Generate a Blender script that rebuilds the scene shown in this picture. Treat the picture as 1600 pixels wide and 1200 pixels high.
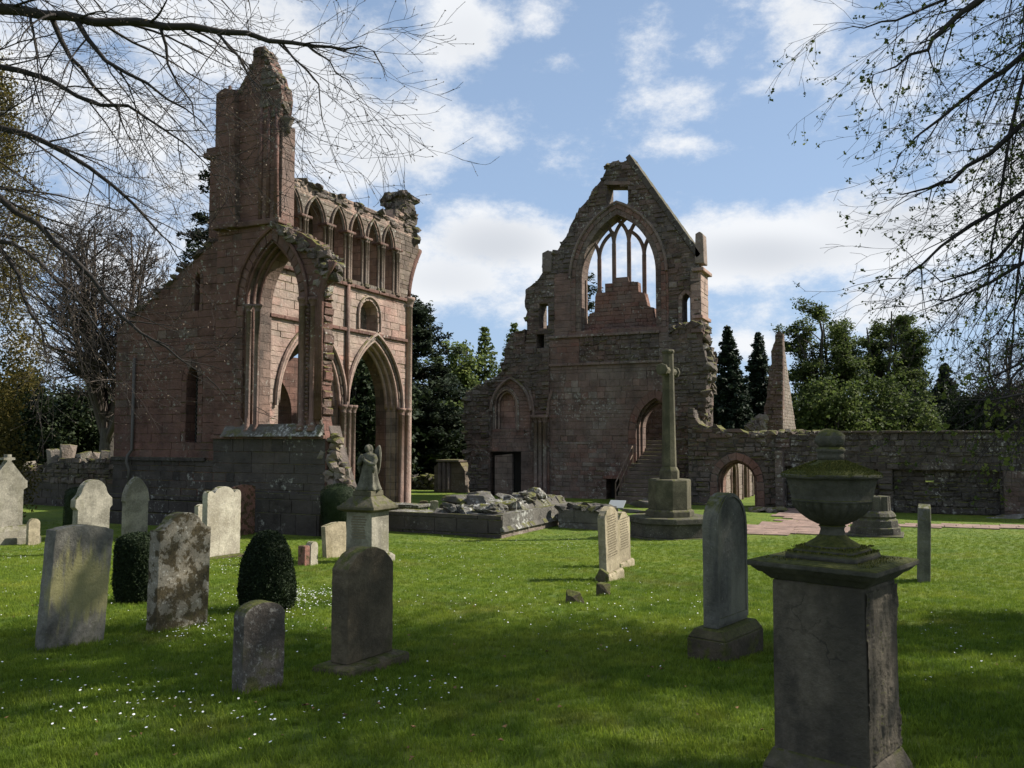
import bpy, bmesh, math, random
import numpy as np
from mathutils import Vector, Matrix, geometry, noise as mnoise

for o in list(bpy.data.objects):
    bpy.data.objects.remove(o, do_unlink=True)
SC = bpy.context.scene
COL = SC.collection
R = math.radians

# ------------------------------------------------------------------ camera
F_PX = 1341.0
YAW = R(25.3)                       # turned to the left of the abbey's long axis (+Y)
PITCH = math.atan(86 / F_PX)
EYE = Vector((0, 0, 3.1))
cam_d = bpy.data.cameras.new('camera')
cam_d.sensor_width = 36
cam_d.lens = F_PX / 1600 * 36
cam_d.clip_start = 0.1
cam_d.clip_end = 4000
cam = bpy.data.objects.new('camera', cam_d)
COL.objects.link(cam)
cam.location = EYE
cam.rotation_euler = (R(90) + PITCH, 0, YAW)
SC.camera = cam

FH = Vector((-math.sin(YAW), math.cos(YAW), 0))
RT = Vector((math.cos(YAW), math.sin(YAW), 0))
FW = FH * math.cos(PITCH) + Vector((0, 0, math.sin(PITCH)))
UP = -FH * math.sin(PITCH) + Vector((0, 0, math.cos(PITCH)))

# ------------------------------------------------------------------ light
SUN_EL = R(40)
SUN_OFF = R(15)                     # how far beyond the picture's right-hand side
toward = RT * math.cos(SUN_OFF) + FH * math.sin(SUN_OFF)
SUN_AZ = math.atan2(toward.x, toward.y)          # clockwise from +Y
SUNV = (toward * math.cos(SUN_EL) + Vector((0, 0, math.sin(SUN_EL)))).normalized()
sun_d = bpy.data.lights.new('sun', 'SUN')
sun_d.energy = 5.0
sun_d.angle = R(0.53)
sun_d.color = (1.0, 0.94, 0.84)
sun = bpy.data.objects.new('sun', sun_d)
COL.objects.link(sun)
sun.rotation_euler = SUNV.to_track_quat('Z', 'Y').to_euler()
sun.location = (30, 30, 60)

SC.view_settings.view_transform = 'Standard'
SC.view_settings.look = 'None'
SC.view_settings.exposure = 0.78
SC.view_settings.gamma = 1
SC.cycles.max_bounces = 5
SC.cycles.diffuse_bounces = 3
SC.render.resolution_x, SC.render.resolution_y = 1024, 768


# ------------------------------------------------------------------ pixel -> place helpers (survey of the photograph)
def ray(px, py):
    return FW + RT * ((px - 800) / F_PX) + UP * ((600 - py) / F_PX)


def onY(px, py, Y):
    d = ray(px, py)
    k = Y / d.y
    return (d.x * k, EYE.z + d.z * k)


def onX(px, py, X):
    d = ray(px, py)
    k = X / d.x
    return (d.y * k, EYE.z + d.z * k)


def at(px, py, t):
    d = ray(px, py)
    return EYE + d * (t / d.dot(FH))


def depth(p):
    return Vector((p[0], p[1], 0)).dot(FH)


def ground_z(x, y):
    d = x * FH.x + y * FH.y
    s = min(1, max(0, (d - 3) / 24.0))
    s = 0.75 * s + 0.25 * s * s * (3 - 2 * s)
    z = 1.5 * (1 - s)
    if d < 60:
        z += 0.05 * math.sin(x * 0.31 + 1.3) * math.sin(y * 0.27 + 0.6)
    return z


def onG(px, py):
    d = ray(px, py)
    k = 1.0
    lo, hi = 0.5, 400.0
    for _ in range(50):
        k = (lo + hi) / 2
        p = EYE + d * k
        if p.z > ground_z(p.x, p.y):
            lo = k
        else:
            hi = k
    p = EYE + d * k
    return Vector((p.x, p.y, ground_z(p.x, p.y)))


# ------------------------------------------------------------------ world: sky with broken cloud
world = bpy.data.worlds.new('World')
SC.world = world
world.use_nodes = True


def build_world():
    nt = world.node_tree
    nt.nodes.clear()
    N = nt.nodes.new
    L = nt.links.new
    out = N('ShaderNodeOutputWorld')
    bg = N('ShaderNodeBackground')
    bg.inputs['Strength'].default_value = 0.058
    L(bg.outputs[0], out.inputs[0])
    sky = N('ShaderNodeTexSky')
    sky.sky_type = 'NISHITA'
    sky.sun_disc = False
    sky.sun_elevation = SUN_EL
    sky.sun_rotation = SUN_AZ
    sky.air_density = 1.0
    sky.dust_density = 0.9
    sky.ozone_density = 1.3
    tc = N('ShaderNodeTexCoord')
    sep = N('ShaderNodeSeparateXYZ')
    L(tc.outputs['Generated'], sep.inputs[0])

    def M(op, a, b=None, c=None, clamp=False):
        n = N('ShaderNodeMath')
        n.operation = op
        n.use_clamp = clamp
        for i, v in enumerate((a, b, c)):
            if v is None:
                continue
            if isinstance(v, (int, float)):
                n.inputs[i].default_value = v
            else:
                L(v, n.inputs[i])
        return n.outputs[0]
    az = M('ARCTAN2', sep.outputs[0], sep.outputs[1])
    el = M('ARCSINE', sep.outputs[2])
    # noise on the direction, flattened so that clouds lie down
    def nz(scale, detail, rough, off=(0, 0, 0), zs=1.7):
        mp = N('ShaderNodeMapping')
        mp.inputs['Scale'].default_value = (1, 1, zs)
        mp.inputs['Location'].default_value = off
        L(tc.outputs['Generated'], mp.inputs[0])
        n = N('ShaderNodeTexNoise')
        n.inputs['Scale'].default_value = scale
        n.inputs['Detail'].default_value = detail
        n.inputs['Roughness'].default_value = rough
        L(mp.outputs[0], n.inputs['Vector'])
        return n.outputs['Fac']
    n1 = nz(8.0, 8, 0.68)
    nlow = nz(2.6, 2, 0.5, (7, 3, 1), 2.6)
    # cumulus seen in the photograph (px, py, half width, half height, weight)
    blobs = [(728, 48, 72, 58, 1.0), (828, 22, 36, 32, .72), (860, 102, 62, 22, .66),
             (1000, 85, 48, 40, .76), (1108, 90, 46, 22, .52), (1215, 126, 60, 20, .5), (1058, 150, 74, 34, .66),
             (1058, 230, 46, 16, .62), (1245, 42, 62, 62, .95), (1400, 90, 90, 70, .62), (610, 220, 110, 85, 1.15),
             (510, 170, 120, 110, 1.1), (380, 50, 180, 85, .9), (220, 250, 190, 170, .74), (40, 120, 150, 200, .7),
             (770, 375, 125, 50, 1.15), (690, 430, 120, 60, .9), (1200, 395, 190, 52, 1.25),
             (1400, 350, 190, 62, 1.15), (780, 480, 150, 36, .6), (1560, 300, 110, 130, .95), (1420, 470, 200, 50, .8), (1165, 535, 70, 20, .6),
             (120, 430, 190, 90, .6)]
    cv = N('ShaderNodeCombineXYZ')
    L(az, cv.inputs[0])
    L(el, cv.inputs[1])
    acc = None
    for (px, py, rx, ry, w) in blobs:
        d = ray(px, py).normalized()
        a0 = math.atan2(d.x, d.y)
        e0 = math.asin(d.z)
        kx, ky = F_PX / (rx * 1.22), F_PX / (ry * 1.22)
        v = N('ShaderNodeVectorMath')
        v.operation = 'MULTIPLY_ADD'
        L(cv.outputs[0], v.inputs[0])
        v.inputs[1].default_value = (kx, ky, 0)
        v.inputs[2].default_value = (-a0 * kx, -e0 * ky, 0)
        q = N('ShaderNodeVectorMath')
        q.operation = 'DOT_PRODUCT'
        L(v.outputs[0], q.inputs[0])
        L(v.outputs[0], q.inputs[1])
        e = M('SUBTRACT', q.outputs['Value'], math.log(w))
        acc = e if acc is None else M('MINIMUM', acc, e)
    acc = M('EXPONENT', M('MULTIPLY', acc, -1.0))
    # general broken cloud round the unseen sky, thickened to make the ambient light whiter
    gen = M('MULTIPLY', M('SUBTRACT', nlow, 0.36), 2.8, clamp=True)
    dd = M('SUBTRACT', sep.outputs[0], 0)
    fr = ray(800, 300).normalized()
    vd = N('ShaderNodeVectorMath')
    vd.operation = 'DOT_PRODUCT'
    L(tc.outputs['Generated'], vd.inputs[0])
    vd.inputs[1].default_value = fr
    away = M('MULTIPLY', M('SUBTRACT', 0.80, vd.outputs['Value']), 6.0, clamp=True)
    acc = M('MAXIMUM', acc, M('MULTIPLY', gen, away))
    nn = M('MULTIPLY', M('SUBTRACT', n1, 0.5), 2.9)
    dens = M('ADD', acc, nn)
    mr = N('ShaderNodeMapRange')
    mr.interpolation_type = 'SMOOTHSTEP'
    mr.inputs['From Min'].default_value = 0.16
    mr.inputs['From Max'].default_value = 1.0
    L(dens, mr.inputs['Value'])
    cover = M('MULTIPLY', mr.outputs[0], 0.96)
    # thick parts seen from below go grey, low on the sky more so
    core = N('ShaderNodeMapRange')
    core.interpolation_type = 'SMOOTHSTEP'
    core.inputs['From Min'].default_value = 0.7
    core.inputs['From Max'].default_value = 1.5
    L(M('ADD', acc, M('MULTIPLY', M('SUBTRACT', nlow, 0.40), 2.0)), core.inputs['Value'])
    low = M('SUBTRACT', 1.0, M('MULTIPLY', M('SUBTRACT', el, 0.13), 5.0), clamp=True)
    grey = M('MULTIPLY', core.outputs[0], M('MULTIPLY_ADD', low, 0.62, 0.18))
    cm = N('ShaderNodeMixRGB')
    cm.inputs[1].default_value = (9.4, 9.6, 9.9, 1)
    cm.inputs[2].default_value = (4.3, 4.7, 5.4, 1)
    L(grey, cm.inputs[0])
    veil = N('ShaderNodeMixRGB')
    veil.inputs[2].default_value = (4.7, 6.6, 9.7, 1)
    hz = M('SUBTRACT', 1.0, M('MULTIPLY', el, 2.0), clamp=True)
    L(M('MULTIPLY_ADD', hz, 0.26, 0.46), veil.inputs[0])
    L(sky.outputs[0], veil.inputs[1])
    mix = N('ShaderNodeMixRGB')
    L(cover, mix.inputs[0])
    L(veil.outputs[0], mix.inputs[1])
    L(cm.outputs[0], mix.inputs[2])
    L(mix.outputs[0], bg.inputs['Color'])


build_world()
world.cycles.sampling_method = 'MANUAL'
world.cycles.sample_map_resolution = 256

# ------------------------------------------------------------------ materials
MATS = {}


class NT:
    """small helper around a material's node tree"""
    def __init__(s, name):
        s.m = bpy.data.materials.new(name)
        s.m.use_nodes = True
        s.t = s.m.node_tree
        s.t.nodes.clear()
        s.out = s.n('ShaderNodeOutputMaterial')
        s.b = s.n('ShaderNodeBsdfPrincipled')
        s.t.links.new(s.b.outputs[0], s.out.inputs[0])
        s.b.inputs['Roughness'].default_value = 0.9
        s.b.inputs['Specular IOR Level'].default_value = 0.2
        MATS[name] = s.m

    def n(s, k):
        return s.t.nodes.new(k)

    def l(s, a, b):
        s.t.links.new(a, b)

    def coord(s, world=True):
        if world:
            return s.n('ShaderNodeNewGeometry').outputs['Position']
        v = s.n('ShaderNodeVectorMath')
        s.l(s.n('ShaderNodeTexCoord').outputs['Object'], v.inputs[0])
        s.l(s.n('ShaderNodeObjectInfo').outputs['Location'], v.inputs[1])
        return v.outputs[0]

    def noise(s, vec, scale, detail=5, rough=.6, stretch=None, off=None):
        if stretch or off:
            mp = s.n('ShaderNodeMapping')
            mp.inputs['Scale'].default_value = stretch or (1, 1, 1)
            mp.inputs['Location'].default_value = off or (0, 0, 0)
            s.l(vec, mp.inputs[0])
            vec = mp.outputs[0]
        n = s.n('ShaderNodeTexNoise')
        n.inputs['Scale'].default_value = scale
        n.inputs['Detail'].default_value = detail
        n.inputs['Roughness'].default_value = rough
        s.l(vec, n.inputs['Vector'])
        return n.outputs['Fac']

    def voro(s, vec, scale, feature='F1'):
        n = s.n('ShaderNodeTexVoronoi')
        n.feature = feature
        n.inputs['Scale'].default_value = scale
        s.l(vec, n.inputs['Vector'])
        return n.outputs['Distance']

    def step(s, v, a, b, lo=0, hi=1):
        n = s.n('ShaderNodeMapRange')
        n.interpolation_type = 'SMOOTHSTEP'
        n.inputs['From Min'].default_value = a
        n.inputs['From Max'].default_value = b
        n.inputs['To Min'].default_value = lo
        n.inputs['To Max'].default_value = hi
        s.l(v, n.inputs['Value'])
        return n.outputs[0]

    def math(s, op, a, b=0.0, clamp=False):
        n = s.n('ShaderNodeMath')
        n.operation = op
        n.use_clamp = clamp
        for i, v in enumerate((a, b)):
            if isinstance(v, (int, float)):
                n.inputs[i].default_value = v
            else:
                s.l(v, n.inputs[i])
        return n.outputs[0]

    def mix(s, f, a, b, mode='MIX'):
        n = s.n('ShaderNodeMixRGB')
        n.blend_type = mode
        for i, v in enumerate((f, a, b)):
            if isinstance(v, (int, float)):
                n.inputs[i].default_value = v
            elif isinstance(v, tuple):
                n.inputs[i].default_value = (*v, 1)
            else:
                s.l(v, n.inputs[i])
        return n.outputs[0]

    def ramp(s, v, stops):
        n = s.n('ShaderNodeValToRGB')
        e = n.color_ramp.elements
        while len(e) < len(stops):
            e.new(0.5)
        for i, (p, c) in enumerate(stops):
            e[i].position = p
            e[i].color = (*c, 1)
        s.l(v, n.inputs[0])
        return n.outputs[0]

    def island(s):
        return s.n('ShaderNodeNewGeometry').outputs['Random Per Island']

    def normal_z(s):
        sp = s.n('ShaderNodeSeparateXYZ')
        s.l(s.n('ShaderNodeNewGeometry').outputs['True Normal'], sp.inputs[0])
        return sp.outputs[2]

    def pos_z(s, world=True):
        sp = s.n('ShaderNodeSeparateXYZ')
        s.l(s.coord() if world else s.n('ShaderNodeTexCoord').outputs['Object'], sp.inputs[0])
        return sp.outputs[2]

    def color(s, c):
        s.l(c, s.b.inputs['Base Color'])

    def bump(s, h, strength=.5, dist=.02):
        n = s.n('ShaderNodeBump')
        n.inputs['Strength'].default_value = strength
        n.inputs['Distance'].default_value = dist
        s.l(h, n.inputs['Height'])
        s.l(n.outputs[0], s.b.inputs['Normal'])


def masonry(name, stops, patch=None, lichen=0.0, moss=0.0, stain=0.5, bump=.7, fine=14, lichcol=(.42, .41, .36), joints=False):
    """stone whose blocks vary one by one, with weather stains, lichen and moss on ledges"""
    m = NT(name)
    p = m.coord()
    c = m.ramp(m.island(), stops)
    if patch:
        f = m.step(m.noise(p, .33, 4, .6), .42, .62)
        c = m.mix(m.math('MULTIPLY', f, .72), c, patch)
    n1 = m.noise(p, 1.5, 8, .65)
    c = m.mix(1.0, c, m.ramp(n1, [(.26, (.42, .40, .39)), (.45, (.85, .84, .83)), (.60, (1.08, 1.06, 1.04)), (.76, (1.42, 1.38, 1.32))]), 'MULTIPLY')
    st = m.step(m.noise(p, .8, 6, .68, (1, 1, .3), (5, 2, 1)), .5, .72)
    c = m.mix(m.math('MULTIPLY', st, stain), c, (.07, .062, .055))
    if lichen:
        l = m.step(m.noise(p, 7, 6, .7, None, (2, 7, 4)), .60 - lichen * .1, .70 - lichen * .1)
        l = m.math('MULTIPLY', l, m.step(m.noise(p, .7, 3, .5, None, (9, 2, 3)), .45, .62))
        c = m.mix(m.math('MULTIPLY', l, .75), c, lichcol)
    if moss:
        f = m.math('MULTIPLY', m.step(m.normal_z(), .35, .75), m.step(m.noise(p, 2.2, 5, .6), .5 - moss * .25, .6 - moss * .1))
        c = m.mix(f, c, m.ramp(m.noise(p, 20, 3), [(.3, (.05, .06, .012)), (.7, (.14, .13, .03))]))
    h = m.math('ADD', m.noise(p, fine, 8, .68), m.math('MULTIPLY', m.noise(p, 3.5, 5, .6), 1.2))
    if joints:                                 # coursing on reveals and backs
        sp = m.n('ShaderNodeSeparateXYZ')
        m.l(p, sp.inputs[0])
        cb = m.n('ShaderNodeCombineXYZ')
        m.l(m.math('ADD', sp.outputs[0], sp.outputs[1]), cb.inputs[0])
        m.l(m.math('ADD', sp.outputs[2], m.math('MULTIPLY', m.noise(p, 1.5, 2), .06)), cb.inputs[1])
        br = m.n('ShaderNodeTexBrick')
        br.inputs['Scale'].default_value = 1.0
        br.inputs['Brick Width'].default_value = .66
        br.inputs['Row Height'].default_value = .31
        br.inputs['Mortar Size'].default_value = .012
        br.inputs['Mortar Smooth'].default_value = .3
        br.inputs['Color1'].default_value = (.72, .72, .72, 1)
        br.inputs['Color2'].default_value = (1.2, 1.16, 1.12, 1)
        br.inputs['Mortar'].default_value = (.55, .53, .50, 1)
        m.l(cb.outputs[0], br.inputs['Vector'])
        c = m.mix(1.0, c, br.outputs['Color'], 'MULTIPLY')
        h = m.math('SUBTRACT', h, m.math('MULTIPLY', br.outputs['Fac'], .9))
    m.color(c)
    m.bump(h, bump, .05)
    return m.m


_masonry = masonry


def masonry(name, *a, **k):
    _masonry(name, *a, **k)
    return _masonry(name + '_core', *a, joints=True, **k)


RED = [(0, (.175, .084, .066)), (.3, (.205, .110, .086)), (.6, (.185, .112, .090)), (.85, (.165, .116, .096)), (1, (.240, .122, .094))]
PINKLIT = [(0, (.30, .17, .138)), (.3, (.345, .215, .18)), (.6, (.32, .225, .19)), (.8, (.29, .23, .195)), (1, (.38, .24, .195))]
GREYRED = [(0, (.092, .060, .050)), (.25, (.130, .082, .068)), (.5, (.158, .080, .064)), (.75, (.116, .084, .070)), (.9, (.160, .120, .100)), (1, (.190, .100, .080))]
RUB = [(0, (.070, .052, .043)), (.3, (.112, .084, .070)), (.55, (.142, .094, .078)), (.8, (.108, .090, .078)), (1, (.205, .165, .140))]
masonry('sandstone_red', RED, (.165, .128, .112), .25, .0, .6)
masonry('sandstone_lit', PINKLIT, (.30, .25, .21), .3, .4, .3)  # paler copy of the sandstone, sunlight put into its colour
masonry('sandstone_weathered', [(0, (.115, .088, .072)), (.4, (.158, .125, .102)), (.7, (.172, .125, .100)), (1, (.215, .178, .148))], (.145, .125, .105), .5, .5, .45)
masonry('sandstone_gable', [(0, (.125, .086, .074)), (.2, (.175, .130, .112)), (.45, (.205, .122, .100)), (.7, (.165, .134, .116)), (.88, (.250, .210, .180)), (1, (.250, .148, .122))], (.190, .160, .138), .7, .3, .62)
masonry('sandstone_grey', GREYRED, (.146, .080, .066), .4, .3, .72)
masonry('rubble', RUB, (.120, .104, .094), .55, .5, .5, .9)
masonry('rubble_dark', [(0, (.052, .045, .040)), (.5, (.085, .072, .062)), (1, (.135, .118, .104))], (.075, .07, .063), .75, .8, .5, .9)
masonry('rubble_pale', [(0, (.16, .135, .115)), (.4, (.24, .21, .18)), (.7, (.20, .15, .125)), (1, (.34, .31, .27))], None, .6, .6, .3, .9)
masonry('low_wall', [(0, (.075, .070, .062)), (.5, (.125, .116, .102)), (1, (.19, .178, .155))], (.11, .105, .095), 1.1, .08, .45, .9, 14, (.5, .5, .46))
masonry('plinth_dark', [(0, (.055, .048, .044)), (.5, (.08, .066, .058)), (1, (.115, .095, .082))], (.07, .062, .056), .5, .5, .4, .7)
masonry('flagstone', [(0, (.22, .125, .10)), (.4, (.27, .17, .135)), (.7, (.24, .18, .15)), (1, (.33, .22, .18))], None, .15, 0, .25, .4)
m = NT('painted_shade'); m.b.inputs['Base Color'].default_value = (.03, .027, .024, 1)  # near-black colour standing in for shade inside doorways
m = NT('iron'); m.b.inputs['Base Color'].default_value = (.05, .042, .036, 1); m.b.inputs['Roughness'].default_value = .55
m = NT('lead_pipe'); m.b.inputs['Base Color'].default_value = (.10, .09, .08, 1); m.b.inputs['Roughness'].default_value = .6
m = NT('timber'); c = m.ramp(m.noise(m.coord(), 9, 5, .6, (1, 1, .2)), [(.3, (.10, .07, .05)), (.7, (.21, .155, .115))]); m.color(c)
m = NT('glazing'); m.b.inputs['Base Color'].default_value = (.02, .022, .022, 1); m.b.inputs['Roughness'].default_value = .12; m.b.inputs['Specular IOR Level'].default_value = .6
m = NT('panel_pale'); m.b.inputs['Base Color'].default_value = (.30, .32, .32, 1); m.b.inputs['Roughness'].default_value = .35
m = NT('inscription'); m.b.inputs['Base Color'].default_value = (.20, .165, .115, 1)
m = NT('slate')
c = m.ramp(m.noise(m.coord(), 2, 6), [(.3, (.07, .062, .055)), (.7, (.16, .145, .12))]); m.color(c); m.bump(m.noise(m.coord(), 9, 6), .8, .05)


def headstone_mat(name, base, dark, lichen=.3, lichcol=(.5, .49, .43), moss=.3, streak=(.26, .25, .12), streakf=.0, crust=0.0, low=0.35, spot=None, cracks=0.0):
    m = NT(name)
    p = m.coord(False)
    n1 = m.noise(p, 2.6, 8, .65)
    c = m.mix(m.step(n1, .36, .64), dark, base)
    c = m.mix(1.0, c, m.ramp(m.noise(p, 22, 5, .7), [(.3, (.72, .72, .72)), (.6, (1.05, 1.05, 1.05)), (.8, (1.25, 1.25, 1.25))]), 'MULTIPLY')
    if streakf:
        s = m.step(m.noise(p, 4, 6, .6, (1, 1, .16)), .42, .62)
        if spot:                               # a stain of known place and size on the face
            o = m.n('ShaderNodeTexCoord').outputs['Object']
            mp = m.n('ShaderNodeMapping')
            mp.inputs['Location'].default_value = (-spot[0] / spot[2], 0, -spot[1] / spot[3])
            mp.inputs['Scale'].default_value = (1 / spot[2], 0, 1 / spot[3])
            m.l(o, mp.inputs[0])
            ln = m.n('ShaderNodeVectorMath')
            ln.operation = 'LENGTH'
            m.l(mp.outputs[0], ln.inputs[0])
            e = m.math('ADD', ln.outputs['Value'], m.math('MULTIPLY', m.math('SUBTRACT', m.noise(p, 9, 8, .72, (1, 1, .16)), .5), 3.4))
            s = m.step(e, 1.2, .6)
        else:
            s = m.math('MULTIPLY', s, m.step(m.noise(p, 1.1, 2, .5, None, (3, 3, 3)), .4, .6))
        c = m.mix(m.math('MULTIPLY', s, streakf), c, streak)
    if lichen:
        l = m.step(m.noise(p, 24, 7, .72, None, (4, 1, 8)), .66 - .14 * lichen, .74 - .14 * lichen)
        l = m.math('MULTIPLY', l, m.step(m.noise(p, 2.6, 4, .6, None, (1, 8, 2)), .40 - .12 * lichen, .62))
        l2 = m.step(m.noise(p, 58, 4, .6, None, (8, 1, 2)), .66, .72)
        l = m.math('MAXIMUM', l, m.math('MULTIPLY', l2, .55))
        c = m.mix(m.math('MULTIPLY', l, .8), c, lichcol)
    if crust:
        k = m.step(m.noise(p, 5.5, 7, .68, None, (6, 6, 1)), .52 - crust * .12, .57 - crust * .10)
        c = m.mix(m.math('MULTIPLY', k, .92), c, m.ramp(m.noise(p, 30, 3), [(.3, (.035, .026, .012)), (.7, (.10, .075, .035))]))
    if moss:
        f = m.math('MULTIPLY', m.step(m.normal_z(), .2, .8), m.step(m.noise(p, 9, 5, .6), .55 - moss * .3, .65 - moss * .2))
        g = m.math('MULTIPLY', m.step(m.pos_z(False), low, 0.0), m.step(m.noise(p, 7, 6, .65, None, (2, 2, 9)), .5, .62))
        f = m.math('MAXIMUM', f, m.math('MULTIPLY', g, moss))
        c = m.mix(f, c, m.ramp(m.noise(p, 40, 3), [(.3, (.035, .042, .010)), (.7, (.105, .105, .025))]))
    if cracks:
        vd = m.n('ShaderNodeTexVoronoi')
        vd.feature = 'DISTANCE_TO_EDGE'
        vd.inputs['Scale'].default_value = 2.6
        wv = m.n('ShaderNodeVectorMath')
        wn = m.n('ShaderNodeTexNoise')
        wn.inputs['Scale'].default_value = 5
        wn.inputs['Detail'].default_value = 6
        m.l(p, wn.inputs['Vector'])
        wv.operation = 'MULTIPLY_ADD'
        m.l(wn.outputs['Color'], wv.inputs[0])
        wv.inputs[1].default_value = (.35, .35, .35)
        m.l(p, wv.inputs[2])
        m.l(wv.outputs[0], vd.inputs['Vector'])
        k = m.math('MULTIPLY', m.step(vd.outputs['Distance'], .016, .004), m.step(m.noise(p, 3, 3, .5, None, (3, 5, 1)), .52, .62))
        c = m.mix(m.math('MULTIPLY', k, cracks), c, (.018, .016, .013))
        st2 = m.step(m.noise(p, 3.2, 7, .7, (1, 1, .6), (1, 4, 7)), .52, .66)
        c = m.mix(m.math('MULTIPLY', st2, .6), c, (.036, .032, .026))
    m.color(c)
    h = m.math('ADD', m.noise(p, 45, 7, .7), m.math('MULTIPLY', m.noise(p, 8, 6, .65), 1.6))
    m.bump(h, .75, .014)
    return m.m


headstone_mat('stone_grey', (.200, .188, .155), (.095, .090, .075), .28, (.38, .37, .31), .35, (.30, .275, .115), .8, spot=(.02, .56, .30, .36))
headstone_mat('stone_lichen', (.30, .265, .20), (.20, .175, .13), .75, (.56, .53, .45), .5, crust=.42)
headstone_mat('stone_pale', (.46, .42, .33), (.31, .275, .215), .55, (.60, .575, .50), .45, (.22, .19, .13), .5, low=.25)
headstone_mat('stone_palegrey', (.31, .285, .23), (.165, .152, .12), .5, (.52, .51, .43), .3, (.18, .165, .11), .45)
headstone_mat('stone_brown', (.150, .120, .074), (.088, .071, .046), .15, (.26, .24, .18), .55, (.052, .044, .028), .6)
headstone_mat('stone_rough', (.125, .110, .092), (.066, .056, .047), .85, (.31, .295, .265), .8, low=.5)
headstone_mat('stone_cream', (.40, .34, .235), (.26, .22, .15), .25, (.55, .52, .43), .25, (.20, .165, .09), .5)
headstone_mat('stone_red', (.26, .12, .09), (.18, .10, .08), .55, (.45, .42, .36), .3, crust=.2)
headstone_mat('stone_dark', (.140, .136, .112), (.070, .068, .055), .35, (.34, .34, .28), .5, (.23, .22, .155), .7)
headstone_mat('stone_pedestal', (.160, .134, .098), (.088, .075, .056), .08, (.20, .18, .145), .25, (.045, .040, .032), .8, low=.2, cracks=.5)
headstone_mat('stone_urn', (.105, .098, .074), (.055, .052, .038), .10, (.18, .17, .13), 1.1, low=.01)
headstone_mat('stone_cross', (.130, .116, .076), (.070, .064, .042), .15, (.26, .25, .18), .2, (.055, .052, .032), .7, low=.1)
headstone_mat('stone_statue', (.19, .18, .14), (.065, .062, .046), .3, (.42, .41, .35), .2, (.05, .048, .034), .6, low=.05)
headstone_mat('stone_octagon', (.105, .094, .076), (.056, .050, .041), .55, (.46, .45, .39), .35, low=.05)
headstone_mat('stone_mossblock', (.115, .092, .060), (.062, .050, .034), .3, (.3, .28, .22), 1.0, low=.6)


def leaf_mat(name, stops, trans=.35, rough=.7, nscale=.25):
    m = NT(name)
    c = m.ramp(m.island(), stops)
    c = m.mix(1.0, c, m.ramp(m.noise(m.coord(), nscale, 3), [(.3, (.72, .75, .72)), (.7, (1.2, 1.15, 1.1))]), 'MULTIPLY')
    m.color(c)
    m.b.inputs['Roughness'].default_value = rough
    tr = m.n('ShaderNodeBsdfTranslucent')
    m.l(c, tr.inputs[0])
    mx = m.n('ShaderNodeMixShader')
    mx.inputs[0].default_value = trans
    m.l(m.b.outputs[0], mx.inputs[1])
    m.l(tr.outputs[0], mx.inputs[2])
    m.l(mx.outputs[0], m.out.inputs[0])
    return m.m


leaf_mat('leaf_spring', [(0, (.055, .085, .018)), (.5, (.10, .135, .03)), (1, (.16, .18, .045))], .5)
leaf_mat('leaf_sunlit', [(0, (.12, .16, .03)), (.5, (.19, .23, .05)), (1, (.27, .29, .08))], .55)  # brighter leaf copy with sunlight put into the colour
leaf_mat('leaf_broad', [(0, (.034, .054, .014)), (.5, (.066, .094, .026)), (1, (.105, .132, .040))], .5, .7, .15)
leaf_mat('leaf_dark', [(0, (.012, .021, .009)), (.5, (.024, .038, .015)), (1, (.045, .062, .024))], .25, .7, .15)
leaf_mat('leaf_larch', [(0, (.075, .11, .030)), (.5, (.11, .15, .045)), (1, (.15, .18, .06))], .5)
leaf_mat('needle_cedar', [(0, (.014, .022, .014)), (.5, (.026, .040, .023)), (1, (.045, .060, .032))], .2)
leaf_mat('needle_spruce', [(0, (.012, .022, .013)), (.5, (.022, .037, .021)), (1, (.036, .055, .030))], .2)
leaf_mat('yew_clipped', [(0, (.008, .016, .006)), (.5, (.016, .028, .010)), (1, (.032, .048, .018))], .2)
leaf_mat('leaf_golden', [(0, (.055, .050, .012)), (.5, (.105, .088, .022)), (1, (.16, .125, .035))], .4)
leaf_mat('bud', [(0, (.14, .10, .075)), (.5, (.22, .17, .13)), (1, (.32, .27, .21))], .3)
m = NT('bark'); p = m.coord(False)
c = m.ramp(m.noise(p, 6, 6, .65, (1, 1, .4)), [(.3, (.035, .030, .026)), (.55, (.075, .066, .056)), (.75, (.115, .105, .085))]); m.color(c); m.bump(m.noise(p, 22, 6, .7, (1, 1, .3)), .8, .02)
m = NT('twig'); m.color(m.ramp(m.island(), [(0, (.040, .032, .027)), (1, (.085, .068, .056))]))
m = NT('twig_dark'); m.color(m.ramp(m.island(), [(0, (.022, .019, .017)), (1, (.050, .043, .038))]))
m = NT('petal'); m.b.inputs['Base Color'].default_value = (.80, .80, .76, 1)
m = NT('earth'); c = m.ramp(m.noise(m.coord(), 3, 6), [(.3, (.06, .045, .03)), (.7, (.12, .09, .06))]); m.color(c)

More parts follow.
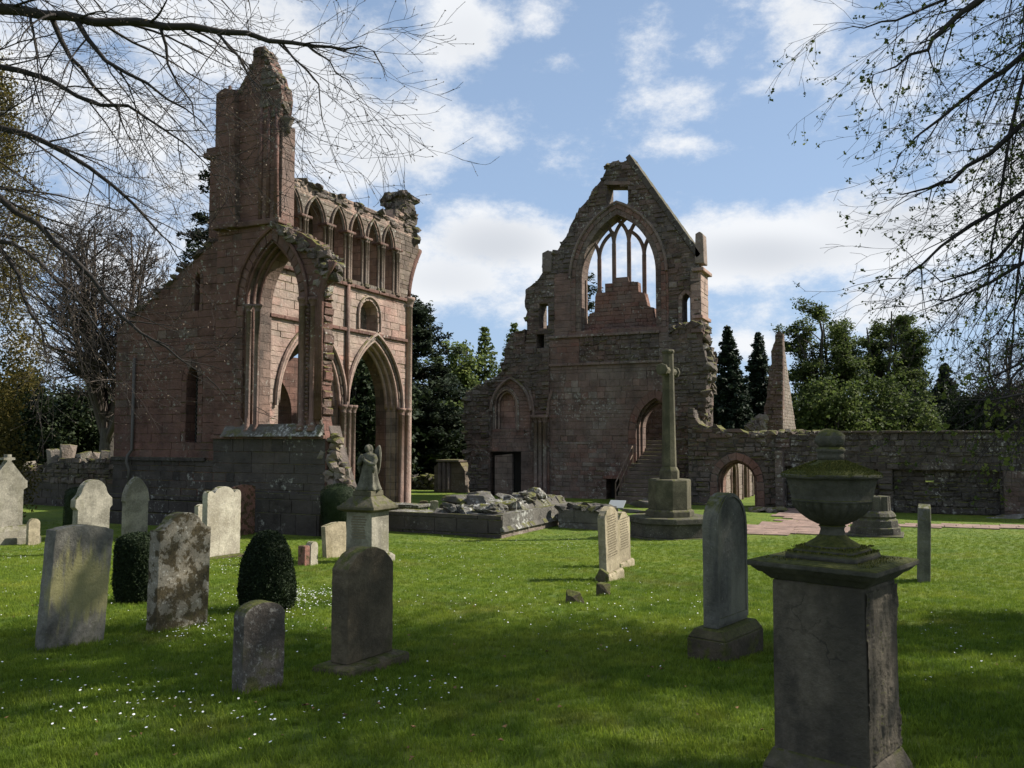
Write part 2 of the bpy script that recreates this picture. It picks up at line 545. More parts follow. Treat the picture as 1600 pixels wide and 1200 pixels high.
m = NT('lawn')
p = m.coord()
c = m.ramp(m.noise(p, .35, 6, .6), [(.28, (.076, .120, .014)), (.5, (.124, .176, .022)), (.75, (.176, .212, .034))])
md = m.noise(p, 1.7, 5, .62, None, (5, 1, 4))
c = m.mix(1.0, c, m.ramp(md, [(.30, (.62, .74, .80)), (.48, (.98, 1.0, .95)), (.62, (1.08, 1.02, .95)), (.75, (1.38, 1.18, 1.25))]), 'MULTIPLY')
dry = m.step(m.noise(p, .9, 5, .6, None, (3, 9, 1)), .54, .74)
c = m.mix(m.math('MULTIPLY', dry, .42), c, (.15, .135, .045))
c = m.mix(1.0, c, m.ramp(m.noise(p, 30, 5, .7), [(.3, (.55, .58, .5)), (.6, (1.05, 1.05, 1.0)), (.8, (1.35, 1.32, 1.2))]), 'MULTIPLY')
m.color(c)
m.bump(m.math('ADD', m.noise(p, 55, 5, .75), m.math('MULTIPLY', m.noise(p, 7, 4, .6), 1.5)), .9, .04)
m = NT('grass_blade')
p = m.coord()
oi = m.n('ShaderNodeObjectInfo').outputs['Random']
c = m.ramp(m.noise(p, .35, 6, .6), [(.28, (.082, .132, .014)), (.5, (.134, .196, .023)), (.75, (.190, .236, .036))])
md = m.noise(p, 1.7, 5, .62, None, (5, 1, 4))
c = m.mix(1.0, c, m.ramp(md, [(.30, (.62, .74, .80)), (.48, (.98, 1.0, .95)), (.62, (1.08, 1.02, .95)), (.75, (1.38, 1.18, 1.25))]), 'MULTIPLY')
dry = m.step(m.noise(p, .9, 5, .6, None, (3, 9, 1)), .54, .74)
c = m.mix(m.math('MULTIPLY', dry, .42), c, (.17, .15, .05))
c = m.mix(1.0, c, m.ramp(oi, [(0, (.65, .70, .6)), (.8, (1.1, 1.1, 1.0)), (1, (1.45, 1.35, 1.2))]), 'MULTIPLY')
c = m.mix(1.0, c, m.ramp(m.island(), [(0, (.7, .75, .7)), (1, (1.25, 1.2, 1.15))]), 'MULTIPLY')
m.color(c)
tr = m.n('ShaderNodeBsdfTranslucent'); m.l(c, tr.inputs[0])
mx = m.n('ShaderNodeMixShader'); mx.inputs[0].default_value = .4
m.l(m.b.outputs[0], mx.inputs[1]); m.l(tr.outputs[0], mx.inputs[2]); m.l(mx.outputs[0], m.out.inputs[0])

# ------------------------------------------------------------------ mesh helpers
ROOT = {}            # object -> world location of its top-level thing (parts are built in place)


def tag(o, label=None, cat=None, group=None, kind=None):
    if label: o['label'] = label
    if cat: o['category'] = cat
    if group: o['group'] = group
    if kind: o['kind'] = kind
    return o


def thing(name, loc, label, cat, group=None, rz=0.0):
    o = bpy.data.objects.new(name, None)
    o.empty_display_size = .2
    COL.objects.link(o)
    o.location = loc
    o.rotation_euler = (0, 0, rz)
    ROOT[o] = Vector(loc)
    return tag(o, label, cat, group)


def link_mesh(name, me, mat, parent, local=False):
    o = bpy.data.objects.new(name, me)
    if mat:
        me.materials.append(MATS[mat])
    COL.objects.link(o)
    if parent is not None:
        o.parent = parent
        ROOT[o] = ROOT.get(parent, Vector((0, 0, 0)))
    return o


CORES = {'window_wall', 'window_order', 'arch_order', 'door_order', 'arcade_wall', 'arcade_backing', 'outer_wall', 'gable_wall', 'pinnacle', 'stair_turret', 'aisle_wall', 'return_wall',
         'wall_stub', 'aisle_bay_wall', 'blind_back', 'tomb_panel', 'wall_core', 'wall_face', 'rear_wall', 'blocking_wall', 'cloister_front', 'interior_shade', 'recess_shade', 'side_wall', 'broken_end', 'pier_core', 'window_reveal', 'pilaster', 'wall_end', 'clerestory_passage'}


class MB:
    """collects polygons; build() links them as one mesh object"""
    def __init__(s):
        s.v, s.f = [], []

    def add(s, vs, fs):
        o = len(s.v)
        s.v += [tuple(v) for v in vs]
        s.f += [tuple(i + o for i in f) for f in fs]
        return s

    def hexa(s, p):          # 8 points: bottom 4 (ccw), top 4
        return s.add(p, [(3, 2, 1, 0), (4, 5, 6, 7), (0, 1, 5, 4), (1, 2, 6, 5), (2, 3, 7, 6), (3, 0, 4, 7)])

    def box(s, x0, x1, y0, y1, z0, z1):
        return s.hexa([(x0, y0, z0), (x1, y0, z0), (x1, y1, z0), (x0, y1, z0), (x0, y0, z1), (x1, y0, z1), (x1, y1, z1), (x0, y1, z1)])

    def frustum(s, hx0, hy0, z0, hx1, hy1, z1, cx=0, cy=0):
        return s.hexa([(cx - hx0, cy - hy0, z0), (cx + hx0, cy - hy0, z0), (cx + hx0, cy + hy0, z0), (cx - hx0, cy + hy0, z0),
                       (cx - hx1, cy - hy1, z1), (cx + hx1, cy - hy1, z1), (cx + hx1, cy + hy1, z1), (cx - hx1, cy + hy1, z1)])

    def prism(s, loops, fr, d0, d1):
        """polygon with holes in the wall frame, from depth d0 (front) to d1 (back)"""
        flat = [p for lp in loops for p in lp]
        tris = geometry.tessellate_polygon([[Vector((p[0], p[1], 0)) for p in lp] for lp in loops])
        n = len(flat)
        vs = [fr(p[0], p[1], d0) for p in flat] + [fr(p[0], p[1], d1) for p in flat]
        fs = [tuple(t) for t in tris] + [tuple(i + n for i in reversed(t)) for t in tris]
        k = 0
        for lp in loops:
            m_ = len(lp)
            for i in range(m_):
                a, b = k + i, k + (i + 1) % m_
                fs.append((a, b, b + n, a + n))
            k += m_
        return s.add(vs, fs)

    def tube(s, pts, rad, n=8, cap=True, squash=1.0):
        pts = [Vector(p) for p in pts]
        m_ = len(pts)
        if isinstance(rad, (int, float)):
            rad = [rad] * m_
        t = (pts[1] - pts[0]).normalized()
        a = t.cross(Vector((0, 0, 1)))
        if a.length < .05:
            a = t.cross(Vector((1, 0, 0)))
        a.normalize()
        o = len(s.v)
        for i, p in enumerate(pts):
            t = (pts[min(i + 1, m_ - 1)] - pts[max(i - 1, 0)]).normalized()
            a = (a - t * a.dot(t))
            if a.length < 1e-6:
                a = t.orthogonal()
            a.normalize()
            b = t.cross(a)
            for j in range(n):
                q = 2 * math.pi * j / n
                s.v.append(tuple(p + (a * math.cos(q) + b * math.sin(q) * squash) * rad[i]))
        for i in range(m_ - 1):
            for j in range(n):
                k = (j + 1) % n
                s.f.append((o + i * n + j, o + i * n + k, o + (i + 1) * n + k, o + (i + 1) * n + j))
        if cap:
            s.f.append(tuple(o + j for j in reversed(range(n))))
            s.f.append(tuple(o + (m_ - 1) * n + j for j in range(n)))
        return s

    def lathe(s, prof, n=32, c=(0, 0, 0), mod=None, phase=0.0):
        o = len(s.v)
        m_ = len(prof)
        for i, (r, z) in enumerate(prof):
            for j in range(n):
                q = 2 * math.pi * j / n + phase
                rr = r * (mod(i, q, z) if mod else 1)
                s.v.append((c[0] + rr * math.cos(q), c[1] + rr * math.sin(q), c[2] + z))
        for i in range(m_ - 1):
            for j in range(n):
                k = (j + 1) % n
                s.f.append((o + i * n + j, o + i * n + k, o + (i + 1) * n + k, o + (i + 1) * n + j))
        s.f.append(tuple(o + j for j in reversed(range(n))))
        s.f.append(tuple(o + (m_ - 1) * n + j for j in range(n)))
        return s

    def build(s, name, mat, parent=None, smooth=False, local=False, recalc=True, bevel=0, seg=2):
        if name in CORES and mat + '_core' in MATS:
            mat = mat + '_core'
        me = bpy.data.meshes.new(name)
        off = Vector((0, 0, 0)) if (local or parent is None) else ROOT.get(parent, Vector((0, 0, 0)))
        vs = s.v if off.length == 0 else [(v[0] - off.x, v[1] - off.y, v[2] - off.z) for v in s.v]
        me.from_pydata(vs, [], s.f)
        if recalc:
            bm = bmesh.new()
            bm.from_mesh(me)
            bmesh.ops.recalc_face_normals(bm, faces=bm.faces)
            bm.to_mesh(me)
            bm.free()
        if smooth:
            me.shade_smooth()
        o = link_mesh(name, me, mat, parent)
        if bevel:
            b = o.modifiers.new('bevel', 'BEVEL')
            b.width = bevel
            b.segments = seg
            b.limit_method = 'ANGLE'
            b.angle_limit = R(35)
        return o


def mesh_np(name, V, Fq, mat, parent=None, smooth=False, tri=False):
    """fast mesh from numpy arrays of points and equal-sized faces"""
    V = np.asarray(V, np.float32)
    off = ROOT.get(parent) if parent is not None else None
    if off is not None:
        V = V - np.array(off, np.float32)
    Fq = np.asarray(Fq, np.int32)
    me = bpy.data.meshes.new(name)
    nf, k = Fq.shape
    me.vertices.add(len(V))
    me.vertices.foreach_set('co', V.ravel())
    me.loops.add(nf * k)
    me.loops.foreach_set('vertex_index', Fq.ravel())
    me.polygons.add(nf)
    me.polygons.foreach_set('loop_start', np.arange(0, nf * k, k, dtype=np.int32))
    me.polygons.foreach_set('loop_total', np.full(nf, k, np.int32))
    if smooth:
        me.polygons.foreach_set('use_smooth', np.ones(nf, bool))
    me.update(calc_edges=True)
    return link_mesh(name, me, mat, parent)


# frames of walls: (along the wall, up, depth outwards) -> world
def face_north(Y):
    return lambda x, z, d: (x, Y - d, z)


def face_west(X):
    return lambda x, z, d: (X + d, x, z)


def face_any(O, ang):
    c, s_ = math.cos(ang), math.sin(ang)
    return lambda x, z, d: (O[0] + x * c + d * s_, O[1] + x * s_ - d * c, O[2] + z)


def polyY(Y, pts):
    return [onY(px, py, Y) for px, py in pts]


def polyX(X, pts):
    return [onX(px, py, X) for px, py in pts]


def jag(pts, rng, amp=.08, step=.3, keep=()):
    """break the edges of an outline into a ragged line"""
    out = []
    n = len(pts)
    for i in range(n):
        a, b = pts[i], pts[(i + 1) % n]
        out.append(a)
        if i in keep:
            continue
        L = math.hypot(b[0] - a[0], b[1] - a[1])
        k = int(L / step)
        for j in range(1, k):
            t = j / k
            out.append((a[0] + (b[0] - a[0]) * t + rng.uniform(-amp, amp), a[1] + (b[1] - a[1]) * t + rng.uniform(-amp, amp)))
    return out


class Arch:
    """pointed (or round) arch opening in wall coordinates"""
    def __init__(s, cx, a, bottom, spring, apex):
        s.cx, s.a, s.bottom, s.spring, s.apex = cx, a, bottom, spring, apex
        h = max(apex - spring, a * .999)
        s.R = (a * a + h * h) / (2 * a)

    def path(s, off=0.0, n=10, bottom=None):
        Rr = s.R + off
        c = s.R - s.a
        b = s.bottom if bottom is None else bottom
        top = math.sqrt(max(Rr * Rr - c * c, 1e-6))
        th = math.atan2(top, -c if c > 0 else 0)        # angle at apex measured at the centre right of middle
        pts = [(s.cx - s.a - off, b)]
        for i in range(n + 1):
            q = math.pi - (math.pi - th) * i / n
            pts.append((s.cx + c + Rr * math.cos(q), s.spring + Rr * math.sin(q)))
        for i in range(n - 1, -1, -1):
            q = math.pi - (math.pi - th) * i / n
            pts.append((s.cx - c - Rr * math.cos(q), s.spring + Rr * math.sin(q)))
        pts.append((s.cx + s.a + off, b))
        return pts

    def horseshoe(s, o_out, o_in, n=10, bottom=None):
        return s.path(o_out, n, bottom) + s.path(o_in, n, bottom)[::-1]


# ------------------------------------------------------------------ masonry laid stone by stone
def crossings(polys, z):
    xs = []
    for lp in polys:
        n = len(lp)
        for i in range(n):
            (x0, z0), (x1, z1) = lp[i], lp[(i + 1) % n]
            if (z0 <= z) != (z1 <= z):
                xs.append(x0 + (x1 - x0) * (z - z0) / (z1 - z0))
    xs.sort()
    return xs


def near(xs, x, lim):
    best = min(xs, key=lambda q: abs(q - x), default=x)
    return best if abs(best - x) < lim else x


def course_quads(polys, z0, z1, lmin, lmax, rng, xr=None):
    out = []
    h = z1 - z0
    xs = crossings(polys, (z0 + z1) / 2)
    xl, xh = crossings(polys, z0 + .02), crossings(polys, z1 - .02)
    for a, b in zip(xs[0::2], xs[1::2]):
        al, ah, bl, bh = near(xl, a, h), near(xh, a, h), near(xl, b, h), near(xh, b, h)
        if xr:
            if b <= xr[0] or a >= xr[1]:
                continue
            if a < xr[0]: a = al = ah = xr[0]
            if b > xr[1]: b = bl = bh = xr[1]
        if b - a < .06:
            continue
        cuts = [a]
        while b - cuts[-1] > lmax * 1.25:
            cuts.append(cuts[-1] + rng.uniform(lmin, lmax))
        if b - cuts[-1] < lmin * .6 and len(cuts) > 1:
            cuts.pop()
        cuts.append(b)
        for i in range(len(cuts) - 1):
            l0, l1 = (al, ah) if i == 0 else (cuts[i], cuts[i])
            r0, r1 = (bl, bh) if i == len(cuts) - 2 else (cuts[i + 1], cuts[i + 1])
            if r0 - l0 < .02 or r1 - l1 < .02:
                if r0 - l0 < 0: l0 = r0 = (l0 + r0) / 2
                if r1 - l1 < 0: l1 = r1 = (l1 + r1) / 2
            out.append([(l0, z0), (r0, z0), (r1, z1), (l1, z1)])
    return out


def stone(q, fr, d, g, c, back, rng=None, jit=0.0, dome=0.0):
    """one facing stone over the quad q: back edge, arris and face"""
    cx = sum(p[0] for p in q) / 4
    cz = sum(p[1] for p in q) / 4
    w = max(abs(q[1][0] - q[0][0]), abs(q[2][0] - q[3][0]), .05)
    h = max(abs(q[3][1] - q[0][1]), abs(q[2][1] - q[1][1]), .05)

    def ins(p, k):
        return (cx + (p[0] - cx) * max(.1, 1 - 2 * k / w), cz + (p[1] - cz) * max(.1, 1 - 2 * k / h))
    A = [ins(p, g) for p in q]
    if jit:
        A = [(p[0] + rng.uniform(-jit, jit), p[1] + rng.uniform(-jit, jit)) for p in A]
    B = [(cx + (p[0] - cx) * max(.2, 1 - 2 * c / w), cz + (p[1] - cz) * max(.2, 1 - 2 * c / h)) for p in A]
    vs = [fr(p[0], p[1], back) for p in A] + [fr(p[0], p[1], d - c) for p in A]
    if jit:
        vs += [fr(p[0], p[1], d + rng.uniform(-dome, dome * .4)) for p in B]
    else:
        vs += [fr(p[0], p[1], d) for p in B]
    fs = []
    for i in range(4):
        j = (i + 1) % 4
        fs.append((i, j, 4 + j, 4 + i))
        fs.append((4 + i, 4 + j, 8 + j, 8 + i))
    fs.append((8, 9, 10, 11))
    return vs, fs


class Stones:
    """the facing stones of one thing: the largest become parts, the rest one joined part"""
    def __init__(s):
        s.L = []

    def put(s, vs, fs, mat, parent):
        c = Vector((0, 0, 0))
        for v in vs: c += Vector(v)
        c /= len(vs)
        e = max((Vector(vs[i]) - Vector(vs[j])).length for i in (4, 5) for j in (6, 7)) if len(vs) >= 8 else .3
        s.L.append((e / max(4, depth(c)), vs, fs, mat, parent))

    def lay(s, polys, fr, mat, parent, rng, z0, z1, xr=None, style='ashlar', skip=None):
        z = z0
        while z < z1 - .05:
            if style == 'ashlar':
                h = rng.choice((.2, .26, .3, .34, .38)) * rng.uniform(.92, 1.08); lm, lM = .34, 1.0
            elif style == 'big':
                h = rng.uniform(.34, .46); lm, lM = .6, 1.2
            elif style == 'small':
                h = rng.uniform(.17, .26); lm, lM = .25, .6
            else:
                h = rng.uniform(.15, .30); lm, lM = .18, .55
            if z + h > z1 - .1: h = z1 - z
            for q in course_quads(polys, z, z + h, lm, lM, rng, xr):
                if skip and skip(sum(p[0] for p in q) / 4, z + h / 2):
                    continue
                s.one(q, fr, mat, parent, rng, style)
            z += h

    def one(s, q, fr, mat, parent, rng, style='ashlar', d=None):
        if style in ('ashlar', 'big', 'small'):
            worn = rng.random() < .07
            dd = rng.uniform(-.006, .014) - (.008 if worn else 0)
            vs, fs = stone(q, fr, dd if d is None else d, rng.uniform(.004, .008), rng.uniform(.005, .012) + (.02 if worn else 0), -.09, rng, .006, .006)
        else:
            vs, fs = stone(q, fr, rng.uniform(-.02, .08) if d is None else d, rng.uniform(.004, .018), rng.uniform(.025, .055), -.12, rng, .032, .045)
        s.put(vs, fs, mat, parent)

    def ring(s, arch, o_out, o_in, fr, d, mat, parent, rng, L=.42, n=18, bottom=None, back=-.15, jamb=True):
        """voussoirs round an arch and quoins down its jambs"""
        po, pi_ = arch.path(o_out, n, bottom), arch.path(o_in, n, bottom)
        segs = []
        arc = list(range(1, len(po) - 1))
        tot = sum(math.dist(po[i], po[i + 1]) for i in arc[:-1])
        k = max(1, round(len(arc) / max(4, tot / L)))
        i = arc[0]
        while i < arc[-1]:
            j = min(i + k, arc[-1])
            segs.append([po[i], po[j], pi_[j], pi_[i]])
            i = j
        if jamb:
            for a, b in ((0, 1), (-1, -2)):
                z = po[a][1]
                while z < po[b][1] - .05:
                    h = rng.uniform(.28, .42)
                    h = min(h, po[b][1] - z) if z + h < po[b][1] - .12 else po[b][1] - z
                    segs.append([(po[a][0], z), (pi_[a][0], z), (pi_[a][0], z + h), (po[a][0], z + h)])
                    z += h
        for q in segs:
            vs, fs = stone(q, fr, d + rng.uniform(-.012, .012), .006, .015, back, rng, .003, .004)
            s.put(vs, fs, mat, parent)

    def rock(s, c, size, rng, mat, parent, rz=None):
        vs, fs = rock_mesh(c, size, rng, rz)
        s.L.append((max(size) * .8 / max(4, depth(c)), vs, fs, mat, parent))

    def flush(s, root, limit=290, name='stone_block'):
        s.L.sort(key=lambda t: -t[0])
        for (_, vs, fs, mat, parent) in s.L[:limit]:
            b = MB(); b.v, b.f = list(vs), list(fs)
            b.build(name, mat, parent, recalc=False)
        rest = {}
        for (_, vs, fs, mat, parent) in s.L[limit:]:
            rest.setdefault(mat, MB()).add(vs, fs)
        for mat, b in rest.items():
            tag(b.build('small_stonework', mat, root, recalc=False), kind='stuff')
        s.L = []


ROCKS = []


def rock_mesh(c, size, rng, rz=None):
    if not ROCKS:
        r0 = random.Random(5)
        for k in range(14):
            bm = bmesh.new()
            for i in range(15):
                v = Vector((r0.uniform(-1, 1), r0.uniform(-1, 1), r0.uniform(-1, 1)))
                mx = max(abs(v.x), abs(v.y), abs(v.z))
                v = v / mx * .5 if r0.random() < .7 else v.normalized() * .58
                bm.verts.new(v)
            r_ = bmesh.ops.convex_hull(bm, input=bm.verts)
            bmesh.ops.delete(bm, geom=[g for g in r_['geom_interior'] if isinstance(g, bmesh.types.BMVert)], context='VERTS')
            bm.verts.index_update()
            ROCKS.append(([v.co.copy() for v in bm.verts], [tuple(v.index for v in f.verts) for f in bm.faces]))
            bm.free()
    vs, fs = rng.choice(ROCKS)
    a = rng.uniform(0, 6.28) if rz is None else rz
    ca, sa = math.cos(a), math.sin(a)
    out = []
    tx, ty = rng.uniform(-.2, .2), rng.uniform(-.2, .2)
    for v in vs:
        x, y, z = v.x * size[0], v.y * size[1], v.z * size[2]
        z += x * tx + y * ty
        out.append((c[0] + x * ca - y * sa, c[1] + x * sa + y * ca, c[2] + z))
    return out, fs


def sweep(mb, path, fr, d, r, n=8):
    mb.tube([fr(p[0], p[1], d) for p in path], r, n)


def shaft(mb, x, y, z0, z1, r, n=12, cap=True, base=True):
    """engaged column with moulded base and capital"""
    prof = []
    if base:
        prof += [(r * 1.7, z0), (r * 1.7, z0 + r * .8), (r * 1.25, z0 + r * 1.2), (r * 1.5, z0 + r * 1.6), (r * 1.45, z0 + r * 2), (r, z0 + r * 2.4)]
    else:
        prof += [(r, z0)]
    if cap:
        prof += [(r, z1 - r * 3), (r * 1.2, z1 - r * 2.9), (r * 1.05, z1 - r * 2.6), (r * 1.55, z1 - r * 1.1), (r * 1.8, z1 - r * .9), (r * 1.8, z1)]
    else:
        prof += [(r, z1)]
    mb.lathe(prof, n, (x, y, 0))


def proj(p):
    d = Vector(p) - EYE
    w = d.dot(FW)
    return (800 + F_PX * d.dot(RT) / w, 600 - F_PX * d.dot(UP) / w)


def inside(poly, x, y):
    c = False
    n = len(poly)
    for i in range(n):
        (x0, y0), (x1, y1) = poly[i], poly[(i + 1) % n]
        if (y0 > y) != (y1 > y) and x < (x1 - x0) * (y - y0) / (y1 - y0) + x0:
            c = not c
    return c


# ================================================================== ground
def make_ground():
    def lines(lo, hi, fine, lim):
        a = list(np.arange(lo, hi + .01, fine))
        s_, x = fine, hi
        while x < lim:
            s_ *= 1.35
            x += s_
            a.append(x)
        s_, x = fine, lo
        while x > -lim:
            s_ *= 1.35
            x -= s_
            a.insert(0, x)
        return np.array(a)
    xs, ys = lines(-34, 22, .5, 1800), lines(-6, 52, .5, 1800)
    V = []
    for y in ys:
        for x in xs:
            z = ground_z(x, y)
            if math.hypot(x, y) < 60:
                z += .018 * mnoise.noise((x * .9, y * .9, 0)) + .03 * mnoise.noise((x * .25, y * .25, 3))
            V.append((x, y, z))
    nx, ny = len(xs), len(ys)
    i = np.arange(nx * ny).reshape(ny, nx)
    Fq = np.stack([i[:-1, :-1], i[:-1, 1:], i[1:, 1:], i[1:, :-1]], -1).reshape(-1, 4)
    tag(mesh_np('lawn_ground', V, Fq, 'lawn', smooth=True), kind='structure')


make_ground()


# ================================================================== north transept (left ruin)
def north_transept():
    rng = random.Random(11)
    root = thing('transept_ruin', (-21, 26, 0), 'tall red sandstone transept ruin with pinnacle, pointed window and clerestory arches, left of the lawn', 'ruin')
    S = Stones()
    Yf = 22.5
    fr = face_north(Yf)
    P = lambda px, py: onY(px, py, Yf)
    z_of = lambda px, py: P(px, py)[1]
    zt = z_of(400, 350)                       # ledge below the upper stage
    xl, xr = P(335, 600)[0], P(518, 600)[0]
    # --- window wall with its broken western edge
    win = Arch((P(380, 500)[0] + P(468, 500)[0]) / 2, (P(468, 500)[0] - P(380, 500)[0]) / 2, z_of(420, 668), z_of(420, 474), z_of(437, 372))
    edge = jag([P(440, 351), P(470, 364), P(497, 383), P(512, 400), P(514, 430), P(503, 462), P(503, 560), P(502, 650), P(509, 690), P(510, 760), (P(508, 780)[0], -.4)],
               rng, .07, .3, keep=(10,))
    outer = [(xl, -.4), (xl, zt)] + edge
    core = MB()
    core.prism([outer, win.path(-.02)[::-1]], fr, -.022, -.5)
    nw = core.build('window_wall', 'sandstone_grey', root)
    core = MB()
    xw = P(472, 600)[0]
    core.prism([[(xl, -.38), (xl, zt - .02), (P(430, 352)[0], zt - .02), (xw, z_of(460, 372)), (xw, -.38)], win.path(-.02)[::-1]], fr, -.502, -1.1)
    core.build('wall_end', 'sandstone_grey', nw)
    zs = z_of(420, 683)
    S.lay([outer, win.path(.30)[::-1]], fr, 'sandstone_grey', nw, rng, zs + .1, zt, (xl, P(500, 600)[0]))
    S.lay([outer, win.path(.30)[::-1]], fr, 'rubble_pale', nw, rng, zs + .1, zt, (P(500, 600)[0], 0), 'rubble')
    S.lay([outer], fr, 'plinth_dark', nw, rng, z_of(420, 778), zs - .04, (xl, P(508, 700)[0]))
    S.ring(win, .30, .0, fr, .02, 'sandstone_grey', nw, rng, .4)
    S.lay([[(Yf + .02, zs + .3), (Yf + .5, zs + .3), (Yf + .5, z_of(500, 462)), (Yf + .02, z_of(500, 462))]], face_west(P(503, 560)[0] + .06), 'sandstone_grey', nw, rng, zs + .3, z_of(500, 462), style='rubble')
    # orders of the window, stepping in
    for k in range(3):
        b = MB()
        b.prism([win.horseshoe(-.10 * k + .0, -.10 * (k + 1), bottom=win.bottom)], fr, -.20 * k - .12, -1.08)
        b.build('window_order', 'sandstone_red', nw)
        b = MB()
        sweep(b, win.path(-.10 * k - .05, bottom=win.bottom), fr, -.20 * k - .10, .055)
        b.build('roll_moulding', 'sandstone_grey', nw, smooth=True)
    b = MB()
    sweep(b, win.path(.33, 14, win.spring - .2), fr, .06, .065, 6)
    b.build('hood_mould', 'sandstone_grey', nw)
    # jamb shafts
    for px, r_, bot in ((473, .105, 662), (490, .105, 662), (389, .085, 668), (402, .085, 668)):
        b = MB()
        x = P(px, 560)[0]
        zc = z_of(px, 465 if px > 450 else 476)
        shaft(b, x, Yf - .03, z_of(px, bot) - .25, zc, r_)
        b.build('jamb_shaft', 'sandstone_red', nw, smooth=True)
    b = MB()                                   # dog-tooth between the shafts
    x = P(481.5, 560)[0]
    zc, z = z_of(481, 470), z_of(481, 655)
    while z < zc - .1:
        b.add([(x - .05, Yf - .03, z), (x + .05, Yf - .03, z), (x + .05, Yf - .03, z + .12), (x - .05, Yf - .03, z + .12), (x, Yf - .13, z + .06)],
              [(0, 1, 4), (1, 2, 4), (2, 3, 4), (3, 0, 4)])
        z += .135
    b.build('dogtooth_band', 'sandstone_red', nw)
    for k, px in enumerate((494, 498, 502)):   # springers of the vanished next arch
        b = MB()
        pts = []
        for t in range(7):
            q = t / 6
            pts.append(fr(P(px, 0 + 600)[0] + .55 * q * q, z_of(px, 470) + 1.25 * q, .02 + .02 * k))
        pts.insert(0, fr(P(px, 600)[0], z_of(px, 655), .02 + .02 * k))
        b.tube(pts, .075, 8)
        b.build('broken_springer', 'sandstone_grey', nw, smooth=True)
    # sill slope, strings and plinth courses
    b = MB()
    b.prism([[(0, 0), (.30, 0), (.0, .42)]], lambda a, z, d: (d, Yf + .04 - a, zs + .02 + z), P(352, 683)[0], P(505, 683)[0])
    b.build('sloping_sill', 'low_wall', nw)
    for (z0, z1, pr, mt) in ((zs - .06, zs + .06, .11, 'sandstone_grey'), (z_of(420, 778) - .02, z_of(420, 770), .14, 'plinth_dark'), (-.4, z_of(420, 800), .26, 'plinth_dark'), (z_of(420, 800), z_of(420, 779), .18, 'plinth_dark')):
        x = xl - .02
        while x < P(507, 700)[0]:
            w = min(rng.uniform(.6, 1.1), P(508, 700)[0] - x + .02)
            MB().box(x + .006, x + w - .006, Yf - pr - rng.uniform(0, .02), Yf + .05, z0, z1).build('plinth_stone', mt, nw, bevel=.02)
            x += w
    # broken core tumbling to the west of the wall foot
    for i in range(210):
        t = rng.random()
        top = 668 + 30 * rng.random()
        py = top + (790 - top) * rng.random() ** .8
        px = 508 + rng.random() * (16 + 34 * ((py - 655) / 130) ** 1.4)
        yy = Yf + rng.uniform(.1, 1.0)
        x, z = onY(px, py, yy)
        sc = rng.uniform(.18, .42)
        S.rock((x - .05, yy, z), (sc * 1.3, sc, sc * .7), rng, 'rubble_pale', nw)
    bfill = MB()
    bfill.prism([polyY(Yf + .3, [(500, 665), (514, 665), (522, 700), (532, 735), (545, 775), (548, 800), (500, 800)])], face_north(Yf + .3), 0, -.6)
    bfill.build('rubble_core', 'rubble', nw)
    for i in range(260):                       # mossy broken top over the window
        t = rng.random()
        px = 425 + 92 * t
        py = 352 + 52 * t ** 1.3 + rng.uniform(-3, 30 * t)
        yy = Yf + rng.uniform(-.05, .6)
        x, z = P(px, py)
        sc = rng.uniform(.16, .40)
        S.rock((x, yy, z), (sc * 1.3, sc, sc * .7), rng, 'rubble', nw)
    for i in range(70):
        py = rng.uniform(400, 462)
        px = 498 + 14 * rng.random()
        yy = Yf + rng.uniform(0, .5)
        x, z = onY(px, py, yy)
        sc = rng.uniform(.15, .34)
        S.rock((x, yy, z), (sc * 1.2, sc, sc * .7), rng, 'rubble_pale', nw)
    # --- pinnacle: the upper stage
    up = [P(345, 351), P(344, 240), P(339, 214), P(343, 160), P(347, 146), P(358, 138), P(372, 141), P(379, 127), P(391, 106), P(398, 94), P(395, 87), P(402, 76),
          P(410, 73), P(414, 82), P(420, 93), P(424, 106), P(430, 114), P(433, 127), P(438, 132), P(440, 150), P(438, 168), P(436, 180), P(433, 190), P(433, 351)]
    up2 = jag(up, rng, .035, .3, keep=(0, 1, 22, 23))
    b = MB()
    b.prism([up2], fr, -.022, -.6)
    pin = b.build('pinnacle', 'sandstone_grey', root)
    S.lay([up2], fr, 'sandstone_grey', pin, rng, zt + .05, z_of(400, 74), (-40, P(404, 300)[0]))
    S.lay([up2], fr, 'rubble', pin, rng, z_of(400, 190), z_of(400, 74), (P(404, 300)[0], 0), 'rubble')
    b = MB()
    b.prism([[P(345, 349), P(344, 215), P(345, 150), P(358, 141), P(373, 146), P(374, 215), P(375, 349)]], fr, .22, -.05)
    pil = b.build('pilaster', 'sandstone_grey', pin)
    S.lay([[P(345, 349), P(344, 215), P(345, 150), P(358, 141), P(373, 146), P(374, 215), P(375, 349)]], lambda x, z, d: fr(x, z, d + .235), 'sandstone_grey', pin, rng, zt + .05, z_of(360, 142))
    for k, px in enumerate((407, 413, 419, 425, 431)):
        b = MB()
        x = P(px, 280)[0]
        b.tube([(x, Yf + .02 + .10 * (k % 2), zt + .05), (x, Yf + .02 + .10 * (k % 2), z_of(px, 168))], .075, 8)
        b.build('jamb_roll', 'sandstone_grey', pin, smooth=True)
    xj = P(433, 300)[0]
    b = MB()
    b.box(xj - .03, xj + .05, Yf + .2, Yf + .82, zt, z_of(433, 190))
    b.build('window_reveal', 'sandstone_red', pin)
    S.lay([[(Yf + .14, zt), (Yf + .8, zt), (Yf + .8, z_of(433, 190)), (Yf + .14, z_of(433, 190))]], face_west(xj + .07), 'sandstone_red', pin, rng, zt, z_of(433, 190), style='ashlar')
    b = MB()
    x, z = P(440, 184)
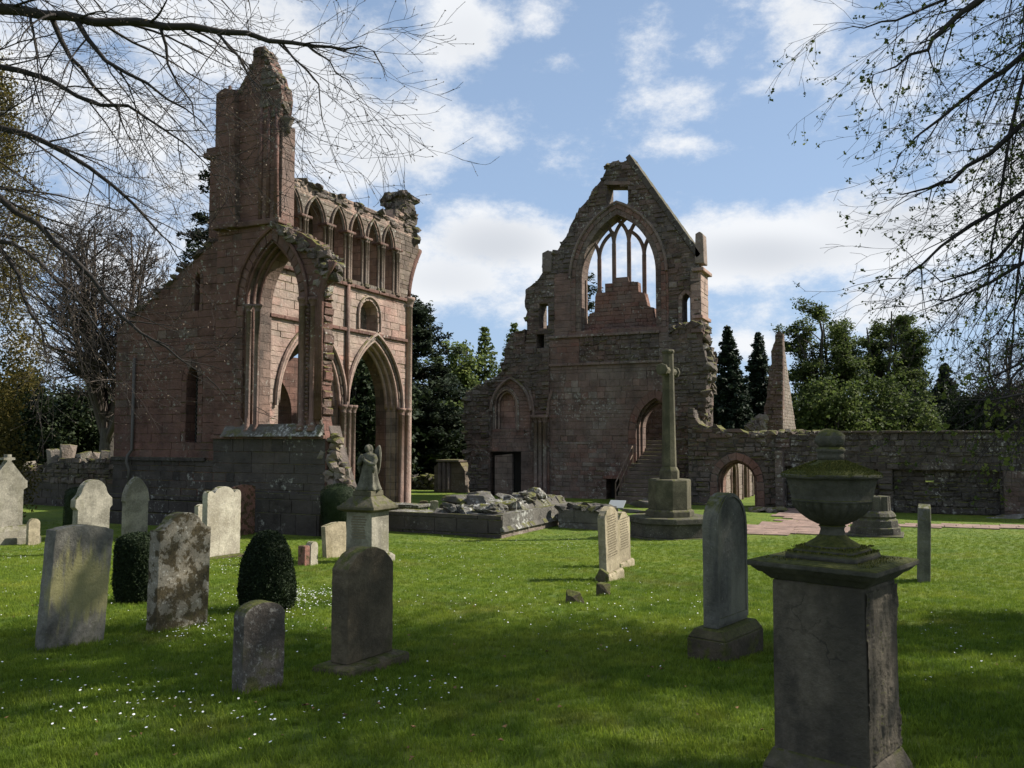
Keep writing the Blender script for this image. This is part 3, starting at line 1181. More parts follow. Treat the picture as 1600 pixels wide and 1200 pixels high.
    b.lathe([(.09, -.42), (.10, -.30), (.13, -.25), (.11, -.2), (.19, 0), (.21, .04), (.21, .12)], 12, (x, Yf + .34, z))
    b.build('capital', 'sandstone_weathered', pin, smooth=True)
    for i in range(120):                       # ragged head and springer
        j = rng.randrange(4, 21)
        t = rng.random()
        x = up[j][0] + (up[j + 1][0] - up[j][0]) * t
        z = up[j][1] + (up[j + 1][1] - up[j][1]) * t
        sc = rng.uniform(.14, .30)
        S.rock((x - .08 * (j > 12) + .06 * (j < 11), Yf + rng.uniform(.05, .5), z - .08), (sc * 1.1, sc * 1.2, sc * .8), rng, 'rubble' if j < 18 else 'sandstone_weathered', pin)
    for z0, pr in ((zt, .16),):
        for (xa, xb) in ((xl - .03, P(376, 350)[0]), (P(376, 350)[0] + .01, P(440, 350)[0])):
            MB().box(xa, xb, Yf - pr - (.16 if xa < xl else 0), Yf + .3, z0 - .09, z0 + .10).build('ledge_stone', 'sandstone_grey', pin, bevel=.03)
    # stair turret and its cornice on the east side of the pinnacle
    ty = Yf + 1.0
    x0, x1 = onY(334, 300, ty)[0], onY(356, 300, ty)[0]
    z1 = onY(330, 252, ty)[1]
    b = MB(); b.box(x0, x1, ty - .2, ty + 1.4, 0, z1)
    tu = b.build('stair_turret', 'sandstone_grey', root)
    S.lay([[(x0, 6), (x1, 6), (x1, z1), (x0, z1)]], face_north(ty - .215), 'sandstone_grey', tu, rng, 8.5, z1)
    MB().box(x0 - .22, x1, ty - .36, ty + 1.6, z1 + .003, z1 + .22).build('cornice', 'sandstone_grey', tu, bevel=.05)
    MB().box(x0 - .13, x1, ty - .3, ty + 1.5, z1 + .223, z1 + .40).build('cornice', 'sandstone_grey', tu, bevel=.04)
    # --- aisle chapel: north wall
    Ya = Yf + .4
    fa = face_north(Ya)
    A = lambda px, py: onY(px, py, Ya)
    xa0, xa1 = A(180, 600)[0], A(337, 600)[0]
    la = [(xa0, -.4), (xa0, A(180, 517)[1]), A(210, 493), A(333, 377), (xa1, A(333, 377)[1]), (xa1, -.4)]
    l1 = Arch((A(303, 450)[0] + A(314, 450)[0]) / 2, .115, A(308, 487)[1], A(308, 436)[1], A(308, 425)[1])
    l2 = Arch((A(287, 620)[0] + A(313, 620)[0]) / 2, .27, A(300, 692)[1], A(300, 595)[1], A(300, 570)[1])
    b = MB(); b.prism([la, l1.path()[::-1], l2.path()[::-1]], fa, -.022, -.9)
    aw = b.build('aisle_wall', 'sandstone_grey', root)
    S.lay([la, l1.path(.16)[::-1], l2.path(.24)[::-1]], fa, 'sandstone_grey', aw, rng, A(250, 716)[1], 11)
    S.lay([la], fa, 'plinth_dark', aw, rng, A(250, 790)[1], A(250, 718)[1])
    for l_, o_ in ((l1, .16), (l2, .24)):
        S.ring(l_, o_, 0, fa, .015, 'sandstone_grey', aw, rng, .3, 10)
    b = MB(); b.box(l2.cx - .3, l2.cx + .3, Ya + .45, Ya + .47, l2.bottom, l2.apex)
    gl = b.build('lattice_glazing', 'glazing', aw)
    b = MB()
    for k in range(-14, 26):
        z = l2.bottom + k * .16
        for s_ in (-1, 1):
            pa = [(l2.cx - .28 * s_, Ya + .44, z), (l2.cx + .28 * s_, Ya + .44, z + .7)]
            if pa[1][2] < l2.bottom or pa[0][2] > l2.apex: continue
            b.tube(pa, .009, 4)
    b.build('lead_lattice', 'lead_pipe', gl)
    for (py0, py1, pr) in ((720, 714, .09), (780, 773, .12), (800, 781, .18), (860, 801, .26)):
        x = xa0 - .05
        while x < xa1 - .4:
            w = min(rng.uniform(.7, 1.2), xa1 - .38 - x)
            MB().box(x + .006, x + w - .006, Ya - pr, Ya + .05, max(-.4, A(250, py0)[1]), A(250, py1)[1] - .003).build('plinth_stone', 'plinth_dark', aw, bevel=.02)
            x += w + .0005
            if w < .06: break
    b = MB()                                   # rainwater pipe
    xp = A(211, 650)[0]
    b.tube([(xp, Ya - .10, A(211, 560)[1]), (xp, Ya - .10, A(211, 703)[1]), (xp - .10, Ya - .2, A(211, 712)[1]), (xp - .10, Ya - .24, A(211, 722)[1]), (xp, Ya - .2, A(211, 733)[1]), (xp, Ya - .2, A(211, 752)[1])], .055, 8)
    b.build('rainwater_pipe', 'lead_pipe', aw, smooth=True)
    for i in range(16):                        # ragged verge stones on the slope
        t = i / 15
        x = la[2][0] + (la[3][0] - la[2][0]) * t
        z = la[2][1] + (la[3][1] - la[2][1]) * t
        S.rock((x, Ya + .3, z), (.42, .9, .2), rng, 'rubble', aw, 0)
    # roof over the aisle and its outer wall
    b = MB()
    ztop = la[3][1]
    b.hexa([(xa0, Ya + .5, la[1][1] - .2), (xa1 + .2, Ya + .5, ztop - .2), (xa1 + .2, 33, ztop - .2), (xa0, 33, la[1][1] - .2),
            (xa0, Ya + .5, la[1][1]), (xa1 + .2, Ya + .5, ztop), (xa1 + .2, 33, ztop), (xa0, 33, la[1][1])])
    b.build('aisle_roof', 'slate', root)
    e1 = Arch(26.0, 1.3, 1.4, 4.2, 6.0); e2 = Arch(30.4, 1.7, .9, 4.2, 6.2)
    b = MB()
    b.prism([[(Ya + .6, -.4), (33, -.4), (33, la[1][1] - .25), (Ya + .6, la[1][1] - .25)], e1.path()[::-1], e2.path()[::-1]], face_west(xa0 + .8), 0, -.8)
    b.build('outer_wall', 'sandstone_grey', root)
    # --- arcade and clerestory wall, receding
    X = -20.6
    fw = face_west(X)
    Wp = lambda px, py: onX(px, py, X)
    Y0, Y1 = Yf + 1.0, Wp(637, 600)[0]
    sp, ap = 4.4, 7.3
    yl, yr = Wp(541, 600)[0], Wp(627, 619)[0]
    bay2 = Arch((yl + yr) / 2, (yr - yl) / 2 - .16, -.35, sp, ap)
    bay1 = Arch(bay2.cx - 4.15, bay2.a, -.35, sp, ap)
    zl, zu, ztp = Wp(521, 511)[1], Wp(521, 439)[1], 12.75
    tri = Arch((Wp(560, 490)[0] + Wp(592, 490)[0]) / 2, .62, zl + .15, zl + .75, zl + 1.38)
    cl = [Arch(c, a_, zu + .18, 11.35, 12.3) for c, a_ in ((24.75, .40), (26.0, .55), (27.45, .46), (28.68, .44), (29.85, .44), (31.0, .42))]
    far = [(Y1, -.4), (Y1 + .0, zu), (Y1 + .06, zu + .3), (Y1 + .25, zu + .9), (Y1 + .6, zu + 1.6), (Y1 + .95, zu + 2.3), (Y1 + .8, zu + 2.8), (Y1 + .9, zu + 3.0), (Y1 + .55, zu + 3.5), (Y1 + .5, zu + 4.0)]
    far2 = jag(far, rng, .05, .35, keep=(0, 9))
    topl = [(Y1 + .45, 14.1), (Y1 - .25, 14.2), (Y1 - .3, 13.5), (Y1 - .5, 13.45), (Y1 - .45, 13.2), (Y1 - 1.1, 13.25), (Y1 - 1.15, ztp + .05), (Y0, ztp)]
    ao = far2 + topl + [(Y0, -.4)]
    b = MB()
    b.prism([ao, bay1.path()[::-1], bay2.path()[::-1], tri.path()[::-1]] + [c.path()[::-1] for c in cl], fw, -.022, -.55)
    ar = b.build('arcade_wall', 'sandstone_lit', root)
    lowr = [(Y0, -.38), (Y1 - .02, -.38), (Y1 - .02, zu + .12), (Y0, zu + .12)]
    b = MB()
    b.prism([lowr, bay1.path(-.25)[::-1], bay2.path(-.25)[::-1]], fw, -.552, -1.0)
    b.build('arcade_backing', 'sandstone_weathered', root)
    b = MB()                                   # outer skin behind the clerestory passage, with a cap added to keep light out
    b.prism([[(Y0, zu), (Y1 + .3, zu), (Y1 + .3, ztp), (Y0, ztp)]], fw, -1.25, -1.6)
    b.prism([[(Y0, ztp - .22), (Y1 + .3, ztp - .22), (Y1 + .3, ztp + .02), (Y0, ztp + .02)]], fw, -.53, -1.249)
    b.prism([[(Y1 - .1, zu), (Y1 + .3, zu), (Y1 + .3, ztp - .23), (Y1 - .1, ztp - .23)]], fw, -.53, -1.249)
    b.prism([[(Y0, zu - .1), (Y1 + .3, zu - .1), (Y1 + .3, zu + .1), (Y0, zu + .1)]], fw, -1.002, -1.6)
    b.build('clerestory_passage', 'sandstone_weathered', root)
    holes = [bay1.path(.18)[::-1], bay2.path(.18)[::-1], tri.path(.16)[::-1]]
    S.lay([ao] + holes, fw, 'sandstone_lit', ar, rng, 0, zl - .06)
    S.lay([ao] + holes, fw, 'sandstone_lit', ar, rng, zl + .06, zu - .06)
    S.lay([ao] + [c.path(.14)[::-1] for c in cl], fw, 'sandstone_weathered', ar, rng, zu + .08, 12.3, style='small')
    S.lay([ao], fw, 'rubble', ar, rng, 12.42, 14.2, style='rubble')
    for bay in (bay1, bay2):
        S.ring(bay, .18, 0, fw, .02, 'sandstone_weathered', ar, rng, .35, jamb=False, bottom=sp)
        for k in range(3):
            b = MB()
            b.prism([bay.horseshoe(-.12 * k, -.12 * (k + 1), 12)], fw, -.12 - .2 * k, -.98)
            b.build('arch_order', 'sandstone_lit' if k < 2 else 'sandstone_grey', ar)
            b = MB()
            sweep(b, bay.path(-.12 * k - .06, 12, sp), fw, -.2 * k - .09, .075)
            b.build('roll_moulding', 'sandstone_lit', ar, smooth=True)
        b = MB()
        sweep(b, bay.path(.20, 14, sp - .1), fw, .07, .075, 6)
        b.build('hood_mould', 'sandstone_lit', ar)
    S.ring(tri, .16, 0, fw, .03, 'sandstone_lit', ar, rng, .3, 8)
    b = MB(); sweep(b, tri.path(.17, 8), fw, .06, .05, 6); b.build('hood_mould', 'sandstone_lit', ar)
    b = MB(); b.box(X - .60, X - .553, tri.cx - .9, tri.cx + .9, tri.bottom - .2, tri.apex + .2); b.build('recess_shade', 'plinth_dark', ar)  # dark slab painted as shade behind the small opening
    # clustered piers
    for (yc, offs) in ((bay2.cx - 2.075, (-.34, -.17, 0, .17, .34)), ((bay2.cx + bay2.a + Y1) / 2, (-.42, -.2, .03, .26))):
        for k, o_ in enumerate(offs):
            b = MB()
            shaft(b, X + .02 + (.12 if k % 2 == 0 else .04), yc + o_, -.1, sp + .05, .105)
            b.build('pier_shaft', 'sandstone_red', ar, smooth=True)
    b = MB(); shaft(b, X + .05, Y1 - .02, -.1, zu + .15, .15); b.build('corner_shaft', 'sandstone_lit', ar, smooth=True)
    b = MB(); b.tube([(X + .08, bay2.cx - 2.075, sp + .2), (X + .08, bay2.cx - 2.075, zu)], .085, 8); b.build('vault_shaft', 'sandstone_red', ar, smooth=True)
    for z, pr in ((zl, .13), (zu, .16)):
        y = Y0
        while y < Y1 - .05:
            w = min(rng.uniform(.6, 1.0), Y1 - y)
            MB().box(X - .05, X + pr - rng.uniform(0, .03), y + .005, y + w - .005, z - .07, z + .07).build('string_stone', 'sandstone_grey', ar, bevel=.025)
            y += w
    # clerestory shafts and arch mouldings
    edges = []
    for i, c in enumerate(cl):
        for k in range(2):
            b = MB(); sweep(b, c.path(.05 - .08 * k, 8, 11.3), fw, .05 - .12 * k, .05, 6); b.build('clerestory_moulding', 'sandstone_weathered', ar, smooth=True)
        edges.append((c.cx - c.a, c.cx + c.a))
    for i in range(len(edges)):
        yb = edges[i][1]
        yn = edges[i + 1][0] if i + 1 < len(edges) else yb + .35
        mid = (yb + yn) / 2
        for k, o_ in enumerate((-.20, -.07, .07, .20)):
            b = MB(); shaft(b, X + (.10 if k in (1, 2) else .0), mid + o_, zu + .06, 11.42, .062, 10); b.build('clerestory_shaft', 'sandstone_weathered', ar, smooth=True)
        MB().box(X - .25, X + .2, mid - .32, mid + .32, 11.35, 11.47).build('capital_block', 'sandstone_grey', ar, bevel=.04)
    # springer of the crossing arch
    for k in range(3):
        b = MB()
        pts = [(X - .15 - .28 * k + .1, Y1 + .03 + (.95 * (t / 7) ** 1.7), zu + .2 + 2.3 * t / 7) for t in range(8)]
        b.tube(pts, .14, 8)
        b.build('crossing_springer', 'sandstone_grey', ar, smooth=True)
    for i in range(130):
        y = rng.uniform(Y0 + .2, Y1 - 1.2)
        S.rock((X - rng.uniform(.0, 1.5), y, ztp + rng.uniform(-.06, .05)), (.42, .5, .2), rng, 'rubble', ar)
    for i in range(90):
        y, z = Y1 + rng.uniform(-.35, .5), rng.uniform(13.0, 14.3)
        S.rock((X - rng.uniform(.0, 1.2), y, z), (.5, .5, .3), rng, 'rubble', ar)
    for i in range(70):
        t = rng.random()
        z = zu + 2.0 + 2 * t
        S.rock((X - rng.uniform(.0, 1.3), Y1 + .85 - .4 * t + rng.uniform(-.2, .1), z), (.45, .4, .3), rng, 'rubble', ar)
    for i in range(26):
        z = rng.uniform(.1, 3.0)
        S.rock((X - rng.uniform(.1, 1.3), Y1 + .02, z), (.3, .2, .3), rng, 'rubble_pale', ar)
    S.flush(root)


north_transept()


# ================================================================== south transept gable (right ruin)
def south_gable():
    rng = random.Random(23)
    Yg = 42.5
    fr = face_north(Yg)
    P = lambda px, py: onY(px, py, Yg)
    root = thing('gable_ruin', (-14.5, Yg, 0), 'roofless sandstone gable ruin with large traceried window and stair door, behind the stone cross', 'ruin')
    S = Stones()
    zb = -.3
    left = [P(820, 690), P(818, 575), P(823, 520), P(821, 452), P(838, 440), P(846, 430), P(850, 424), P(849, 396), P(860, 392), P(866, 399), P(880, 375), P(900, 337), P(920, 310),
            P(940, 280), P(950, 258), P(957, 252), P(974, 255), P(980, 249)]
    lj = jag(left, rng, .09, .3, keep=(17,))
    right = [P(1088, 402), P(1094, 420), P(1096, 520), P(1097, 640), (P(1097, 640)[0], zb), (P(820, 690)[0], zb)]
    outer = lj + right
    wx0, wx1 = P(901, 450)[0], P(1031, 450)[0]
    win = Arch((wx0 + wx1) / 2, (wx1 - wx0) / 2, P(960, 515)[1], P(960, 430)[1], P(966, 327)[1])
    sq = [P(948, 289), P(981, 289), P(981, 321), P(948, 321)]
    dx0, dx1 = P(994, 700)[0], P(1056, 700)[0]
    thr = 1.9
    door = Arch((dx0 + dx1) / 2, (dx1 - dx0) / 2, 1.4, P(1000, 672)[1], P(1024, 622)[1])
    low = [P(947, 747), P(970, 747), (P(970, 747)[0], -.2), (P(947, 747)[0], -.2)]
    slit = [P(842, 474), P(856, 474), P(856, 513), P(842, 513)]
    dk = [P(838, 522), P(850, 522), P(850, 572), P(838, 572)]
    rs = Arch((P(1066, 490)[0] + P(1078, 490)[0]) / 2, .2, P(1070, 512)[1], P(1070, 468)[1], P(1070, 458)[1])
    b = MB()
    b.prism([outer, win.path(-.22, 14)[::-1], sq, door.path(0, 12)[::-1], slit, rs.path()[::-1], low, dk], fr, -.022, -1.1)
    gw = b.build('gable_wall', 'sandstone_gable', root)
    # faced zones: rubble above, ashlar jambs, rubble band, ashlar below
    hol = [win.path(.32, 14)[::-1], sq, door.path(.42, 12)[::-1], low, slit, dk, rs.path(.2)[::-1]]
    zs1, zs2 = P(950, 524)[1], P(950, 567)[1]
    xa, xb = P(905, 540)[0], P(1030, 540)[0]
    S.lay([outer] + hol, fr, 'rubble', gw, rng, P(960, 420)[1], 19, style='rubble')
    S.lay([outer] + hol, fr, 'rubble', gw, rng, zs1, P(960, 420)[1], (-40, P(866, 500)[0]), 'rubble')
    S.lay([outer] + hol, fr, 'sandstone_red', gw, rng, zs1, P(960, 420)[1], (P(866, 500)[0], P(1045, 500)[0]))
    S.lay([outer] + hol, fr, 'rubble', gw, rng, zs1, P(960, 420)[1], (P(1045, 500)[0], 0), 'rubble')
    S.lay([outer] + hol, fr, 'rubble', gw, rng, zs2, zs1, (xa, xb), 'rubble')
    S.lay([outer] + hol, fr, 'sandstone_red', gw, rng, zs2, zs1, (P(858, 500)[0], xa))
    S.lay([outer] + hol, fr, 'sandstone_gable', gw, rng, zs2, zs1, (xb, P(1060, 500)[0]))
    S.lay([outer] + hol, fr, 'rubble', gw, rng, zs2, zs1, (-40, P(858, 500)[0]), 'rubble')
    S.lay([outer] + hol, fr, 'rubble', gw, rng, P(900, 660)[1], zs1, (P(1060, 500)[0], 0), 'rubble')
    S.lay([outer] + hol, fr, 'sandstone_gable', gw, rng, P(900, 690)[1], zs2, (P(858, 600)[0], P(1060, 500)[0]))
    S.lay([outer] + hol, fr, 'rubble', gw, rng, P(900, 690)[1], zs2, (-40, P(858, 600)[0]), 'rubble')
    S.lay([outer] + hol, fr, 'rubble', gw, rng, P(900, 690)[1], P(900, 660)[1], (P(1060, 500)[0], 0), 'rubble')
    S.lay([outer] + hol, fr, 'sandstone_gable', gw, rng, -.1, P(900, 690)[1], (-40, 0), 'small')
    # great window
    S.ring(win, .32, .06, fr, .03, 'sandstone_red', gw, rng, .45)
    for k in range(3):
        b = MB(); b.prism([win.horseshoe(.06 - .09 * k, -.03 - .09 * k, 14)], fr, -.10 - .2 * k, -1.08)
        b.build('window_order', 'sandstone_red', gw)
        b = MB(); sweep(b, win.path(.02 - .09 * k, 14), fr, -.08 - .2 * k, .055, 6); b.build('roll_moulding', 'sandstone_red', gw, smooth=True)
    b = MB(); sweep(b, win.path(.36, 16, win.spring), fr, .08, .08, 6); b.build('hood_mould', 'sandstone_gable', gw)
    # intersecting tracery
    a_in = win.a - .2
    inn = Arch(win.cx, a_in, win.bottom, win.spring, win.spring + math.sqrt((win.R - .2) ** 2 - (win.R - win.a) ** 2))
    mx = [win.cx + a_in * (-1 + 2 * k / 5) for k in range(1, 5)]
    poly_in = inn.path(.06, 24)
    Rr = inn.R
    tr = MB()
    def bar(pts, w, name, parent):
        b = MB()
        b.tube([fr(p[0], p[1], -.75) for p in pts], w, 6, squash=1.5)
        return b.build(name, 'sandstone_red', parent)
    lw = 2 * a_in / 5
    for k, x in enumerate(mx):
        zb_ = P(960, 398 if k in (0, 3) else 376)[1]
        bar([(x, win.bottom), (x, zb_ + .02)], .082, 'mullion', gw)
        rr_ = lw * 1.55
        for s_ in (1, -1):
            pts = []
            for i in range(60):
                q = math.pi - i * R(2)
                px_ = x + s_ * (rr_ + rr_ * math.cos(q))
                pz_ = zb_ + rr_ * math.sin(q) * 1.15
                if not inside(poly_in, px_, pz_) or abs(px_ - x) > lw * 1.02:
                    break
                pts.append((px_, pz_))
            if len(pts) > 2:
                bar(pts, .072, 'tracery_bar', gw)
    bar([(win.cx - a_in, win.bottom), (win.cx - a_in, win.spring)], .07, 'mullion', gw)
    # stepped blocking wall inside the window
    fb = face_north(Yg + .55)
    B = lambda px, py: onY(px, py, Yg + .55)
    steps = [(908, 520), (908, 510), (920, 506), (920, 491), (929, 487), (930, 461), (945, 457), (945, 444), (957, 443), (961, 436), (980, 434), (983, 440), (996, 440), (997, 456), (1007, 457), (1012, 479), (1020, 480), (1022, 496), (1031, 498), (1031, 520)]
    blk = polyY(Yg + .55, steps)
    b = MB(); b.prism([blk], fb, -.05, -.6)
    bw = b.build('blocking_wall', 'sandstone_red', root)
    S.lay([blk], fb, 'sandstone_red', bw, rng, blk[0][1], B(970, 433)[1], style='small')
    # coping on the right rake, square-window lintel, kneeler pinnacle
    p0, p1 = P(978, 247), P(1090, 404)
    n_ = 9
    for i in range(n_):
        a = (p0[0] + (p1[0] - p0[0]) * i / n_, p0[1] + (p1[1] - p0[1]) * i / n_)
        c = (p0[0] + (p1[0] - p0[0]) * (i + 1) / n_ - .02, p0[1] + (p1[1] - p0[1]) * (i + 1) / n_)
        b = MB(); b.prism([[a, c, (c[0] + .22, c[1] + .17), (a[0] + .22, a[1] + .17)]], fr, .10, -1.2)
        b.build('coping_stone', 'plinth_dark', gw, bevel=.03)
    b = MB(); b.prism([[P(944, 283), P(985, 283), P(985, 289), P(944, 289)]], fr, .06, -.5); b.build('lintel', 'sandstone_gable', gw, bevel=.02)
    kb = [P(1086, 412), P(1087, 366), P(1094, 362), P(1099, 366), P(1101, 412)]
    b = MB(); b.prism([kb], fr, .1, -.7); b.build('kneeler', 'sandstone_gable', gw, bevel=.05)
    b = MB(); b.prism([[P(848, 426), P(848, 396), P(858, 391), P(864, 400), P(862, 426)]], fr, .12, -.8); b.build('kneeler', 'rubble', gw, bevel=.05)
    # strings
    for (pa, pb, pr) in (((858, 526), (1031, 520), .10), ((858, 571), (1042, 564), .10)):
        x0, x1, z = P(*pa)[0], P(*pb)[0], (P(*pa)[1] + P(*pb)[1]) / 2
        x = x0
        while x < x1 - .05:
            w = min(rng.uniform(.7, 1.2), x1 - x)
            MB().box(x + .006, x + w - .006, Yg - pr - rng.uniform(0, .03), Yg + .05, z - .07, z + .07).build('string_stone', 'sandstone_gable', gw, bevel=.02)
            x += w
    S.ring(rs, .2, 0, fr, .02, 'sandstone_gable', gw, rng, .3, 8)
    b = MB(); b.prism([[P(834, 518), P(854, 518), P(854, 576), P(834, 576)]], fr, -.8, -.9); b.build('doorway_shade', 'painted_shade', gw)  # dark plate painted as the shade inside the opening
    b = MB(); b.prism([[P(940, 742), P(976, 742), (P(976, 742)[0], -.2), (P(940, 742)[0], -.2)]], fr, -.8, -.9); b.build('low_doorway_shade', 'painted_shade', gw)  # dark plate painted as shade behind the low door
    b = MB(); b.prism([[P(943, 743), P(974, 742), P(974, 748), P(943, 748)]], fr, .05, -.3); b.build('lintel', 'sandstone_red', gw, bevel=.02)
    # stair door
    S.ring(door, .42, .0, fr, .03, 'sandstone_red', gw, rng, .4, bottom=1.4)
    for k in range(2):
        b = MB(); b.prism([door.horseshoe(-.0 - .10 * k, -.1 - .10 * k, 12)], fr, -.2 - .3 * k, -1.05); b.build('door_order', 'sandstone_red', gw)
    st = MB()
    ns = 16
    sw0, sw1 = dx0 + .05, dx1 - .05
    flight = thing('stone_stair', ((sw0 + sw1) / 2, Yg - 2.9, 0), 'flight of worn stone steps climbing through the arched gable door, behind the cross', 'stairs')
    for i in range(ns):
        y0 = Yg - 3.0 + i * .30
        MB().box(sw0 - (.0 if y0 > Yg - .3 else .25), sw1 + (0 if y0 > Yg - .3 else .25), y0, Yg + 2.2, i * .19 - .02, (i + 1) * .19 - .024).build('step', 'sandstone_weathered', flight, bevel=.02)
    for xh in (sw0 - .20,):
        b = MB()
        top = [(xh, Yg - 2.9 + t * 2.75, .05 + t * 1.74 + .95) for t in (0, .5, 1)]
        b.tube(top, .035, 6)
        b.tube([(p[0], p[1], p[2] - .45) for p in top], .028, 6)
        for p in top + [(xh, Yg - 2.9 + .25 * 2.75, .05 + .25 * 1.74 + .95), (xh, Yg - 2.9 + .75 * 2.75, .05 + .75 * 1.74 + .95)]:
            b.tube([(p[0], p[1], p[2] - 1.0), p], .032, 6)
        b.build('handrail', 'timber', flight)
    # wall of the range beyond, seen through the door and over the ruin
    fbk = face_north(Yg + 4.2)
    ob = jag([(-20, 0), (-20, 4.6), (-16, 5.2), (-10.2, 4.9), (-10.2, 0)], rng, .1, .4, keep=(0, 3, 4))
    b = MB(); b.prism([ob], fbk, -.022, -.8)
    bk = b.build('rear_wall', 'rubble', root)
    S.lay([ob], fbk, 'rubble', bk, rng, 2, 6.4, (-14.5, -10.2), 'rubble')
    # --- west return with a broken pointed opening and tumbling stub
    xr_ = P(1097, 600)[0]
    f2 = face_west(xr_ + .02)
    wo = [(Yg - .05, zb), (Yg - .02, 2), (Yg - .05, 12.0), (Yg - .05, P(1100, 422)[1]), (Yg + 1.6, P(1100, 422)[1]), (Yg + 1.6, zb)]
    b = MB(); b.box(xr_ - .5, xr_ - .04, Yg - .05, Yg + 1.62, zb, P(1100, 423)[1])
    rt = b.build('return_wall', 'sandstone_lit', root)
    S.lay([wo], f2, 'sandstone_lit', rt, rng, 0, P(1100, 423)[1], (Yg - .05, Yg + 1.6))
    for (pyy, pr) in ((421, .2), (495, .12)):
        z = P(1100, pyy)[1]
        MB().box(xr_ - .4, xr_ + pr, Yg - .2, Yg + 1.8, z - .08, z + .10).build('string_stone', 'sandstone_lit', rt, bevel=.03)
    Ys = Yg - 1.6
    fs_ = face_north(Ys)
    Q = lambda px, py: onY(px, py, Ys)
    stub = jag([Q(1046, 800), Q(1044, 590), Q(1052, 560), Q(1050, 520), Q(1062, 508), Q(1088, 505), Q(1097, 512), Q(1100, 545), Q(1108, 572), Q(1104, 600), Q(1098, 640), Q(1094, 664), Q(1100, 800)], rng, .13, .3, keep=(0, 11, 12))
    # slope of the stub front: only below the springing does it come forward
    b = MB(); b.prism([stub], fs_, -.022, -1.62)
    sb = b.build('wall_stub', 'rubble', root)
    S.lay([stub], fs_, 'rubble', sb, rng, 0, 11, style='rubble')
    for i in range(150):
        j = rng.randrange(3, 12)
        A_, B_ = [Q(1050, 520), Q(1062, 508), Q(1088, 505), Q(1097, 512), Q(1100, 545), Q(1108, 572), Q(1104, 600), Q(1098, 640), Q(1094, 664), Q(1100, 720), Q(1100, 720)][j - 3: j - 1]
        t = rng.random()
        sc = rng.uniform(.22, .5)
        S.rock((A_[0] + (B_[0] - A_[0]) * t - .05, Ys + rng.uniform(.1, 1.5), A_[1] + (B_[1] - A_[1]) * t), (sc * 1.1, sc * 1.2, sc * .8), rng, 'rubble', sb)
    # --- east aisle bay with blind arch
    fe = face_north(Yg - .12)
    E = lambda px, py: onY(px, py, Yg - .12)
    eo = jag([E(735, 790), E(730, 720), E(722, 650), E(727, 612), E(758, 600), E(776, 588), E(786, 572), E(788, 545), E(800, 520), E(819, 514), (E(819, 514)[0] - .0, 8.0), (E(858, 600)[0], 8.0), (E(858, 600)[0], -.3), (E(735, 790)[0], -.3)], rng, .10, .3, keep=(9, 10, 11, 12, 13))
    ba = Arch((E(769, 640)[0] + E(829, 640)[0]) / 2, (E(829, 640)[0] - E(769, 640)[0]) / 2, E(800, 705)[1], E(800, 642)[1], E(798, 592)[1])
    bi = Arch((E(773, 640)[0] + E(808, 640)[0]) / 2, (E(808, 640)[0] - E(773, 640)[0]) / 2, E(790, 672)[1], E(790, 632)[1], E(790, 607)[1])
    nd = [E(765, 706), E(814, 706), (E(814, 706)[0], -.2), (E(765, 706)[0], -.2)]
    b = MB(); b.prism([eo, bi.path(-.1)[::-1], nd], fe, -.022, -.9)
    ew = b.build('aisle_bay_wall', 'rubble', root)
    S.lay([eo, bi.path(.12)[::-1], nd], fe, 'rubble', ew, rng, -.1, 9, (-40, E(764, 600)[0]), 'rubble')
    S.lay([eo, ba.path(.1)[::-1], nd], fe, 'rubble', ew, rng, E(800, 705)[1], 9, (E(764, 600)[0], E(858, 600)[0]), 'rubble')
    inner_region = [ba.path(.0), bi.path(.12)[::-1]]
    S.lay(inner_region, fe, 'sandstone_red', ew, rng, ba.bottom, ba.apex, style='small')
    S.lay([eo, nd], fe, 'sandstone_red', ew, rng, -.1, E(800, 705)[1], (E(764, 600)[0], E(858, 600)[0]))
    S.ring(bi, .12, 0, fe, .03, 'sandstone_gable', ew, rng, .3, 10)
    b = MB(); sweep(b, ba.path(.04, 12, ba.spring), fe, .10, .09, 6); b.build('hood_mould', 'sandstone_gable', ew)
    for k in range(2):
        b = MB(); sweep(b, bi.path(-.03 - .12 * k, 12), fe, -.06 - .15 * k, .06, 6); b.build('roll_moulding', 'sandstone_lit', ew)
    b = MB(); b.prism([polyY(Yg + .4, [(770, 600), (812, 600), (812, 690), (770, 690)])], face_north(Yg + .4), 0, -.3)
    bb = b.build('blind_back', 'sandstone_lit', ew)
    b = MB(); b.prism([nd], fe, -.5, -.6); b.build('doorway_shade', 'painted_shade', ew)  # dark plate in place of the bay doorway's shade
    b = MB(); b.prism([[E(772, 712), E(799, 709), (E(799, 709)[0], -.2), (E(772, 712)[0], -.2)]], fe, -.08, -.3); b.build('tomb_panel', 'sandstone_gable', ew, bevel=.02)
    for px in (838, 845, 852):
        b = MB(); shaft(b, E(px, 700)[0], Yg - .2, -.1, E(px, 651)[1], .11); b.build('respond_shaft', 'sandstone_gable', ew, smooth=True)
    MB().box(E(832, 650)[0], E(859, 650)[0], Yg - .42, Yg, E(845, 653)[1], E(845, 649)[1] + .03).build('capital_block', 'sandstone_gable', ew, bevel=.04)
    for k, px in enumerate((834, 856)):
        b = MB(); b.tube([(E(px, 640)[0] - .25 * t * (1 if k == 0 else -1) * t, Yg - .16, E(px, 648)[1] + 1.3 * t) for t in (0, .3, .6, 1)], .08, 6); b.build('broken_springer', 'sandstone_gable', ew)
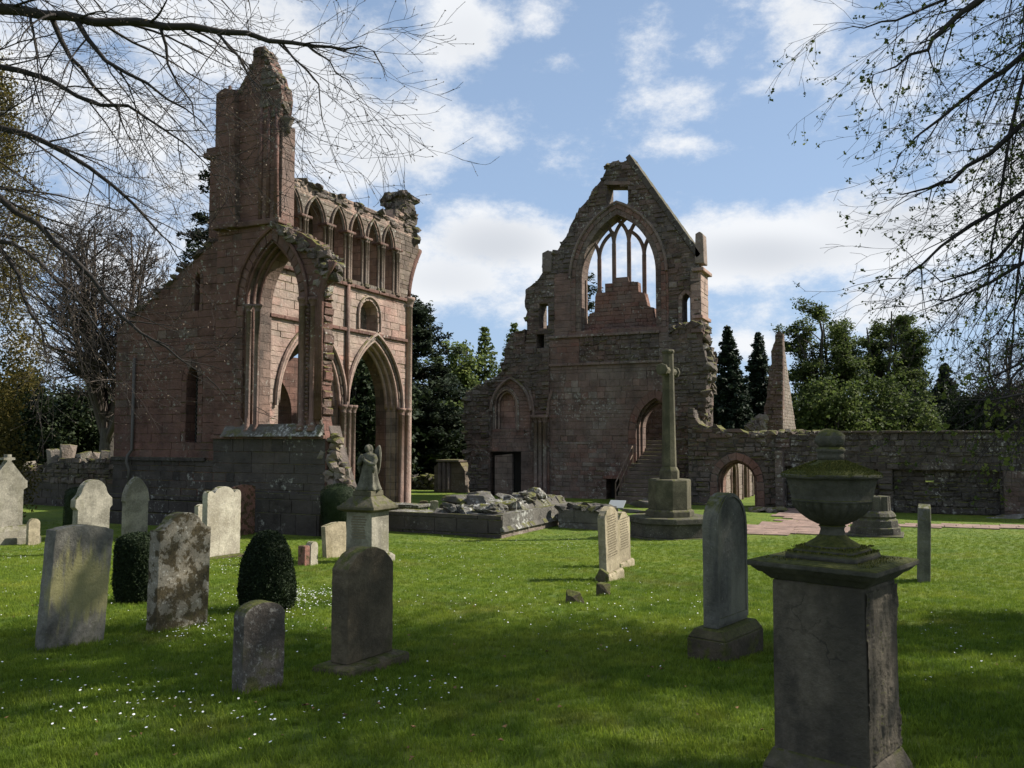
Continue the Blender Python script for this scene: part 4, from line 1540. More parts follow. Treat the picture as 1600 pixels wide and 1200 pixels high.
    # loose stones along the ragged heads
    for poly, Yp, n, mt in ((left, Yg + .6, 150, 'rubble'), ([(p[0], p[1]) for p in eo[:30]], Yg + .3, 110, 'rubble')):
        for i in range(n):
            j = rng.randrange(len(poly) - 1)
            t = rng.random()
            x = poly[j][0] + (poly[j + 1][0] - poly[j][0]) * t
            z = poly[j][1] + (poly[j + 1][1] - poly[j][1]) * t
            if z < 1: continue
            sc = rng.uniform(.22, .45)
            S.rock((x + .08, Yp + rng.uniform(-.6, .6), z - .05), (sc * 1.2, sc * 1.3, sc * .7), rng, mt, gw)
    S.flush(root)


south_gable()


# ================================================================== cloister wall on the right
def cloister_wall():
    rng = random.Random(31)
    Yw = 40.0
    fr = face_north(Yw)
    P = lambda px, py: onY(px, py, Yw)
    root = thing('cloister_wall', (2, Yw, 0), 'long dark rubble wall with arched doorway and mossy coping, behind the urn', 'wall')
    S = Stones()
    top = [P(1084, 640), P(1092, 662), P(1106, 668), P(1118, 664), P(1130, 674), P(1150, 670), P(1170, 678), P(1200, 677), P(1240, 680), P(1290, 678)]
    xR = 26.0
    ztop = P(1450, 676)[1]
    ou = [(P(1075, 700)[0], -.3), (P(1075, 700)[0], P(1084, 640)[1])] + jag(top, rng, .06, .3, keep=(9,))[:-1] + [P(1290, 678), (P(1300, 676)[0], ztop), (xR, ztop), (xR, -.3)]
    arch = Arch((P(1121, 760)[0] + P(1182, 760)[0]) / 2, (P(1182, 760)[0] - P(1121, 760)[0]) / 2, -.25, P(1150, 753)[1], P(1150, 719)[1])
    hole = [P(1445, 741), P(1460, 741), P(1460, 755), P(1445, 755)]
    rec = [(P(1394, 735)[0], -.25), (P(1394, 735)[0], P(1450, 734)[1]), (P(1562, 735)[0], P(1450, 734)[1]), (P(1562, 735)[0], -.25)]
    rec2 = [(P(1227, 735)[0], -.25), (P(1227, 735)[0], P(1280, 728)[1]), (P(1372, 735)[0], P(1280, 728)[1]), (P(1372, 735)[0], -.25)]
    b = MB(); b.prism([ou, arch.path()[::-1], rec, rec2], fr, -.022, -.35)
    w = b.build('wall_face', 'rubble_dark', root)
    b = MB(); b.prism([ou, arch.path()[::-1], hole], fr, -.352, -1.2)
    w2 = b.build('wall_core', 'rubble_dark', root)
    S.lay([ou, arch.path(.35)[::-1], rec, rec2], fr, 'rubble', w, rng, 0, 6, (-30, P(1235, 700)[0]), 'rubble')
    S.lay([ou, arch.path(.35)[::-1], rec, rec2], fr, 'rubble_dark', w, rng, 0, 6, (P(1235, 700)[0], 9), 'rubble')
    for r_ in (rec, rec2):
        S.lay([r_, hole], lambda x, z, d: fr(x, z, d - .31), 'rubble_dark', w2, rng, 0, 3, None, 'rubble')
    S.ring(arch, .35, 0, fr, .03, 'sandstone_red', w, rng, .35, 10)
    for k in range(2):
        b = MB(); b.prism([arch.horseshoe(0 - .08 * k, -.08 - .08 * k)], fr, -.2 - .25 * k, -1.18); b.build('door_order', 'sandstone_red', w)
    x = P(1295, 676)[0]
    while x < xR:
        L = rng.uniform(.6, 1.1)
        MB().box(x, x + L - .02, Yw - .12 - rng.uniform(0, .04), Yw + 1.3, ztop + .002, ztop + rng.uniform(.06, .10)).build('coping_stone', 'rubble', root, bevel=.02)
        x += L
    for i in range(120):
        px = rng.uniform(1085, 1290)
        py = 668 + 10 * min(1, (px - 1085) / 60) + rng.uniform(-3, 3)
        yy = Yw + rng.uniform(.0, 1.1)
        x, z = onY(px, py, yy)
        sc = rng.uniform(.2, .42)
        S.rock((x, yy, z), (sc * 1.3, sc, sc * .6), rng, 'rubble_pale' if px < 1230 else 'rubble', w)
    # buttress strip and standing quoin
    for (pa, pb, py, pr) in ((1213, 1225, 704, .5), (1565, 1600, 735, .35)):
        z1 = P(pa, py)[1]
        poly = [(P(pa, 700)[0], -.2), (P(pb, 700)[0], -.2), (P(pb, 700)[0], z1), (P(pa, 700)[0], z1)]
        b = MB(); b.box(poly[0][0], poly[1][0], Yw - pr, Yw + .02, -.2, z1)
        bt = b.build('buttress', 'rubble', root)
        S.lay([poly], lambda x, z, d: fr(x, z, d + pr + .02), 'rubble', bt, rng, 0, z1, style='small')
    # east range of the cloister, its west front seen through the arch and lit by the sun
    Xc = P(1121, 760)[0] + .08
    fc = face_west(Xc)
    co = [(Yw + 1.6, -.2), (Yw + 1.6, 3.3), (Yw + 15, 3.6), (Yw + 15, -.2)]
    doors = [Arch(Yw + 3.6 + 3.0 * k, .75, -.15, 1.15, 2.2) for k in range(4)]
    b = MB(); b.prism([co] + [d_.path()[::-1] for d_ in doors], fc, -.022, -.7)
    cw = b.build('cloister_front', 'rubble_pale', root)
    S.lay([co] + [d_.path(.2)[::-1] for d_ in doors], fc, 'rubble_pale', cw, rng, 0, 3.4)
    for d_ in doors:
        for k in range(2):
            b = MB(); sweep(b, d_.path(.14 - .16 * k), fc, .03 - .08 * k, .05, 6); b.build('roll_moulding', 'sandstone_lit', cw)
    b = MB(); b.box(Xc - .9, Xc - .8, Yw + 1.7, Yw + 15, -.2, 3.2); b.build('interior_shade', 'rubble_dark', cw)  # dark back plate stands for the shade within the doors
    S.flush(root)
    # free-standing shard of wall beyond
    rng = random.Random(37)
    Y2 = 56.0
    D = lambda px, py: onY(px, py, Y2)
    xs = D(1222, 600)[0]
    root = thing('wall_shard', (xs, Y2, 0), 'tall pointed shard of ruined wall with pale sunlit side, beyond the long rubble wall', 'ruin')
    S = Stones()
    zt = D(1216, 518)[1]
    so = jag([(Y2 + .2, 0), (Y2 + .2, zt - .2), (Y2 + 1.2, zt - .5), (Y2 + 2.6, zt - 2.2), (Y2 + 4.6, zt - 4.4), (Y2 + 6.2, zt - 6.0), (Y2 + 6.2, 0)], rng, .08, .4, keep=(0, 5, 6))
    b = MB(); b.prism([so], face_west(xs), -.022, -.4)
    sw = b.build('side_wall', 'rubble_pale', root)
    S.lay([so], face_west(xs), 'rubble_pale', sw, rng, 2, zt, style='small')
    sf = jag([D(1186, 690), D(1194, 645), D(1201, 590), D(1208, 540), D(1212, 522), D(1218, 517), D(1223, 521), D(1223, 690)], rng, .09, .35, keep=(6, 7))
    b = MB(); b.prism([sf], face_north(Y2), -.022, -.8)
    sfw = b.build('broken_end', 'rubble', root)
    S.lay([sf], face_north(Y2), 'rubble', sfw, rng, 2, zt + .2, style='rubble')
    for i in range(60):
        px, py = rng.uniform(1172, 1192), rng.uniform(648, 672)
        if py < 648 + (1192 - px) * .9: continue
        x, z = onY(px, py, Y2 + rng.uniform(-.3, .5))
        S.rock((x, Y2, z), (.7, .6, .5), rng, 'rubble_pale', sfw)
    b = MB(); b.prism([jag([D(1170, 690), D(1172, 668), D(1182, 655), D(1192, 648), D(1196, 690)], rng, .1, .4, keep=(4,))], face_north(Y2 + .1), 0, -.6); b.build('rubble_core', 'rubble', root)
    S.flush(root)


cloister_wall()


# ================================================================== low ruined walls
def low_ruin():
    rng = random.Random(41)
    c0 = onG(783, 842)
    Yc, Xc = c0.y, c0.x
    root = thing('low_ruin', (Xc, Yc, c0.z), 'low ruined wall corner heaped with loose stones in the middle of the lawn', 'ruin')
    S = Stones()
    z0 = c0.z - .25
    zt = onY(783, 806, Yc)[1]
    xl = onY(600, 820, Yc)[0]
    # shaded north face and sunlit west side put into the stone colours
    b = MB(); b.box(xl, Xc - .05, Yc + .06, Yc + 1.3, z0 - .2, zt - .02)
    nb = b.build('north_footing', 'low_wall', root)
    face = [(xl, z0), (Xc, z0), (Xc, zt), (xl, zt)]
    S.lay([face], face_north(Yc), 'plinth_dark', nb, rng, z0, zt, None, 'big')
    ylen = 6.2
    b = MB(); b.box(Xc - 1.6, Xc - .02, Yc + .15, Yc + ylen, z0 - .3, zt + .02)
    wb = b.build('west_footing', 'low_wall', root)
    zc = c0.z + .20
    fw = face_west(Xc)
    S.lay([[(Yc + .02, z0 - .15), (Yc + ylen, z0 - .35), (Yc + ylen, zc), (Yc + .02, zc)]], fw, 'rubble_pale', wb, rng, z0 - .05, zc, None, 'big')
    y = Yc
    while y < Yc + ylen - .2:                  # battered chamfer course
        L = min(rng.uniform(.7, 1.3), Yc + ylen - y)
        h1 = .20
        MB().hexa([(Xc - .3, y + .01, zc), (Xc + .10, y + .01, zc), (Xc + .10, y + L - .01, zc), (Xc - .3, y + L - .01, zc),
                   (Xc - .5, y + .01, zc + h1), (Xc - .06, y + .01, zc + h1), (Xc - .06, y + L - .01, zc + h1), (Xc - .5, y + L - .01, zc + h1)]).build('chamfer_stone', 'low_wall', wb, bevel=.025)
        MB().hexa([(Xc - .6, y + .02, zc + h1 + .004), (Xc - .08, y + .02, zc + h1 + .004), (Xc - .08, y + L - .02, zc + h1 + .004), (Xc - .6, y + L - .02, zc + h1 + .004),
                   (Xc - .7, y + .02, zt + .0), (Xc - .22, y + .02, zt), (Xc - .22, y + L - .02, zt), (Xc - .7, y + L - .02, zt)]).build('upper_stone', 'low_wall', wb, bevel=.03)
        if y > Yc + 2.0:
            hh = rng.uniform(.22, .34)
            MB().hexa([(Xc - 1.1, y + .02, zt + .004), (Xc - .24, y + .02, zt + .004), (Xc - .24, y + L - .02, zt + .004), (Xc - 1.1, y + L - .02, zt + .004),
                       (Xc - 1.0, y + .04, zt + hh), (Xc - .42, y + .04, zt + hh), (Xc - .42, y + L - .04, zt + hh), (Xc - 1.0, y + L - .04, zt + hh)]).build('upper_stone', 'low_wall', wb, bevel=.03)
        y += L
    def pile(px, py, sx, sy, sz, yy, mt='low_wall', rz=None):
        x, z = onY(px, py, yy)
        x = min(x, Xc - .35 - sx * .35)
        vs, fs = rock_mesh((x, yy, z), (sx, sy, sz), rng, rz)
        b = MB(); b.v, b.f = vs, fs
        b.build('loose_stone', mt, root, recalc=False, bevel=.025, seg=2)
    for a in ((718, 784, 1.1, .8, .36, 1.4), (705, 797, .9, .7, .34, .8), (752, 782, 1.2, 1.0, .50, 1.5), (735, 800, 1.1, .8, .34, .7), (765, 797, .9, .8, .34, .7), (692, 801, .7, .6, .28, .6),
              (750, 773, 1.5, .6, .26, 2.6), (795, 790, 1.3, .8, .30, 1.6), (812, 797, .9, .7, .24, .9), (800, 801, .8, .6, .18, .5), (780, 801, .6, .5, .18, .4), (798, 780, 1.0, .7, .28, 3.0),
              (825, 785, 1.0, .8, .30, 2.4), (822, 774, 1.4, .8, .22, 3.4), (840, 778, .9, .7, .30, 3.6), (850, 770, .8, .7, .34, 4.2), (838, 769, .9, .6, .22, 4.6), (830, 780, .8, .8, .26, 3.0), (862, 778, .5, .5, .26, 5.2),
              (700, 790, .6, .5, .25, 1.6), (790, 800, .5, .5, .14, .7), (772, 790, .7, .6, .3, 1.2), (845, 786, .5, .5, .2, 2.6), (872, 783, .5, .5, .26, 5.8)):
        pile(*a[:5], Yc + a[5])
    for i in range(60):
        pile(rng.uniform(690, 850), rng.uniform(790, 806), rng.uniform(.2, .5), rng.uniform(.2, .4), rng.uniform(.1, .22), Yc + rng.uniform(.3, 1.2))
    for i in range(40):
        pile(rng.uniform(800, 870), rng.uniform(770, 792), rng.uniform(.2, .5), rng.uniform(.2, .5), rng.uniform(.1, .25), Yc + rng.uniform(2.6, 5))
    S.flush(root, 200)
    # second stretch of footing to the right
    p0, p1 = onG(878, 826), onG(946, 828)
    Y2 = p0.y + .2
    x0, x1 = onY(872, 820, Y2)[0], onY(945, 820, Y2)[0]
    r2 = thing('footing_wall', ((x0 + x1) / 2, Y2, p0.z), 'short dark wall footing with white lichen, between loose-stone ruin and stone cross', 'wall')
    S = Stones()
    zt2 = onY(905, 797, Y2)[1]
    b = MB(); b.box(x0, x1, Y2 + .06, Y2 + 1.0, p0.z - .4, zt2 - .05); f_ = b.build('footing', 'low_wall', r2)
    S.lay([[(x0, p0.z - .2), (x1, p0.z - .2), (x1, zt2), (x0, zt2)]], face_north(Y2), 'low_wall', f_, rng, p0.z - .2, zt2, None, 'big')
    for i in range(26):
        x = rng.uniform(x0, x1)
        S.rock((x, Y2 + rng.uniform(.1, .8), zt2 + .08 * rng.random()), (rng.uniform(.4, .9), .5, rng.uniform(.14, .28)), rng, 'low_wall', f_)
    S.flush(r2)
    # ruined wall far left with broken merlons
    Y3 = 27.0
    T = lambda px, py: onY(px, py, Y3)
    r3 = thing('broken_wall', (T(90, 780)[0], Y3, 0), 'low broken wall with upstanding pale stones, at far left beside the transept', 'wall')
    S = Stones()
    o3 = jag([(T(-160, 780)[0], -.3), (T(-160, 740)[0], T(0, 742)[1]), T(20, 741), T(45, 736), T(66, 738), T(70, 728), T(104, 716), T(125, 714), T(128, 724), T(160, 720), T(178, 713), T(196, 713), (T(196, 780)[0], -.3)], rng, .06, .35, keep=(0, 11, 12))
    b = MB(); b.prism([o3], face_north(Y3), -.022, -.9); w3 = b.build('wall_core', 'rubble_dark', r3)
    S.lay([o3], face_north(Y3), 'plinth_dark', w3, rng, -.1, T(90, 755)[1], None, 'ashlar')
    S.lay([o3], face_north(Y3), 'rubble', w3, rng, T(90, 755)[1], 4, None, 'rubble')
    for (pxa, py0, py1) in ((70, 738, 726), (75, 745, 717), (93, 742, 712), (122, 726, 713), (140, 727, 714), (158, 724, 712), (172, 722, 711), (30, 745, 730), (12, 748, 733)):
        x, z = T(pxa, (py0 + py1) / 2)
        h = T(pxa, py1)[1] - T(pxa, py0)[1]
        S.rock((x, Y3 + .4, z + h * .25), (.5, .7, h * 1.7), rng, 'rubble_pale', w3, 0)
    for i in range(50):
        px = rng.uniform(0, 180)
        x, z = T(px, 736 - 18 * (px / 180) + rng.uniform(-3, 4))
        S.rock((x, Y3 + rng.uniform(.1, .8), z), (.45, .5, .2), rng, 'rubble', w3)
    S.flush(r3, 120)
    # pier stub with shafts between the two ruins
    Y4 = 44.0
    K = lambda px, py: onY(px, py, Y4)
    r4 = thing('pier_stub', (K(702, 770)[0], Y4, 0), 'short grey pier stub with engaged shafts, left of the gable ruin', 'ruin')
    S = Stones()
    z4 = K(700, 722)[1]
    o4 = [(K(678, 760)[0], -.2), (K(678, 760)[0], z4 - .3), (K(686, 760)[0], z4), (K(718, 760)[0], z4), (K(726, 760)[0], z4 - .5), (K(728, 760)[0], -.2)]
    b = MB(); b.prism([o4], face_north(Y4), -.022, -1.2); w4 = b.build('pier_core', 'sandstone_weathered', r4)
    S.lay([o4], face_north(Y4), 'sandstone_weathered', w4, rng, 0, z4)
    for px in (688, 695, 702):
        b = MB(); shaft(b, K(px, 740)[0], Y4 - .08, -.1, z4, .11, cap=False); b.build('pier_shaft', 'sandstone_weathered', w4, smooth=True)
    MB().box(K(684, 700)[0], K(720, 700)[0], Y4 - .25, Y4 + 1.3, z4 + .003, z4 + .14).build('cap_stone', 'sandstone_weathered', w4, bevel=.04)
    S.flush(r4)
    Y5 = 46.0
    H = lambda px, py: onY(px, py, Y5)
    r5 = thing('rubble_bank', (H(655, 770)[0], Y5, 0), 'very low line of dark rubble in shade, between the two tall ruins', 'wall')
    S = Stones()
    x0, x1 = H(625, 770)[0], H(682, 770)[0]
    b = MB(); b.prism([jag([(x0, -.2), (x0, .8), (x1, .7), (x1, -.2)], rng, .08, .35, keep=(0, 2, 3))], face_north(Y5), 0, -.8); w5 = b.build('rubble_core', 'rubble_dark', r5)
    for i in range(60):
        S.rock((rng.uniform(x0, x1), Y5 - .05 + rng.uniform(-.1, .5), rng.uniform(.1, .85)), (.5, .4, .3), rng, 'rubble_dark', w5)
    S.flush(r5)


low_ruin()


# ================================================================== flagged paths
def paths():
    rng = random.Random(51)
    for name, poly, cx, cy in (('flagged_path', [(1160, 836), (1176, 822), (1225, 812), (1220, 806), (1218, 797), (1262, 795), (1345, 798), (1345, 836)], .95, .62),
                               ('garden_path', [(1385, 819), (1760, 823), (1760, 829), (1385, 824)], .9, .55)):
        base = onG(poly[0][0] + 10, poly[0][1] - 3)
        obs = []
        root = None
        cells = []
        for iy in range(0, 60):
            y = 22 + iy * cy
            x = -16 + (iy % 2) * .4
            while x < 14:
                w = rng.uniform(.6, 1.2) * cx
                c = (x + w / 2, y + cy / 2)
                z = ground_z(*c)
                q = proj((c[0], c[1], z))
                if inside(poly, *q):
                    cells.append((x, y, w, z))
                x += w
        root = tag(thing(name, (base.x, base.y, base.z), None, None), kind='structure')
        for (x, y, w, z) in cells:
            g = .012
            zz = [ground_z(a, b_) + .035 + rng.uniform(-.006, .006) for a, b_ in ((x, y), (x + w, y), (x + w, y + cy), (x, y + cy))]
            MB().hexa([(x + g, y + g, z - .1), (x + w - g, y + g, z - .1), (x + w - g, y + cy - g, z - .1), (x + g, y + cy - g, z - .1),
                       (x + g, y + g, zz[0]), (x + w - g, y + g, zz[1]), (x + w - g, y + cy - g, zz[2]), (x + g, y + cy - g, zz[3])]).build('flagstone', 'flagstone', root)


paths()


# ================================================================== gravestones
def prof_pts(kind, w, h):
    a = w / 2
    P = []

    def arc(cx, cz, r, q0, q1, n=8, rz=None):
        return [(cx + r * math.cos(R(q0 + (q1 - q0) * i / n)), cz + (rz or r) * math.sin(R(q0 + (q1 - q0) * i / n))) for i in range(n + 1)]
    if kind == 'flat':
        P = [(-a, 0), (-a, h * .955), (-a * .7, h * .975), (0, h), (a * .7, h * .975), (a, h * .95), (a, 0)]
    elif kind == 'round':
        P = [(-a, 0)] + [(p[0], p[1]) for p in arc(0, h - a * .95, a, 180, 0, 14, a * .95)] + [(a, 0)]
    elif kind == 'lowround':
        P = [(-a, 0)] + arc(0, h - a * .62, a, 180, 0, 14, a * .62) + [(a, 0)]
    elif kind == 'gable':
        P = [(-a, 0), (-a, h - a * .55), (-a * .9, h - a * .42)] + [(-a * .6, h - a * .16), (-a * .25, h - a * .03), (0, h), (a * .25, h - a * .03), (a * .6, h - a * .16), (a * .9, h - a * .42), (a, h - a * .55), (a, 0)]
    elif kind == 'shoulder':
        P = [(-a * .86, 0), (-a * .86, h * .60), (-a, h * .64), (-a * .98, h * .74), (-a * .78, h * .79)] + arc(0, h - a * .72, a * .70, 172, 8, 10, a * .72) + [(a * .78, h * .79), (a * .98, h * .74), (a, h * .64), (a * .86, h * .60), (a * .86, 0)]
    elif kind == 'gothic':
        r_ = 1.9 * a
        pts = []
        for i in range(9):
            q = math.pi - i / 8 * math.acos((r_ - a) / r_)
            pts.append((r_ - a + r_ * math.cos(q), r_ * math.sin(q)))
        z0 = h - pts[-1][1]
        L = [(p[0], z0 + p[1]) for p in pts]
        P = [(-a * .92, 0), (-a * .92, z0 - .06), (-a * 1.05, z0 - .03)] + L + [(-p[0], p[1]) for p in reversed(L[:-1])] + [(a * 1.05, z0 - .03), (a * .92, z0 - .06), (a * .92, 0)]
    elif kind == 'swell':
        P = [(-a, 0), (-a, h * .86), (-a * .82, h * .865), (-a * .68, h * .90)] + arc(0, h * .885, a * .62, 165, 15, 10, h * .115) + [(a * .68, h * .90), (a * .82, h * .865), (a, h * .86), (a, 0)]
    elif kind == 'triple':
        P = [(-a, 0), (-a, h * .88)] + arc(-a * .8, h * .885, a * .2, 180, 20, 5) + arc(-a * .0, h * .885, a * .58, 165, 15, 9, h * .115) + arc(a * .8, h * .885, a * .2, 160, 0, 5) + [(a, 0)]
    elif kind == 'finial':
        P = [(-a * .8, 0), (-a * .8, h * .50), (-a, h * .53), (-a, h * .62), (-a * .84, h * .66), (-a * .12, h * .90), (-a * .12, h * .92), (-a * .30, h * .925), (-a * .30, h * .955), (-a * .11, h * .96), (-a * .11, h),
             (a * .11, h), (a * .11, h * .96), (a * .30, h * .955), (a * .30, h * .925), (a * .12, h * .92), (a * .12, h * .90), (a * .84, h * .66), (a, h * .62), (a, h * .53), (a * .8, h * .50), (a * .8, 0)]
    elif kind == 'rough':
        P = [(-a, 0), (-a * .95, h * .8), (-a * .6, h * .96), (a * .1, h), (a * .7, h * .92), (a, h * .7), (a * .96, 0)]
    return P


def slab_mesh(mb, pts, y0, y1):
    mb.prism([pts], lambda x, z, d: (x, d, z), y0, y1)


def kfac(cx, ang):
    e = Vector((math.cos(R(ang)), math.sin(R(ang)), 0))
    u = (cx - 800) / F_PX
    return abs(e.dot(RT) - u * e.dot(FH))


FOOT = []


def gravestone(name, label, cx, by, ty, wpx, th, ang, kind, mat, base=None, lean=0.0, tilt=0.0, group=None, inscr=0, w=None, cat='gravestone', sink=.12, basemat=None, frame=0, seed=1):
    p = onG(cx, by)
    t = depth(p)
    if w is None:
        w = wpx / F_PX * t / kfac(cx, ang)
    h = (by - ty) / F_PX * t
    root = thing(name, p, label, cat, group, R(ang))
    root.rotation_euler = Matrix.Rotation(R(ang), 3, 'Z').to_euler()
    Mx = Matrix.Rotation(R(ang), 4, 'Z') @ Matrix.Rotation(R(lean), 4, 'Y') @ Matrix.Rotation(R(tilt), 4, 'X')
    root.rotation_euler = Mx.to_euler()
    z0 = 0.0
    if base:
        bh, ex, ey = base
        b = MB()
        b.frustum(w / 2 + ex, th / 2 + ey, -sink, w / 2 + ex, th / 2 + ey, bh * .72, 0, th / 2)
        b.frustum(w / 2 + ex, th / 2 + ey, bh * .72 + .0005, w / 2 + ex * .55, th / 2 + ey * .55, bh, 0, th / 2)
        b.build('plinth', basemat or mat, root, local=True, bevel=.012)
        z0 = bh
    hh = h - z0
    pts = prof_pts(kind, w, hh)
    rgj = random.Random(int(cx * 7 + by))
    pts = jag(pts, rgj, .0035, .05, keep=(len(pts) - 1,))
    FOOT.append((p, w + (2 * base[1] if base else 0), th + (2 * base[2] if base else 0), R(ang)))
    b = MB()
    slab_mesh(b, [(x, z + z0 if z > 0 else z0 - (sink if not base else -.001)) for x, z in pts], 0, th)
    body = b.build('slab', mat, root, local=True, bevel=min(.014, th * .12))
    if frame:                                  # raised moulded border on the face
        inner = [(x * (1 - frame / (w / 2)), z0 + .06 + (z * (hh - .06 - frame) / hh if z > 0 else .02)) for x, z in pts]
        b = MB()
        outl = [(x * .985, z0 + (z * .985 if z > 0 else .03)) for x, z in pts]
        b.prism([outl, inner[::-1]], lambda x, z, d: (x, d, z), -.012, .002)
        b.build('border', mat, root, local=True)
    if inscr:
        rg = random.Random(seed)
        b = MB()
        rows = inscr
        for i in range(rows):
            z = z0 + hh * (.86 - .66 * i / rows)
            x = -w * .36 + rg.uniform(0, .08) * w
            xe = w * .36 - rg.uniform(0, .10) * w
            lh = hh * .66 / rows * .5
            while x < xe:
                lw = rg.uniform(.25, .8) * lh
                b.box(x, x + lw, -.0025, .001, z, z + lh * rg.uniform(.7, 1))
                x += lw + (lh * .35 if rg.random() < .8 else lh)
        b.build('worn_inscription', 'inscription', root, local=True, recalc=False)
    return root, w, h


G1 = 'gravestones on the lawn'
gravestone('gravestone', 'big grey slab gravestone with yellow-green streaks, leaning, nearest stone at the left', 117, 1011, 825, 92, .15, 86, 'flat', 'stone_grey', lean=4.0, group=G1)
gravestone('gravestone', 'gravestone mottled with brown crust and white lichen, curved top, between two clipped yews', 285, 984, 805, 80, .15, 86, 'swell', 'stone_lichen', lean=1.0, group=G1)
gravestone('gravestone', 'small dark round-topped gravestone speckled with lichen, nearest the camera on the left half', 411, 1080, 946, 64, .14, 72, 'lowround', 'stone_rough', lean=.5, group=G1)
gravestone('gravestone', 'large brown gravestone with peaked top on a low plinth, in front of the angel', 579, 1043, 860, 70, .17, 84, 'gable', 'stone_brown', base=(.075, .10, .10), group=G1)
gravestone('gravestone', 'pale gravestone with shouldered round top, behind the big streaked slab', 145, 866, 751, 58, .20, 86, 'shoulder', 'stone_palegrey', group=G1)
gravestone('gravestone', 'pointed gothic-arch grey gravestone with pale patch, behind the small clipped yew at left', 213, 844, 746, 37, .20, 86, 'gothic', 'stone_palegrey', base=(.10, .10, .08), group=G1, frame=.05)
gravestone('gravestone', 'cream weathered gravestone with triple-curved top, right of the lichen-crusted stone', 349, 872, 762, 52, .17, 84, 'triple', 'stone_pale', base=(.06, .06, .10), basemat='stone_mossblock', group=G1)
gravestone('gravestone', 'narrow pale stone edge showing just behind the cream triple-curved gravestone', 315, 858, 789, 14, .15, 84, 'flat', 'stone_pale', group=G1)
gravestone('gravestone', 'flat-topped red gravestone blotched with lichen, behind the cream triple-curved stone', 382, 836, 758, 32, .16, 84, 'flat', 'stone_red', group=G1)
gravestone('gravestone', 'small pale cream gravestone tilted left, beside the angel pedestal', 527, 872, 817, 32, .12, 84, 'flat', 'stone_cream', lean=-5, group=G1)
gravestone('footstone', 'little reddish footstone, left one of the pair behind the tall clipped yew', 480, 885, 853, 8, .18, 84, 'flat', 'stone_red', group='footstones')
gravestone('footstone', 'little pale round-topped footstone, right one of the pair behind the tall clipped yew', 491, 884, 847, 11, .14, 84, 'round', 'stone_pale', group='footstones')
gravestone('footstone', 'tiny pinkish round-topped stone beside the cross-topped monument at the left edge', 53, 851, 811, 18, .12, 84, 'round', 'stone_cream', group='footstones')
gravestone('gravestone', 'tall round-topped dark gravestone on a mossy block, left of the urn', 1146, 1026, 776, 46, .125, 76, 'round', 'stone_dark', base=(.27, .08, .11), basemat='stone_mossblock', group=G1, frame=.035)
gravestone('gravestone', 'sunlit cream gravestone with worn inscription rows, front of the leaning pair', 959, 906, 793, 20, .13, 86, 'gable', 'stone_cream', base=(.14, .05, .06), lean=-4.5, group=G1, inscr=17, seed=3)
gravestone('gravestone', 'sunlit cream gravestone with worn inscription rows, rear of the leaning pair', 977, 886, 801, 18, .13, 86, 'swell', 'stone_cream', base=(.12, .05, .06), lean=-3.5, group=G1, inscr=13, seed=4)
gravestone('gravestone', 'slim slab gravestone seen edge-on, standing alone right of the urn', 1453, 908, 790, 0, .19, 91, 'rough', 'stone_dark', w=.72, lean=-1, tilt=2, group=G1)
r_, w_, h_ = gravestone('gravestone', 'pale gothic monument with cross finial on stepped base, at the left edge', 10, 850, 712, 60, .22, 82, 'finial', 'stone_palegrey', base=(.50, .13, .16), group=G1)
b = MB(); b.box(-w_ / 2 - .3, w_ / 2 + .3, -.3, .52, -.1, .18); b.build('step', 'stone_palegrey', r_, local=True, bevel=.02)
# little broken stones in the grass
for lab, px, py, s_ in (('squat dark broken stone at the foot of the sunlit gravestone pair', 941, 911, (.22, .20, .26)), ('dark leaning stump of stone in front of the sunlit gravestone pair', 943, 930, (.20, .16, .20)), ('small mossy brown block lying alone in the middle of the lawn', 899, 943, (.24, .18, .17))):
    p = onG(px, py)
    rg = random.Random(px)
    b = MB()
    vs, fs = rock_mesh((0, 0, s_[2] * .38), s_, rg, .3)
    b.v, b.f = vs, fs
    o = b.build('stone_stump', 'stone_mossblock', None, recalc=True, bevel=.014)
    o.location = p
    tag(o, lab, 'stone', 'broken stones in the grass')


